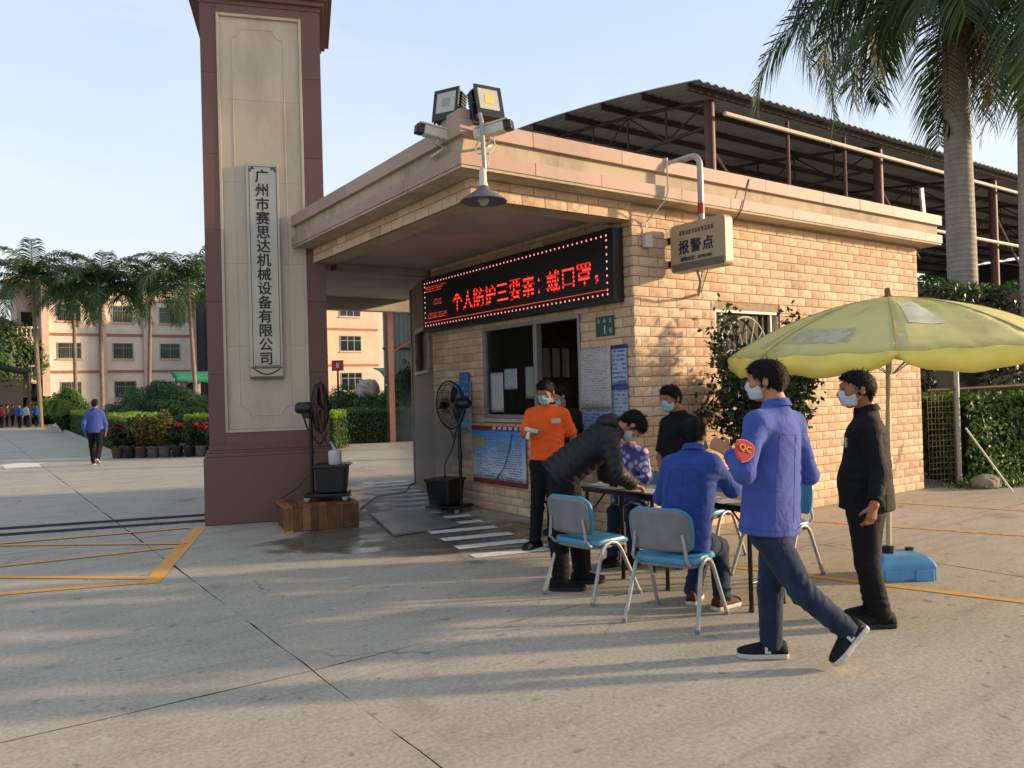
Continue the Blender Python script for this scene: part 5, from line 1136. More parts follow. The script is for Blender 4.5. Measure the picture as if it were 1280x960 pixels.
# ---- man walking away on the driveway
def walkfar(label, x, w, face, top, legs, stride=.22, s=1.0, hh=.014, group=None, sole=None, arms=.0, y_head=None, mask=None):
    """a striding or standing figure on the driveway; x is where it stands across the view"""
    g0 = G(x, 0.0) if False else None
    b = W(x, 500, w); b = Vector((b.x, b.y, 0)); f = Vector((face[0], face[1], 0)).normalized() if not isinstance(face, Vector) else face.normalized(); r = Vector((f.y, -f.x, 0))
    P = lambda a, c, z: b + r * a * s + f * c * s + Vector((0, 0, z * s))
    J = dict(head=P(0, .03, 1.56), neck=P(0, 0, 1.435), sl=P(-.17, 0, 1.32), sr=P(.17, 0, 1.32), el=P(-.235, -.02 - arms, 1.07), wl=P(-.22, .05 - arms, .83), er=P(.235, -.05 + arms, 1.07), wr=P(.22, .05 + arms, .83), pel=P(0, 0, .93), hl=P(-.09, 0, .88), hr=P(.09, 0, .88), kl=P(-.1, stride * .6, .48), al=P(-.09, stride, .088 / s), kr=P(.1, -stride * .25, .47), ar=P(.09, -stride * 1.2, .088 / s + stride * .45))
    pit = stride * 2.0; return person(label, J, f, s=s, mats=dict(top=top, legs=legs, sole=sole or M_SOLEB), h=hh, hc=hh, hem=.1, group=group, eyes=False, mask=mask, loose=1.1, foot={'l': (f, Vector((0, 0, 1))), 'r': (f * math.cos(pit) - Vector((0, 0, math.sin(pit))), Vector((0, 0, 1)))})
walkfar('man in a blue jacket walking away on the driveway beside the hedge', 118, 20.1, uv(-.3, .95), M_BLUE2, M_TROU, .24, 1.0, .011, sole=M_SOLEW, arms=.06)
gf = 'people walking in at the far end of the driveway'
for lab, x, w, fc, tp, st, arms in (('person in a blue jacket at the end of the driveway, left of the white jacket', 24, 56, uv(.2, -1), M_BLUE, .1, .02), ('person in a white jacket at the end of the driveway', 32.5, 56.5, uv(.3, 1), fabric('white_jacket', 'b9bfa8'), .16, .04), ('person in a blue jacket beside the hedge end, rightmost of the far group', 45, 57, uv(-.4, .9), M_BLUE, .18, .05), ('person in brown at the end of the driveway, second from the picture edge', 8, 60, uv(.5, .8), fabric('brown_coat', '5d4a40'), .05, .0), ('person in grey at the end of the driveway behind the brown coat', 15, 62, uv(.2, .9), fabric('grey_coat', '57504f'), .08, .02), ('person in red at the left edge of the picture', 1.5, 58, uv(.2, .9), fabric('red_top', '8c2426'), .05, .0)):
    walkfar(lab, x, w, fc, tp, M_TROU, st, 1.0, .022, gf, arms=arms)
# ================================================================== chairs, tables, parasol
M_CHB = mat('blue_vinyl', '3c86a8', .42, .12, 14, .15, 90, coat=.1); M_CHG = mat('grey_plastic_shell', '73767a', .55, .1, 10, dirt=.25); M_TUBE = mat('grey_tube_frame', '9fa09c', .42, .12, 30, metal=.25)
def shell(w, h, nx, nz, fn):
    vs = [fn((i / nx - .5) * 2, j / nz) for j in range(nz + 1) for i in range(nx + 1)]; fs = [(j * (nx + 1) + i, j * (nx + 1) + i + 1, (j + 1) * (nx + 1) + i + 1, (j + 1) * (nx + 1) + i) for j in range(nz) for i in range(nx)]
    mb = MB(); mb.add(vs, fs); return mb
def sq(x, p=4): return (1 - abs(x) ** p) ** (1 / p)
def make_chair():
    t = thing('chair', 'x', 'chair', (0, 0, 0)); L = lambda mb, n, m, par=t, **k: build(mb, n, m, par, local=True, **k)
    def pad(y0, y1, z, th, wx, name, m, par=t, dz=0.0):       # rounded seat pad, slightly dished
        n = 28; ring = [(wx * math.copysign(abs(math.cos(a)) ** .42, math.cos(a)), (y0 + y1) / 2 + (y1 - y0) / 2 * math.copysign(abs(math.sin(a)) ** .42, math.sin(a))) for a in np.linspace(0, 2 * math.pi, n + 1)[:-1]]
        mb = MB(); lv = [(1, -th), (1.02, -th * .5), (.99, -th * .1), (.9, .004), (.6, -.004), (.25, -.012)]; vs = []
        cy = (y0 + y1) / 2
        for q, zz in lv: vs += [(x * q, cy + (y - cy) * q, z + zz - (.02 if y > y1 - .08 and q > .5 else 0) * (1 if zz > -th * .6 else .6)) for x, y in ring]
        fs = [(i * n + j, i * n + (j + 1) % n, (i + 1) * n + (j + 1) % n, (i + 1) * n + j) for i in range(len(lv) - 1) for j in range(n)] + [tuple(range(n))[::-1], tuple(range((len(lv) - 1) * n, len(lv) * n))]
        mb.add(vs, fs); return L(mb, name, m, par, smooth=True)
    seat = pad(-.2, .24, .455, .04, .225, 'seat', M_CHB); pad(-.19, .22, .418, .03, .215, 'seat_pan', M_CHG, seat)
    def back(off, inset, m, name, par):
        def fn(x, v):
            hw = (.225 - inset) * (.93 + .07 * math.sin(v * math.pi)) * (1.0 if v < .75 else sq((v - .75) / .25 * .8, 2.4)); hw *= (1.0 if v > .18 else .86 + .14 * sq((.18 - v) / .18, 2.4))
            X = x * hw; return (X, -.215 - .055 * v + .05 * (X / .22) ** 2 - off, .50 + inset * .3 + v * (.285 - inset))
        mb = shell(1, 1, 14, 10, fn); o = L(mb, name, m, par, smooth=True); s = o.modifiers.new('t', 'SOLIDIFY'); s.thickness = .022; s.offset = 0; return o
    br = back(0, 0.0, M_CHB, 'backrest', t); back(.021, .012, M_CHG, 'back_shell', br)
    for sx in (-1, 1):
        pts = [(sx * .255, -.25, .012)] + [(sx * .235, -.10 - .105 * math.cos(a), .33 + .1 * math.sin(a)) for a in np.linspace(0.05, math.pi - .05, 9)][::1] + [(sx * .255, .27, .012)]
        pts = [(sx * .258, -.262, .012), (sx * .235, -.135, .345), (sx * .232, -.115, .385), (sx * .23, -.075, .42), (sx * .23, -.02, .432), (sx * .23, .035, .42), (sx * .232, .075, .385), (sx * .235, .1, .345), (sx * .258, .262, .012)]
        mb = MB(); mb.tube(pts, .0145, 10); L(mb, 'side_leg', M_TUBE, smooth=True)
        for y in (-.262, .262): mb = MB(); mb.lathe([(.018, 0), (.018, .025), (.015, .03)], 10, o=(sx * .258, y, 0)); L(mb, 'foot_cap', M_CHG)
        mb = MB(); mb.tube([(sx * .16, -.08, .40), (sx * .185, -.2, .415), (sx * .19, -.245, .46), (sx * .175, -.245, .56), (sx * .165, -.25, .62)], .011, 8); L(mb, 'back_support', M_TUBE, smooth=True)
    for y in (-.08, .06): mb = MB(); mb.tube([(-.23, y, .40), (.23, y, .40)], .011, 8); L(mb, 'cross_bar', M_TUBE, smooth=True)
    return t
ch0 = make_chair()
for k, (x, y, deg, lab) in enumerate(((3.94, 4.67, -84, 'empty blue chair with a grey back beside the man in the puffer jacket'), (3.95, 3.80, -70, 'blue chair with a grey back holding the man in the blue jacket'), (5.47, 4.12, 95, 'blue chair with its back to the parasol behind the walking man'), (5.08, 5.33, 80, 'blue chair under the person in the flowered top'), (5.62, 5.02, 96, 'blue chair half hidden behind the seated blue jacket'))):
    c = ch0 if k == 0 else copy_tree(ch0); c.location = (x, y, 0); c.rotation_euler = (0, 0, math.radians(deg)); c['label'] = lab; c['group'] = 'blue chairs round the tables'
# ---- folding tables
M_TTOP = mat('grey_table_top', '77736c', .4, .12, 4, dirt=.3); M_LEGB = mat('black_table_leg', '0f0f10', .4, .1, metal=.3)
def table(label, y0, y1, ly):
    x0, x1 = 4.39, 4.86; t = thing('folding_table', label, 'table', ((x0 + x1) / 2, (y0 + y1) / 2, 0), 'folding tables')
    mb = MB(); mb.box((x0, y0, .716), (x1, y1, .74)); build(mb, 'tabletop', M_TTOP, t, bevel=.005)
    mb = MB(); mb.box((x0 - .004, y0 - .004, .712), (x1 + .004, y0 - .0005, .738)); mb.box((x0 - .004, y0, .712), (x0 - .0005, y1, .738)); mb.box((x1 + .0005, y0, .712), (x1 + .004, y1, .738)); build(mb, 'edge_band', M_LEGB, t)
    for xx in (x0 + .05, x1 - .07): mb = MB(); mb.box((xx, y0 + .04, .685), (xx + .025, y1 - .04, .7155)); build(mb, 'apron', M_LEGB, t)
    for q in ly:
        for xx in (x0 + .06, x1 - .06):
            mb = MB(); mb.tube([(xx, q, .69), (xx, q, .02)], .016, 8); build(mb, 'leg', M_LEGB, t, smooth=True); mb = MB(); mb.lathe([(.02, 0), (.02, .022), (.012, .03)], 10, o=(xx, q, 0)); build(mb, 'foot', M_BLACK, t)
        mb = MB(); mb.tube([(x0 + .06, q, .2), (x1 - .06, q, .2)], .011, 8); build(mb, 'stretcher', M_LEGB, t, smooth=True)
        mb = MB(); mb.tube([(x0 + .1, q, .5), (x0 + .1, (q + (y0 + y1) / 2) / 2, .69)], .008, 6); build(mb, 'brace', M_LEGB, t)
table('black legged folding table nearest the walking man', 3.50, 4.41, (3.57, 4.36)); table('black legged folding table under the writing man', 4.425, 5.38, (4.86, 5.30))
def paper(label, x, y, w, h, a, z=.7415):
    mb = MB(); M = Matrix.Translation((x, y, z)) @ RZ(a); n = 4
    mb.add([M @ Vector((-w / 2 + w * i / n, -h / 2 + h * j, .0015 + .003 * math.sin(i * 2 + j))) for j in (0, 1) for i in range(n + 1)], [(i, i + 1, n + 2 + i, n + 1 + i) for i in range(n)])
    o = tag(build(mb, 'paper_form', M_PAPER), label, 'paper', 'forms on the tables'); s = o.modifiers.new('t', 'SOLIDIFY'); s.thickness = .002; return o
paper('white form under the hand of the writing man', 4.52, 4.55, .21, .30, .1); paper('white sheet on the table beside the seated blue jacket', 4.5, 3.86, .21, .3, -.2); paper('white sheet at the window end of the table', 4.6, 5.22, .3, .21, .3)
pn = thing('pen', 'dark pen in the hand of the writing man', 'pen', (4.5, 4.6, .75)); mb = MB(); mb.tube([W(797, 611, 6.33), W(803, 596, 6.36)], .004, 6); build(mb, 'barrel', M_BLACK, pn)
# ---- parasol
UB = Vector((6.1, 3.52, 0)); um = thing('parasol', 'large yellow-green parasol with scalloped valance beside the gatehouse', 'parasol', UB)
M_UMB = None
def umbmat():
    m, t, b = newmat('yellow_green_canvas'); p = pos(t); ob = objc(t)
    c = ramp(t, noise(t, p, 2.2, 5, .6), [(.3, 'e2dc90'), (.7, 'eee6aa')]); c = mixc(t, mathn(t, 'MULTIPLY', maprange(t, noise(t, mapping(t, p, (1, 1, .6)), 3.3, 8, .7), .52, .72), .65, True), c, 'bcb684')
    t.links.new(c, b.inputs['Base Color']); b.inputs['Roughness'].default_value = .7
    tr = N(t, 'ShaderNodeBsdfTranslucent'); t.links.new(c, tr.inputs[0]); mx = N(t, 'ShaderNodeMixShader'); mx.inputs[0].default_value = .5
    bump(t, b, noise(t, p, 12, 4), .3, .01)
    t.links.new(b.outputs[0], mx.inputs[1]); t.links.new(tr.outputs[0], mx.inputs[2]); t.links.new(mx.outputs[0], t.nodes['Material Output'].inputs[0]); return m
M_UMB = umbmat(); M_SEAMY = mat('canvas_seam', '8f8a4a', .8, .1); M_UMBY = mat('yellow_canvas', 'ecd562', .7, .12, 3, dirt=.3, dirtcol='8a7d3c')
TOP = W(1110, 371, 6.32); NRIB = 8; RAD = 1.27; DROP = .43; rz0 = math.atan2(-TOP.y, -TOP.x) + .03
tilt = Matrix.Rotation(math.radians(-1.5), 3, DH) @ Matrix.Rotation(math.radians(2.0), 3, UH)
def canopy(ang, r):
    """a point of the canopy: domed ribs, cloth sagging between them"""
    ph = (ang - rz0) / (2 * math.pi / NRIB); fr_ = ph - math.floor(ph); sag = (1 - abs(2 * fr_ - 1)); q = r / RAD
    chord = math.cos(math.pi / NRIB) / math.cos((fr_ - .5) * 2 * math.pi / NRIB); rr_ = r * (1 - (1 - chord) * q * .9)
    z = -DROP * (.30 * q + .70 * q ** 2.3) - .05 * sag * q * math.sin(q * math.pi) + .006 * math.sin(ang * 23 + r * 9) * q
    return TOP + tilt @ Vector((rr_ * math.cos(ang), rr_ * math.sin(ang), z))
for k in range(NRIB):
    a0 = rz0 + k * 2 * math.pi / NRIB; na, nr = 10, 12; vs = []; fs = []
    for j in range(nr + 1):
        for i in range(na + 1): vs.append(canopy(a0 + (2 * math.pi / NRIB) * i / na * .9999, RAD * (.012 + .988 * j / nr)))
    for j in range(nr):
        for i in range(na): a = j * (na + 1) + i; fs.append((a, a + 1, a + na + 2, a + na + 1))
    mb = MB(); mb.add(vs, fs); pan = build(mb, 'canopy_panel', M_UMB, um, smooth=True); s_ = pan.modifiers.new('t', 'SOLIDIFY'); s_.thickness = .002
    vs = []; fs = []; na = 16
    for i in range(na + 1):
        p0 = canopy(a0 + (2 * math.pi / NRIB) * i / na * .9999, RAD); dn = .035 + .125 * abs(math.sin(math.pi * i / na)) ** .55; vs += [p0, p0 + tilt @ Vector((.01 * math.sin(i), .01 * math.cos(i), -dn * .5)), p0 + tilt @ Vector((.004 * math.cos(a0 + i), 0.004 * math.sin(i * 2), -dn))]
    for i in range(na):
        for q in (0, 1): a = i * 3 + q; fs.append((a, a + 3, a + 4, a + 1))
    mb = MB(); mb.add(vs, fs); v_ = build(mb, 'valance', M_UMBY, pan, smooth=True); s_ = v_.modifiers.new('t', 'SOLIDIFY'); s_.thickness = .002
    mb = MB(); mb.tube([canopy(a0, RAD * j / 8) - Vector((0, 0, .014)) for j in range(9)], .006, 5); build(mb, 'rib', M_TUBE, um); mb = MB(); mb.tube([canopy(a0, RAD * j / 8) + Vector((0, 0, .002)) for j in range(9)], .005, 5); build(mb, 'seam', M_SEAMY, um)
    mb = MB(); mb.tube([TOP + Vector((.02 * math.cos(a0), .02 * math.sin(a0), -.62)), canopy(a0, RAD * .52) - Vector((0, 0, .02))], .005, 5); build(mb, 'strut', M_TUBE, um)
PB = UB + Vector((0, 0, .2)); mb = MB(); mb.tube([PB - Vector((0, 0, .1)), PB + (TOP - PB) * .55], .02, 10); mb.tube([PB + (TOP - PB) * .54, TOP + Vector((0, 0, .04))], .017, 10); build(mb, 'pole', mat('cream_pole', 'b4ab90', .4, .1, 9, metal=.2), um, smooth=True)
mb = MB(); mb.lathe([(.0, .075), (.02, .07), (.028, .045), (.022, .02), (.035, .0), (.02, -.01)], 12, o=TOP); build(mb, 'finial', mat('brown_finial', '6a5226', .5, .1), um, smooth=True)
# faded grey print and patches on the cloth, as thin stickers
def patch(a, b, r0, r1, m, name):
    vs = []; fs = []; na, nr = 6, 5
    for j in range(nr + 1):
        for i in range(na + 1): vs.append(canopy(a + (b - a) * i / na, r0 + (r1 - r0) * j / nr) + Vector((0, 0, .006)))
    for j in range(nr):
        for i in range(na): q = j * (na + 1) + i; fs.append((q, q + 1, q + na + 2, q + na + 1))
    mb = MB(); mb.add(vs, fs); build(mb, name, m, um, smooth=True)
M_FADE = paint('faded_grey_print', 'b4b08c', .47)
tow = math.atan2(-TOP.y, -TOP.x)           # towards the camera
patch(tow + .14, tow + .42, .42, .92, mat('grey_printed_panel', 'bcb8a0', .7, .2, 8, dirt=.4, dirtcol='c8c48a'), 'printed_panel')
patch(tow - .7, tow - .25, .9, 1.12, M_FADE, 'faded_print'); patch(tow - 1.02, tow - .9, .45, 1.15, M_FADE, 'faded_print')
bs = thing('water_weight', 'blue plastic water weight holding the parasol pole on the concrete', 'weight', UB); MBs = Matrix.Translation(UB + UH * .07) @ RZ(math.radians(-35))
mb = MB(); a, b_, h_, e = .225, .19, .13, .05
mb.add([MBs @ Vector(q) for q in ((-a, -b_, 0), (a, -b_, 0), (a, b_, 0), (-a, b_, 0), (-a, -b_, h_), (a, -b_, h_), (a, b_, h_), (-a, b_, h_), (-a + e, -b_ + e, h_ + .06), (a - e, -b_ + e, h_ + .06), (a - e, b_ - e, h_ + .06), (-a + e, b_ - e, h_ + .06))], [(3, 2, 1, 0), (0, 1, 5, 4), (1, 2, 6, 5), (2, 3, 7, 6), (3, 0, 4, 7), (4, 5, 9, 8), (5, 6, 10, 9), (6, 7, 11, 10), (7, 4, 8, 11), (8, 9, 10, 11)])
M_BASE = mat('blue_plastic_base', '4f93c4', .5, .12, 5, dirt=.25); build(mb, 'tank', M_BASE, bs, bevel=.018)
for sx in (-1, 1): mb = MB(); mb.box((sx * .12 - .075, -b_ - .012, .0), (sx * .12 + .075, -b_ + .05, .09), M=MBs); build(mb, 'side_rib', M_BASE, bs, bevel=.01)
mb = MB(); mb.lathe([(.05, 0), (.05, .05), (.032, .06)], 16, o=UB + Vector((0, 0, h_ + .058))); build(mb, 'socket', M_BLACK, bs, smooth=True); mb = MB(); mb.lathe([(.035, 0), (.035, .02), (.02, .024)], 14, o=MBs @ Vector((.14, .08, h_ + .06))); build(mb, 'filler_cap', M_BLACK, bs, smooth=True)
# ================================================================== planting
def leafcloud(name, P, Nn, size, m, parent=None, jit=.6, aspect=2.0, kind=None, seed=1):
    """one leaf (a folded pair of triangles) at every point, facing roughly along Nn"""
    r = np.random.default_rng(seed); k = len(P); P = np.asarray(P, float); Nn = np.asarray(Nn, float) + r.normal(0, jit, (k, 3)); Nn /= np.linalg.norm(Nn, axis=1)[:, None] + 1e-9
    a = r.normal(0, 1, (k, 3)); a -= Nn * (a * Nn).sum(1)[:, None]; a /= np.linalg.norm(a, axis=1)[:, None] + 1e-9; b = np.cross(Nn, a)
    sz = size * r.uniform(.6, 1.35, k)[:, None]; w = sz / aspect
    v = np.stack([P - a * sz * .5, P + b * w * .5 - Nn * w * .12, P + a * sz * .5, P - b * w * .5 - Nn * w * .12], 1).reshape(-1, 3) - np.array(org(parent))
    me = bpy.data.meshes.new(name); me.vertices.add(len(v)); me.vertices.foreach_set('co', v.astype(np.float32).ravel())
    f = np.arange(4 * k, dtype=np.int32); me.loops.add(4 * k); me.loops.foreach_set('vertex_index', f); me.polygons.add(k); me.polygons.foreach_set('loop_start', np.arange(0, 4 * k, 4, dtype=np.int32)); me.update(calc_edges=True); me.materials.append(m)
    return link(name, me, parent, kind)
M_LGRN = leafmat('hedge_leaf', ('2a4418', '3f5e22', '527528', '6c8a2c')); M_LYEL = leafmat('golden_hedge_leaf', ('668822', '86a52c', 'a2b83a', 'b4c648')); M_LDRK = leafmat('dark_shrub_leaf', ('0e1c0c', '182c12', '263f18', '34501f'), .25, .4)
M_LBUSH = leafmat('bush_leaf', ('24421c', '345a24', '456e28', '5a8232')); M_LBR = leafmat('bright_bush_leaf', ('3c5a1c', '55782a', '6a8f2c', '82a33c'))
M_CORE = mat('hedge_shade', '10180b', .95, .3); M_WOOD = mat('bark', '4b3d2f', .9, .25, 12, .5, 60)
def hedge(label, base, ux, L, Wd, H, m, n, size, topm=None, group=None, name='hedge', seed=1, round_=.12, corner=None, lump=.06):
    """clipped hedge box: L along ux, Wd across to the left of ux"""
    r = np.random.default_rng(seed); ux = Vector(ux).normalized(); vy = Vector((-ux.y, ux.x, 0)); t = thing(name, label, 'hedge', base, group); o = Vector(base)
    areas = np.array([L * H, L * H, Wd * H, Wd * H, L * Wd]); c = r.choice(5, n, p=areas / areas.sum()); u = r.uniform(0, L, n); v = r.uniform(0, Wd, n); z = r.uniform(.03, H, n); nn = np.zeros((n, 3))
    v = np.where(c == 0, 0, np.where(c == 1, Wd, v)); u = np.where(c == 2, 0, np.where(c == 3, L, u)); z = np.where(c == 4, H, z)
    for q, d in ((0, (0, -1, 0)), (1, (0, 1, 0)), (2, (-1, 0, 0)), (3, (1, 0, 0)), (4, (0, 0, 1))): nn[c == q] = d
    bulge = lump * (np.sin(u * 3.1 + z * 2.2) + np.sin(v * 4.3 + u * 1.7 + 1)) * .5 - np.abs(r.normal(0, .05, n))
    X = np.stack([u, v, z], 1) + nn * bulge[:, None]; e = np.minimum(np.minimum(u, L - u), np.minimum(v, Wd - v)); X[:, 2] -= np.where((c == 4), round_ * np.exp(-(e / .15)), 0)
    A = np.array([ux, vy, Vector((0, 0, 1))]); P = np.array(o) + X @ A; Q = nn @ A
    top = z > H - .22
    if topm is not None: leafcloud('top_leaves', P[top], Q[top], size, topm, t, seed=seed); leafcloud('leaves', P[~top], Q[~top], size, m, t, seed=seed + 1)
    else: leafcloud('leaves', P, Q, size, m, t, seed=seed)
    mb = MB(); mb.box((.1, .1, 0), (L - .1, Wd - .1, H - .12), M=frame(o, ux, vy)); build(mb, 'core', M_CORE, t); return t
def dome(label, c, rx, ry, H, m, n, size, name='shrub', seed=1, lump=.16, stems=True, group=None, rz=0.0, z0=0.05, dens=.75):
    """rounded bush: leaves through the outer shell of lumpy half ellipsoid"""
    r = np.random.default_rng(seed); t = thing(name, label, 'shrub', c, group); d = r.normal(0, 1, (n, 3)); d[:, 2] = np.abs(d[:, 2]) * 1.0 - .15; d /= np.linalg.norm(d, axis=1)[:, None]
    lu = 1 + lump * (np.sin(d[:, 0] * 5 + seed) * np.cos(d[:, 1] * 6 + seed * 2) + .6 * np.sin(d[:, 2] * 9 + d[:, 0] * 7))
    rad = lu * (1 - np.abs(r.normal(0, .13, n))); X = d * rad[:, None] * np.array([rx, ry, H * .55]); X[:, 2] += H * .45; X[:, 2] = np.maximum(X[:, 2], z0)
    P = np.array(c) + X; leafcloud('leaves', P, d, size, m, t, seed=seed, jit=.7)
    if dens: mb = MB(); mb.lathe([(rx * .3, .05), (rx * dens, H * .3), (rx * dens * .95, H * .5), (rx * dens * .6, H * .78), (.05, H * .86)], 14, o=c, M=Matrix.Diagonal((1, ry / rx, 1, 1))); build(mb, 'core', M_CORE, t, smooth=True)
    if stems:
        for k in range(4): a = k * 1.6 + seed; mb = MB(); mb.tube([Vector(c), Vector(c) + Vector((rx * .4 * math.cos(a), ry * .4 * math.sin(a), H * .5))], [.03, .015], 6); build(mb, 'stem', M_WOOD, t)
    return t
# ---- bed on the left of the pillar
M_KERB = mat('pale_kerb', 'a8a297', .85, .12, 3, .2, dirt=.4); KB = [Vector((3.62, 25.2, 0)), Vector((4.3, 40, 0)), Vector((5.3, 66, 0))]; KF = [Vector((3.62, 25.2, 0)), Vector((6.9, 22.5, 0))]
for a, b in ((KB[0], KB[1]), (KB[1], KB[2]), (KF[1], KF[0])):
    d = (b - a).normalized(); n_ = int((b - a).length / 1.0); ko = thing('kerb', ('pale kerb along the driveway edge of the hedge bed', 'pale kerb at the far end of the driveway hedge', 'pale kerb behind the potted plants')[(b is KB[2]) + 2 * (b is KF[0])], 'kerb', a)
    nn = Vector((d.y, -d.x, 0)) if b is KF[0] else Vector((-d.y, d.x, 0)); 
    for k in range(n_): mb = MB(); l0, l1 = (b - a).length * k / n_, (b - a).length * (k + 1) / n_ - .012; mb.box((l0, 0, 0), (l1, .14, .13), M=frame(a, d, Vector((-d.y, d.x, 0)))); build(mb, 'kerb_stone', M_KERB, ko)
d = (KB[1] - KB[0]).normalized()
hedge('golden topped hedge along the driveway', KB[0] + Vector((.95, .35, 0)) - Vector((-d.y, d.x, 0)) * 0, (KB[2] - KB[0]), 34, .9, 1.22, M_LGRN, 26000, .075, M_LYEL, seed=3) if False else None
dd_ = (KB[2] - KB[0]).normalized(); side = Vector((dd_.y, -dd_.x, 0))
hedge('golden topped hedge along the driveway', KB[0] + side * 1.25 + dd_ * .3, dd_, 33, 1.05, 1.25, M_LGRN, 30000, .085, M_LYEL, seed=3)
fd_ = (KF[1] - KF[0]).normalized(); back_ = Vector((-fd_.y, fd_.x, 0))
hedge('golden topped hedge behind the potted plants', KF[0] + fd_ * 1.5 + back_ * 1.0, fd_, 4.6, 1.2, 1.18, M_LGRN, 16000, .07, M_LYEL, seed=4)
for lab, px, w, rx, H, m, n in (('large dark rounded shrub behind the potted plants', 205, 29, 1.75, 2.25, M_LBUSH, 14000), ('low green shrub between the hedge and the big rounded shrub', 160, 31, 1.1, 1.75, M_LBUSH, 6000), ('bright green round shrub in front of the pale building', 85, 45, 1.05, 2.5, M_LBR, 5000), ('mid green shrub beside the gate pillar edge', 252, 27, 1.0, 1.6, M_LBUSH, 6000), ('low golden shrub at the far end of the driveway hedge', 58, 62, 1.6, 2.0, M_LYEL, 4000)):
    b = W(px, 500, w); dome(lab, (b.x, b.y, 0), rx, rx, H, m, n, .1 if w < 40 else .16, seed=int(px))
# ---- potted plants in a row
M_POTS = [mat('brown_pot', '5a3f30', .8, .2, 9), mat('black_pot', '1a1a1b', .6, .2, 9), mat('grey_pot', '5a5a58', .8, .2, 9)]
M_CROT = leafmat('croton_leaf', ('3a4a1a', '8a7a2a', 'a8902f', '7a3a1c', '4c5a1c')); M_POIN = leafmat('red_bract', ('7a1410', '9c2016', 'b02c1c')); M_PGRN = leafmat('pot_plant_leaf', ('16280f', '24401a', '33521f'))
kinds = ('red', 'dark', 'croton', 'croton', 'croton', 'red', 'green', 'red', 'green', 'dark', 'green', 'croton')
names = {'red': 'red leaved plant', 'croton': 'yellow and red mottled plant', 'green': 'green leafy plant', 'dark': 'dark green plant'}
def potplant(k, px, kind, pot):
    b = KF[0].lerp(KF[1], (k + .5) / 12) - back_ * .32 + fd_ * 0; H = (.95, .8, 1.25, 1.1, 1.35, .95, .85, .98, .8, .75, .9, 1.0)[k]; pl = ('first', 'second', 'third', 'fourth', 'fifth', 'sixth', 'seventh', 'eighth', 'ninth', 'tenth', 'eleventh', 'twelfth')[k]
    t = thing('potted_plant', '%s in a pot, %s from the driveway corner of the row' % (names[kind], pl), 'potted plant', b, 'potted plants along the bed')
    mb = MB(); mb.lathe([(.11, 0), (.13, .02), (.165, .26), (.18, .27), (.18, .31), (.15, .31), (.14, .27)], 16, o=b); build(mb, 'pot', pot, t, smooth=True)
    r = np.random.default_rng(k + 40)
    for q in range(5): a = q * 1.3 + k; mb = MB(); mb.tube([b + Vector((0, 0, .25)), b + Vector((.12 * math.cos(a), .12 * math.sin(a), H * .75))], [.012, .006], 5); build(mb, 'stem', M_WOOD, t)
    n = 420; d_ = r.normal(0, 1, (n, 3)); d_ /= np.linalg.norm(d_, axis=1)[:, None]; X = d_ * (r.uniform(.35, 1, n) ** .5)[:, None] * np.array([.26, .26, (H - .3) * .5]) + np.array([0, 0, .33 + (H - .3) * .5]); P = np.array(b) + X
    m1 = {'red': M_PGRN, 'croton': M_CROT, 'green': M_LBUSH, 'dark': M_LDRK}[kind]; leafcloud('leaves', P, d_, .12, m1, t, seed=k)
    if kind == 'red':
        n = 130; a = r.uniform(0, 6.28, n); q = r.uniform(0, .24, n); P = np.array(b) + np.stack([q * np.cos(a), q * np.sin(a), H - .12 + r.normal(0, .06, n)], 1); leafcloud('bracts', P, np.tile([[0, -.3, 1.]], (n, 1)), .13, M_POIN, t, seed=k + 9)
for k, kd in enumerate(kinds): potplant(k, 0, kd, M_POTS[(0, 1, 0, 2, 2, 1, 1, 2, 1, 1, 2, 1)[k]])
# ---- hedge and shrubs seen through the gateway
hedge('clipped green hedge seen through the gateway', G(400, 557) + Vector((-.6, .2, 0)), (G(530, 551) - G(400, 557)), 6.8, 1.5, 1.14, M_LGRN, 16000, .075, M_LBUSH, seed=8)
for lab, px, w, rx, H, m in (('dark shrub left of the pale rock behind the gateway hedge', 428, 31, 1.0, 1.95, M_LBUSH), ('round dark tree crown beside the green awning', 508, 33, .95, 2.75, M_LDRK), ('shrub in front of the pale rock behind the gateway hedge', 462, 30, 1.0, 1.6, M_LBUSH), ('shrub behind the red-brown shed post', 492, 30, .8, 1.85, M_LBUSH)):
    b = W(px, 500, w); dome(lab, (b.x, b.y, 0), rx, rx, H, m, 5000, .1, seed=int(px))
b = W(456, 500, 33); rk = Field(); rk.ell((b.x, b.y, 1.35), (.45, .4, .9), (1, 0, 0), (0, 1, 0), (0, 0, 1)); rk.ell((b.x + .35, b.y, 1.8), (.3, .3, .45), (1, 0, 0), (0, 1, 0), (0, 0, 1), .2); rk.fold((b.x, b.y, 1.5), (.5, .3, .8), 1.0, .5, .1); rk.fold((b.x, b.y, 1.5), (.8, -.3, .2), 1.0, .35, .06)
tag(fieldobj('garden_rock', rk, .05, mat('pale_rock', 'a8968c', .9, .25, 3, .5, 20)), 'pale pinkish garden rock behind the gateway hedge', 'rock')
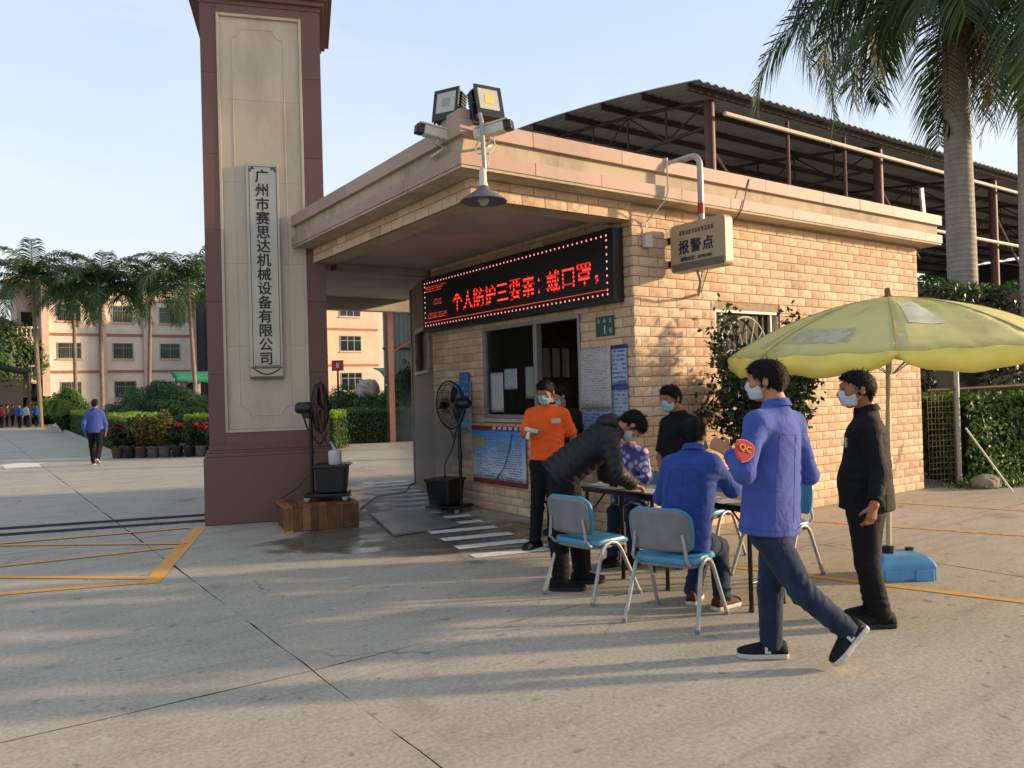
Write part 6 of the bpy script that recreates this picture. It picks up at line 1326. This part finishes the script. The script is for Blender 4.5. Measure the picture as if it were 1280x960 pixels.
# ---- shrub against the sunlit wall
sh = thing('wall_shrub', 'dark green shrub with glossy leaves growing against the sunlit gatehouse wall', 'shrub', (7.0, 5.35, 0)); r = np.random.default_rng(5)
SB = Vector((6.95, 5.38, 0)); tips = []
for k in range(34):
    a = r.uniform(0, 6.28); e = r.uniform(.15, 1.0); L = r.uniform(.9, 1.5); q0 = SB + Vector((.03 * math.cos(a), .03 * math.sin(a), .55 + .65 * r.random())); q1 = q0 + Vector((math.cos(a) * .8 * (1 - e * .5) * (1.15 if k % 4 else 1), min(.5, math.sin(a) * .5 * (1 - e * .5)), L * (.35 + .62 * e)))
    mid_ = q0.lerp(q1, .5) + Vector((r.normal(0, .05), r.normal(0, .05), .06)); mb = MB(); mb.tube([q0, mid_, q1], [.012, .008, .004], 5); build(mb, 'branch', M_WOOD, sh)
    for s_ in np.linspace(.18, 1.0, 14):
        c = q0.lerp(mid_, s_ * 2) if s_ < .5 else mid_.lerp(q1, s_ * 2 - 1); tips += [np.array(c) + r.normal(0, .07, 3) for _ in range(15)]
mb = MB(); mb.tube([SB, SB + Vector((.02, .0, .5)), SB + Vector((-.02, .03, 1.1))], [.035, .03, .02], 8); build(mb, 'trunk', M_WOOD, sh, smooth=True)
tips = np.array(tips); tips[:, 1] = np.minimum(tips[:, 1], 5.93); leafcloud('leaves', tips, r.normal(0, 1, (len(tips), 3)), .075, M_LDRK, sh, aspect=1.9, seed=6)
# ---- fence and hedges at the right end
fx = thing('wire_fence', 'rusty wire mesh fence between the gatehouse and the right hedge', 'fence', (11.7, 5.9, 0)); fa, fb = Vector((11.52, 5.98, 0)), Vector((12.0, 5.8, 0)); M_WIRE = mat('rusty_wire', '5c554b', .6, .3, 20, metal=.3)
fd = (fb - fa).normalized()
mb = MB()
for k in range(9): p = fa.lerp(fb, k / 8); mb.tube([p, p + Vector((0, 0, 1.35))], .004, 4)
for k in range(17): z = .03 + k * .082; mb.tube([fa + Vector((0, 0, z)), fb + Vector((0, 0, z))], .004, 4)
build(mb, 'mesh_wires', M_WIRE, fx, kind='stuff')
for p, hh, nm in ((fb, 2.4, 'post'), (fb + fd * 2.4, 1.5, 'post')): mb = MB(); mb.tube([p, p + Vector((0, 0, hh))], .04, 10); build(mb, nm, M_GALV, fx, smooth=True)
mb = MB(); mb.tube([fa + Vector((0, 0, 1.42)), fa.lerp(fb, 8.0) + Vector((0, 0, 1.5))], .022, 8); build(mb, 'top_rail', mat('rust_red_rail', '5c3a2c', .7, .2), fx, smooth=True)
hedge('bright hedge along the right edge behind the leaning pole', Vector((12.1, 5.75, 0)), Vector((1, -.5, 0)), 6, 1.1, 1.38, M_LBR, 20000, .075, seed=12, lump=.14)
hedge('tall dark hedge behind the wire fence', Vector((11.75, 7.3, 0)), Vector((1, -.28, 0)), 12, 1.6, 3.25, M_LDRK, 42000, .085, M_LBUSH, seed=13, lump=.2)
mb = MB(); mb.tube([W(1207, 535, 11.2), G(1266, 615)], .014, 6); tag(build(mb, 'leaning_pole', M_PVC), 'thin white pole leaning in front of the right hedge', 'pole')
st = Field(); q = G(1232, 610); st.ell((q.x, q.y, .08), (.22, .16, .12), (.9, -.4, 0), (.4, .9, 0), (0, 0, 1)); st.fold((q.x, q.y, .1), (1, .4, .3), .3, .2, .02); tag(fieldobj('stone', st, .02, mat('grey_stone', '857c6e', .9, .2, 9, .4)), 'grey stone lying at the foot of the right hedge', 'stone')
r = np.random.default_rng(77); n = 2600; u = r.uniform(0, 6, n); P = np.array([11.7, 5.75, 0]) + np.stack([u * .9, -u * .45 + r.normal(0, .12, n) - .05, np.abs(r.normal(0, .05, n))], 1); gr = leafcloud('grass_tufts', P, np.tile([[.3, -.8, .4]], (n, 1)), .1, M_LBR, aspect=4, seed=3); tag(gr, 'weeds and grass at the foot of the right hedge', 'grass'); gr['kind'] = 'stuff'
# ================================================================== palms
def frond(mb, base, az, el, L, droop, nl, ll, lw, r):
    """arching rachis with two rows of hanging leaflets; material 1 is the rachis"""
    pts = []; p = Vector(base); n = 12; e = el
    for k in range(n + 1):
        pts.append(p.copy()); d = Vector((math.cos(az) * math.cos(e), math.sin(az) * math.cos(e), math.sin(e))); p = p + d * (L / n); e -= droop / n * (.5 + 1.1 * k / n)
    mb.tube(pts, [.035 * (1 - .85 * k / n) * (lw / .05) ** .5 for k in range(n + 1)], 5, mi=1)
    side = Vector((-math.sin(az), math.cos(az), 0))
    for k in range(nl):
        t = .1 + .9 * k / (nl - 1); i = min(int(t * n), n - 1); q = pts[i].lerp(pts[i + 1], t * n - i); d = (pts[i + 1] - pts[i]).normalized(); up_ = side.cross(d) * -1
        if up_.z < 0: up_ = -up_
        l = ll * (.45 + .75 * math.sin(math.pi * min(1, t * .85 + .12))) * r.uniform(.85, 1.15)
        for sg in (-1, 1):
            o = (side * sg * 1.0 + d * (.45 + .7 * t) + up_ * r.uniform(-.25, .45)).normalized(); w = d * lw * .5
            m_ = q + o * l * .5 + Vector((0, 0, -.06 * l)); e_ = q + o * l * .9 + Vector((0, 0, -.36 * l - r.uniform(0, .15) * l))
            mb.add([q - w * .6, q + w * .6, m_ + w, m_ - w, e_], [(0, 1, 2, 3), (3, 2, 4)])
M_PALM = leafmat('palm_leaflet', ('203818', '345226', '4a6c32', '6a8a46'), .35, .45); M_RACH = mat('palm_rachis', '5a6a32', .6, .2); M_TRUNKP = None
def palmtrunk():
    m, t, b = newmat('palm_trunk'); p = pos(t); sx = N(t, 'ShaderNodeSeparateXYZ'); t.links.new(p, sx.inputs[0])
    rg = mathn(t, 'SINE', mathn(t, 'ADD', mathn(t, 'MULTIPLY', sx.outputs[2], 62), mathn(t, 'MULTIPLY', noise(t, p, 3, 3), 5)))
    c = ramp(t, noise(t, mapping(t, p, (1, 1, .4)), 5, 5, .6), [(.3, '857f76'), (.7, 'a59e93')]); c = mixc(t, maprange(t, rg, .75, 1, 0, .4), c, '564d43'); t.links.new(c, b.inputs['Base Color']); b.inputs['Roughness'].default_value = .85; bump(t, b, rg, .4, .01); return m
M_TRUNKP = palmtrunk(); M_TRUNKF = mat('far_palm_trunk', '75695c', .9, .2, 2); M_DEADP = leafmat('dry_palm_sheath', ('4a3a28', '5f4c34', '735d42'), .15, .8); M_SHAFT = mat('palm_crownshaft', '5a6b35', .5, .2, 4)
def palm(label, base, H, L, nf, nl, ll, lw, rb, seed, group, dead=False, lean=(0, 0), droop=(1.3, 2.3)):
    r = random.Random(seed); t = thing('palm_tree', label, 'palm tree', base, group); b = Vector(base); top = b + Vector((lean[0], lean[1], H))
    mb = MB(); n = 12; mb.tube([b.lerp(top, k / n) for k in range(n + 1)], [rb * (1.1 - .25 * (k / n) + .22 * math.sin(math.pi * k / n)) for k in range(n + 1)], 16); build(mb, 'trunk', M_TRUNKP if rb > .18 else M_TRUNKF, t, smooth=True)
    mb = MB(); mb.tube([top, top + Vector((0, 0, .5)), top + Vector((0, 0, 1.1))], [rb * .8, rb * .72, rb * .3], 12); build(mb, 'crownshaft', M_SHAFT, t, smooth=True)
    for k in range(nf):
        f = MB(); az = k * 2.39996 + r.uniform(-.2, .2); q = k / nf; el = math.radians(82 - 82 * q ** .8 + r.uniform(-8, 8)); frond(f, top + Vector((0, 0, 1.0 - .35 * q)), az, el, L * r.uniform(.85, 1.08), r.uniform(*droop), nl, ll, lw, r); build(f, 'frond', [M_PALM, M_RACH], t)
    if dead:
        f = MB(); 
        for k in range(5): az = 3.5 + k * .5; frond(f, top + Vector((0, 0, .5)), az, math.radians(-48 - 6 * k), L * .75, .8, 40, ll * .6, lw * .8, r)
        build(f, 'dry_fronds', [M_DEADP, M_DEADP], t)
    return t
# far palms in front of the pale building
gp_ = 'palms in front of the pale building'
for k, (px, py, w, L, lab) in enumerate(((48, 345, 56, 3.6, 'leftmost tall palm in front of the pale building'), (125, 352, 57, 3.4, 'palm whose trunk crosses the pale building between its left and middle windows'), (182, 356, 59, 3.3, 'palm in front of the right windows of the pale building'), (243, 350, 56, 3.6, 'palm half hidden behind the gate pillar'), (92, 362, 64, 3.0, 'palm between the two left palms, standing a little behind'))):
    c = W(px, py + 4, w); palm(lab, (c.x, c.y, 0), c.z - 1.0, L * 1.3, 22, 44, 1.05, .09, .12, 30 + k, gp_, droop=(1.5, 2.6), lean=((k % 3 - 1) * .35, .2))
c = W(1188, -60, 15.2); b = W(1206, 400, 15.2); palm('big grey trunked palm rising behind the gatehouse roof', (b.x, b.y, 0), c.z - .9, 4.5, 30, 84, .9, .055, .215, 51, 'palms at the right edge', True, (c.x - b.x, c.y - b.y), (1.8, 2.9))
c = W(1284, -50, 13.2); b = W(1296, 400, 13.2); palm('palm cut off by the right edge of the picture', (b.x, b.y, 0), c.z - .9, 4.2, 26, 80, .9, .055, .2, 52, 'palms at the right edge', False, (c.x - b.x, c.y - b.y), (2.0, 3.0))
# ================================================================== open shed behind the gatehouse
M_ROOFU = mat('grey_roof_sheet', '8c9092', .6, .15, 1.5, metal=.1, dirt=.35); M_RUST = mat('red_oxide_steel', '5c342a', .6, .2, 6, dirt=.3); M_TRUS = mat('dark_painted_steel', '3a2c28', .6, .2, 6)
sd_ = thing('open_shed', 'large open-sided steel shed with a corrugated roof behind the gatehouse', 'shed', (14.7, 13, 0)); SX0, SX1, SY0, SY1 = 14.7, 62.0, 12.95, 32.0
def roofz(y): q = (y - SY0); return 9.0 + .19 * q - .0075 * q * q
ny = 14; pit = .3; nx = int((SX1 - SX0) / pit) * 4
mb = MB(); vs = []; fs = []; wv = (0, .045, .045, 0)
for j in range(ny + 1):
    y = SY0 + (SY1 - SY0) * j / ny
    for i in range(nx + 1): vs.append((SX0 + (SX1 - SX0) * i / nx, y, roofz(y) + wv[i % 4]))
for j in range(ny):
    for i in range(nx): a = j * (nx + 1) + i; fs.append((a, a + 1, a + nx + 2, a + nx + 1))
mb.add(vs, fs); rf = build(mb, 'roof_sheet', M_ROOFU, sd_); s_ = rf.modifiers.new('t', 'SOLIDIFY'); s_.thickness = .008
for k in range(12): y = SY0 + .35 + k * 1.6; mb = MB(); mb.box((SX0 + .05, y - .04, roofz(y) - .17), (SX1, y + .04, roofz(y) - .012)); build(mb, 'purlin', M_TRUS, sd_)
for q, cx in enumerate((15.82, 23.6, 31.2, 38.8, 46.4)):
    mb = MB(); mb.tube([(cx, 13.55, 0), (cx, 13.55, 8.9)], .14, 10); build(mb, 'column', M_RUST, sd_, smooth=True)
    tr = MB(); tp = [(cx, 13.55 + k * 1.5, roofz(13.55 + k * 1.5) - .22) for k in range(12)]; bt = [(cx, 13.55 + k * 1.5, 8.25 + .02 * k) for k in range(12)]
    tr.tube(tp, .05, 6); tr.tube(bt, .05, 6)
    for k in range(12): tr.tube([tp[k], bt[k]], .03, 5)
    for k in range(11): tr.tube([bt[k], tp[k + 1]] if k % 2 else [tp[k], bt[k + 1]], .028, 5)
    build(tr, 'truss', M_TRUS, sd_)
    mb = MB(); mb.tube([(cx, 13.55, 7.7), (cx + 2.3, 13.55, 5.6)], .05, 6); build(mb, 'brace', M_RUST, sd_)
for cx in (18.7, 21.4, 27.4, 34.5): mb = MB(); mb.tube([(cx, 13.3, 3.0), (cx, 13.3, 8.8)], .05, 8); build(mb, 'hanger_post', M_RUST, sd_, smooth=True)
for k in range(3): mb = MB(); mb.tube([(SX0 + 1.1 + k * 0, 13.4 + k * 5.5, 7.55), (SX1, 13.4 + k * 5.5, 7.55)], .04, 6); build(mb, 'tie_beam', M_TRUS, sd_) if k else None
for z in (8.5, 6.5): mb = MB(); mb.tube([(16.0 if z > 8 else 17, 13.2, z), (SX1, 13.2, z - .1)], .06, 8); build(mb, 'white_pipe', M_PVC, sd_, smooth=True)
mb = MB(); vs = []; nx = 240
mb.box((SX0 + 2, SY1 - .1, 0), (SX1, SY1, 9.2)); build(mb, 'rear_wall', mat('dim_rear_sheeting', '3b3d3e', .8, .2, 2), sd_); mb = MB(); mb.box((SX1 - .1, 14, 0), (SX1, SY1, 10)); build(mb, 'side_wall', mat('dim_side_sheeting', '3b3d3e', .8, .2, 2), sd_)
for k, (px, py, w, sx_, sz_) in enumerate(((1020, 270, 30, 5, 5.5), (1120, 290, 34, 6, 5), (940, 240, 33, 5, 6))):
    c = W(px, py, w); mb = MB(); mb.box((c.x - sx_ / 2, c.y, 0), (c.x + sx_ / 2, c.y + 3, sz_)); mb.box((c.x - sx_ / 2 - .1, c.y - .15, sz_), (c.x + sx_ / 2 + .1, c.y + 3.1, sz_ + .3)); tag(build(mb, 'stacked_crates', mat('dark_stack_%d' % k, '2e2a26', .9, .3, 2), bevel=.03), ('dark stack of goods under the middle of the shed', 'dark stack of goods under the shed near the big palm', 'dark stack of goods at the left of the shed')[k], 'stack')
q = W(1153, 252, 16.5); mb = MB(); mb.box((-.15, -.02, -.28), (.15, .02, .28), M=frame(q, uv(.6, .75, .25), uv(.7, -.6, 0)) @ Matrix.Rotation(0.0, 4, 'X')); tag(build(mb, 'white_board', mat('white_panel', '9a9c9e', .5, .1)), 'small tilted white panel standing above the gatehouse roof', 'panel')
# ================================================================== factory buildings
M_CREAMW = mat('cream_wall', 'ddd0c2', .9, .08, .7, dirt=.3, dirtcol='8f7f6c'); M_PINKW = mat('pink_trim', 'd0b3a4', .85, .1, 2); M_BAND = mat('red_band', 'a2705f', .85, .1, 2); M_DGL = mat('dark_window_glass', '20282a', .15, .2, 1.5); M_WFR = mat('pale_window_frame', '94948c', .5, .1)
def PYp(px, py, Y): d = ray(px, py); return Vector(CAM + d * (Y / d[1]))
def window(par, x0, x1, z0, z1, Y, nv_=4, bars=False):
    mb = MB(); t = .06
    mb.box((x0 - t, Y - .05, z0 - t), (x1 + t, Y + .02, z0)); mb.box((x0 - t, Y - .05, z1), (x1 + t, Y + .02, z1 + t)); mb.box((x0 - t, Y - .05, z0), (x0, Y + .02, z1)); mb.box((x1, Y - .05, z0), (x1 + t, Y + .02, z1))
    for k in range(1, nv_): x = x0 + (x1 - x0) * k / nv_; mb.box((x - .03, Y - .045, z0), (x + .03, Y + .015, z1))
    zm = z0 + (z1 - z0) * .7; mb.box((x0, Y - .044, zm - .025), (x1, Y + .014, zm + .025))
    if bars:
        for k in range(1, 12): x = x0 + (x1 - x0) * k / 12; mb.box((x - .012, Y - .08, z0), (x + .012, Y - .056, z1))
    f = build(mb, 'window', M_WFR, par)
    for k in range(nv_): xa, xb = x0 + (x1 - x0) * k / nv_ + .031, x0 + (x1 - x0) * (k + 1) / nv_ - .031; m2 = MB(); m2.box((xa, Y - .02, z0 + .001), (xb, Y - .01, z1 - .001)); build(m2, 'pane', M_DGL, f)
    mb = MB(); mb.box((x0 - .12, Y - .14, z0 - .16), (x1 + .12, Y - .001, z0 - .07)); build(mb, 'sill', M_PINKW, f)
FY = 79.0; fb_ = thing('factory_building', 'long cream three-storey building with pink pilasters behind the palms', 'building', (12, FY, 0)); X0, X1, XH = 5.6, 18.3, 11.75
mb = MB(); mb.box((X0, FY, 0), (X1, FY + 14, XH)); build(mb, 'wall', M_CREAMW, fb_); mb = MB(); mb.box((X0 - .25, FY - .25, XH), (X1 + .1, FY + 14, XH + .5)); build(mb, 'parapet', M_PINKW, fb_)
for z in (4.43, 7.73, 10.95):
    for a, b in ((X0 + .55, 10.0), (10.6, 13.65), (14.2, 17.7)): mb = MB(); mb.box((a, FY - .06, z - .12), (b, FY - .001, z + .12)); build(mb, 'band', M_BAND, fb_)
for x in (X0 + .25, 10.3, 13.92, 18.0): mb = MB(); mb.box((x - .28, FY - .3, 0), (x + .28, FY - .002, XH - .005)); build(mb, 'pilaster', M_PINKW, fb_)
for x0, x1 in ((6.8, 8.55), (11.15, 12.75), (15.1, 16.8)):
    for z0, z1 in ((5.65, 6.95), (8.95, 10.35)): window(fb_, x0, x1, z0, z1, FY, 2, True)
window(fb_, 11.2, 12.95, 2.1, 3.5, FY, 2, True); window(fb_, 7.0, 8.5, 2.1, 3.5, FY, 2, True)
wg = thing('balcony_wing', 'pale pink wing with two curved balconies at the left of the cream building', 'building', (4.5, FY + 2, 0)); mb = MB(); mb.box((3.9, FY + 2.2, 0), (X0 - .005, FY + 13, XH + .3)); build(mb, 'wall', M_PINKW, wg); mb = MB(); mb.box((2.9, FY - .6, XH + .3), (X0 - .3, FY + 13, XH + .75)); build(mb, 'roof', M_PINKW, wg)
for z in (4.0, 7.3):
    cx, cy, R = 4.6, FY + 2.1, 2.3; poly = [(cx - R * .95, cy)] + [(cx + R * math.cos(t) * .95, cy + R * math.sin(t)) for t in np.linspace(math.pi * 1.0, math.pi * 1.62, 14)] + [(X0 - .02, cy)]
    mb = MB(); mb.prism(poly, .75, Matrix.Translation((0, 0, z - .55))); bl = build(mb, 'balcony', M_PINKW, wg); mb = MB(); pr = [Vector((x, y, z + .95)) for x, y in poly[1:-1]]; mb.tube(pr, .09, 6); build(mb, 'handrail', M_PINKW, bl)
    for k in range(13): p = Vector(poly[1 + k % 14] + (0,)) if False else Vector((poly[1 + k][0], poly[1 + k][1], 0)); mb = MB(); mb.lathe([(.06, 0), (.1, .2), (.05, .42), (.08, .68)], 8, o=(p.x, p.y, z + .2)); build(mb, 'baluster', M_CREAMW, bl, smooth=True)
    mb = MB(); mb.box((4.2, FY + 2.1, z + .25), (5.2, FY + 2.195, z + 2.5)); build(mb, 'balcony_door', M_DGL, wg)
OY = 69.0; ob_ = thing('office_block', 'sunlit cream three-storey block seen through the gateway', 'building', (28, OY, 0)); OX0, OX1, OH = 26.2, 32.6, 12.2
mb = MB(); mb.box((OX0, OY, 0), (OX1, OY + 22, OH)); build(mb, 'wall', mat('sun_warmed_cream_wall', 'd3b59a', .9, .08, .7, dirt=.2, dirtcol='9c7c62'), ob_); mb = MB(); mb.box((OX0 - .2, OY - .25, OH), (OX1 + .2, OY + 22, OH + .5)); build(mb, 'parapet', M_PINKW, ob_)  # cream wall with the sun's orange light put into its colour
for z in (4.5, 7.85): mb = MB(); mb.box((OX0 + .01, OY - .06, z - .1), (OX1 - .01, OY - .001, z + .1)); build(mb, 'band', M_BAND, ob_)
for x0, x1 in ((28.75, 30.75),):
    for z0, z1 in ((5.85, 7.2), (9.1, 10.5), (2.2, 3.75)): window(ob_, x0, x1, z0, z1, OY, 3)
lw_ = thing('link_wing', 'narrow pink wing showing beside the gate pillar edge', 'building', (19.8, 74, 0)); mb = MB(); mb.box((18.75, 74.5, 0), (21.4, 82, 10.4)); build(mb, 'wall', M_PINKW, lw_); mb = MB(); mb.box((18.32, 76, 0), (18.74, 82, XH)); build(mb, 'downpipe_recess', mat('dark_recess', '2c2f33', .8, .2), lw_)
for z0, z1 in ((5.7, 6.95), (8.6, 9.8)): window(lw_, 19.1, 20.4, z0, z1, 74.5, 2)
for z in (4.43, 7.73): mb = MB(); mb.box((18.76, 74.44, z - .12), (21.39, 74.499, z + .12)); build(mb, 'band', M_BAND, lw_)
mb = MB(); mb.box((OX1 + .005, OY + 2, 0), (34.2, OY + 14, 12)); build(mb, 'rear_wing', M_PINKW, ob_)
# green canvas awnings, air conditioner, sign
M_GRC = mat('green_canvas', '1f7d5c', .7, .15, 3)
def awning(label, x0, x1, Y, z, d=2.2):
    t = thing('awning', label, 'awning', ((x0 + x1) / 2, Y, z), 'green awnings'); mb = MB(); n = 10; vs = []
    for i in range(n + 1): x = x0 + (x1 - x0) * i / n; vs += [(x, Y, z), (x, Y - d * .6, z - .22 + .03 * math.sin(i * 2)), (x, Y - d, z - .6), (x, Y - d, z - .95 + .06 * math.sin(i * 3))]
    mb.add(vs, [(i * 4 + q, i * 4 + q + 1, i * 4 + 5 + q, i * 4 + 4 + q) for i in range(n) for q in range(3)]); o = build(mb, 'canvas', M_GRC, t, smooth=True); o.modifiers.new('t', 'SOLIDIFY').thickness = .03
    for x in (x0, x1): mb = MB(); mb.tube([(x, Y - d, z - .62), (x, Y - d, 0)], .05, 6); build(mb, 'post', M_GALV, t)
awning('green canvas awning low on the cream building', 13.2, 17.4, 66.5, 3.95); a_ = PYp(466, 470, 40); b_ = PYp(516, 470, 40); awning('green canvas awning seen through the gateway', a_.x, b_.x, 40, a_.z + .45, 1.5)
q = PYp(236, 484, 66.2); ac = thing('air_conditioner', 'white outdoor air conditioner unit under the green awning', 'air conditioner', (q.x, 66, 0)); mb = MB(); mb.box((q.x - .75, 65.6, q.z - .9), (q.x + .75, 66.2, q.z + .65)); build(mb, 'case', mat('white_case', '9a9a98', .5, .1), ac, bevel=.04); mb = MB(); mb.lathe([(.02, 0), (.42, .0), (.45, .05)], 20, o=(q.x + .12, 65.55, q.z - .1), M=Matrix.Rotation(-math.pi / 2, 4, 'X')); build(mb, 'fan_grille', M_BLACK, ac); mb = MB(); mb.box((q.x - .6, 65.7, 0), (q.x + .6, 66.1, q.z - .9)); build(mb, 'stand', M_GALV, ac)
# railing rack left of the awning
q0, q1 = PYp(196, 488, 64), PYp(212, 488, 64); rk_ = thing('bar_rack', 'dark open steel rack left of the green awning', 'rack', (q0.x, 64, 0))
for k in range(7): x = q0.x + (q1.x - q0.x + 1.2) * k / 6; mb = MB(); mb.box((x - .04, 63.96, 0), (x + .04, 64.04, 3.1)); build(mb, 'bar', M_BLKM, rk_)
for z in (1.9, 3.05): mb = MB(); mb.box((q0.x - .1, 63.95, z - .05), (q1.x + 1.3, 64.05, z + .05)); build(mb, 'rail', M_BLKM, rk_)
# red sign with a white mark by the pillar
q = W(422, 457, 30); rs = thing('red_sign', 'small red sign with a white mark on a post behind the misting fan', 'sign', (q.x, q.y, 0)); MS = frame(q, UH, (0, 0, 1)); mb = MB(); mb.box((-.22, -.2, -.03), (.22, .2, .03), M=MS); build(mb, 'panel', mat('red_sign_paint', '9c1f1c', .5, .1), rs); mb = MB(); mb.box((-.05, -.08, .03), (.06, .09, .04), M=MS); build(mb, 'mark', M_SOLEW, rs); mb = MB(); mb.tube([(q.x, q.y, 0), (q.x, q.y, q.z - .2)], .04, 8); build(mb, 'post', M_BLKM, rs)
# metal shed with red-brown posts beyond the gateway
ms = thing('metal_shed', 'grey corrugated metal shed with red-brown steel posts beyond the gateway', 'shed', (11.7, 24, 0)); pp = G(490, 553)
mb = MB(); mb.box((pp.x - .1, pp.y - .1, 0), (pp.x + .1, pp.y + .1, 8)); build(mb, 'post', M_RUST, ms)
a = W(479, 430, 34); b = W(560, 430, 36); n = 60; mb = MB(); vs = []
for i in range(n + 1): p = a.lerp(b, i / n); o = .06 * (1 if i % 4 in (1, 2) else 0); vs += [(p.x - DH.x * o, p.y - DH.y * o, 2.3), (p.x - DH.x * o, p.y - DH.y * o, 9.5)]
mb.add(vs, [(i * 2, i * 2 + 2, i * 2 + 3, i * 2 + 1) for i in range(n)]); build(mb, 'corrugated_wall', mat('pale_grey_sheeting', '8f9490', .6, .12, 1.5, metal=.2, dirt=.35), ms)
for z in (3.6, 5.2, 7.3): mb = MB(); mb.tube([Vector((a.x, a.y, z)) - DH * .15, Vector((b.x, b.y, z)) - DH * .15], .05, 6); build(mb, 'girt', M_TRUS, ms)
mb = MB(); mb.tube([(pp.x, pp.y, 3.0), (pp.x + 1.6, pp.y - .2, 3.9)], .06, 6); build(mb, 'brace', M_RUST, ms)
# far left: hill, wood, dark sheds
hl = MB(); n = 40; vs = []; cx, cy = -40, 210
for j in range(9):
    for i in range(n + 1): u = i / n; v = j / 8; vs.append((-170 + 220 * u, 150 + 120 * v, 46 * math.exp(-((u - .45) / .3) ** 2) * math.sin(math.pi * v) ** 1.0 + 3 * math.sin(u * 17 + v * 5)))
hl.add(vs, [(j * (n + 1) + i, j * (n + 1) + i + 1, (j + 1) * (n + 1) + i + 1, (j + 1) * (n + 1) + i) for j in range(8) for i in range(n)]); hill = struct(build(hl, 'hill', mat('wooded_hill', '3f4c34', .95, .3, .05), smooth=True))
r = np.random.default_rng(8); n = 9000; u = r.uniform(0, 1, n); v = r.uniform(0, .6, n); P = np.stack([-170 + 220 * u, 150 + 120 * v, 46 * np.exp(-((u - .45) / .3) ** 2) * np.sin(math.pi * v) + r.uniform(0, 5, n)], 1); wd_ = leafcloud('far_wood', P, np.tile([[0, -.6, .6]], (n, 1)), 3.4, M_LBUSH, aspect=1.1, seed=4); wd_['kind'] = 'stuff'; tag(wd_, 'far wooded hillside at the left edge', 'wood')
for k, (px, py, w, H, rx) in enumerate(((8, 430, 70, 9.0, 3.2), (-12, 420, 66, 10, 4))):
    b = W(px, 500, w); dome(('grey-green tree standing behind the dark shed roof', 'grey-green tree at the left picture edge')[k], (b.x, b.y, 0), rx, rx, H, M_LBUSH, 7000, .3, name='broadleaf_tree', seed=60 + k)
q0, q1 = W(-60, 452, 58), W(36, 447, 58); ds = thing('dark_shed', 'low dark-roofed shed at the left edge beyond the driveway', 'shed', (q0.x, q0.y, 0)); mb = MB(); M_DSH = mat('dark_sheet_roof', '26282a', .7, .2)
for z0, z1 in ((4.9, 3.9), (3.9, 3.1)): pass
A = [Vector((q0.x, q0.y, 5.6)), Vector((q1.x, q1.y, 4.2)), Vector((q1.x, q1.y + 5, 4.2)), Vector((q0.x, q0.y + 5, 5.6))]; mb.add([p for p in A] + [p - Vector((0, 0, .25)) for p in A], [(0, 1, 2, 3), (7, 6, 5, 4), (0, 4, 5, 1), (1, 5, 6, 2), (2, 6, 7, 3), (3, 7, 4, 0)]); build(mb, 'roof', M_DSH, ds)
for p in (q0, q1): mb = MB(); mb.tube([(p.x, p.y + .4, 0), (p.x, p.y + .4, 4.0)], .12, 8); build(mb, 'post', M_TRUS, ds)
mb = MB(); mb.box((q0.x, q0.y + 4.8, 0), (q1.x, q0.y + 5, 4)); build(mb, 'rear_wall', M_DSH, ds)
a = W(-40, 500, 66); b = W(48, 500, 66); hedge('dark hedge behind the far group of people', (a.x, a.y, 0), (b.x - a.x, b.y - a.y, 0), 6.2, 1.5, 2.3, M_LDRK, 5000, .2, seed=21)

# ---- fine water mist drifting off the two fans
def mistmat():
    m = bpy.data.materials.new('water_mist'); m.use_nodes = True; t = m.node_tree; t.nodes.remove(t.nodes['Principled BSDF'])
    v = N(t, 'ShaderNodeVolumePrincipled'); v.inputs['Color'].default_value = (.95, .95, .95, 1); v.inputs['Anisotropy'].default_value = .2
    o = objc(t); ln = N(t, 'ShaderNodeVectorMath', operation='LENGTH'); t.links.new(o, ln.inputs[0])
    d = mathn(t, 'MULTIPLY', maprange(t, ln.outputs['Value'], 1.0, .15, 0, 1), maprange(t, noise(t, pos(t), 3.2, 4, .6), .36, .66))
    t.links.new(mathn(t, 'MULTIPLY', d, MIST), v.inputs['Density']); t.links.new(v.outputs[0], t.nodes['Material Output'].inputs['Volume']); return m
MIST = 4.0; M_MIST = mistmat()
def mist(label, c, r, d):
    mb = MB(); pr = [(math.sin(a), -math.cos(a)) for a in np.linspace(.02, math.pi - .02, 12)]; mb.lathe(pr, 20); me = mb.mesh('mist', M_MIST, None, True); o = link('mist', me, None, 'stuff'); dv = Vector(d).normalized(); o.matrix_world = frame(c, dv, Vector((-dv.y, dv.x, 0)).normalized()) @ Matrix.Diagonal((*r, 1)); tag(o, label, 'mist'); return o
mist('fine water mist blowing from the fan beside the gatehouse', W(541, 545, 10.9), (.75, .5, .85), UH * -.86 + DH * .5 + Vector((0, 0, -.25)))
mist('thin water mist spreading over the ground beside the wooden box', W(482, 640, 9.9), (.75, .6, .35), UH)
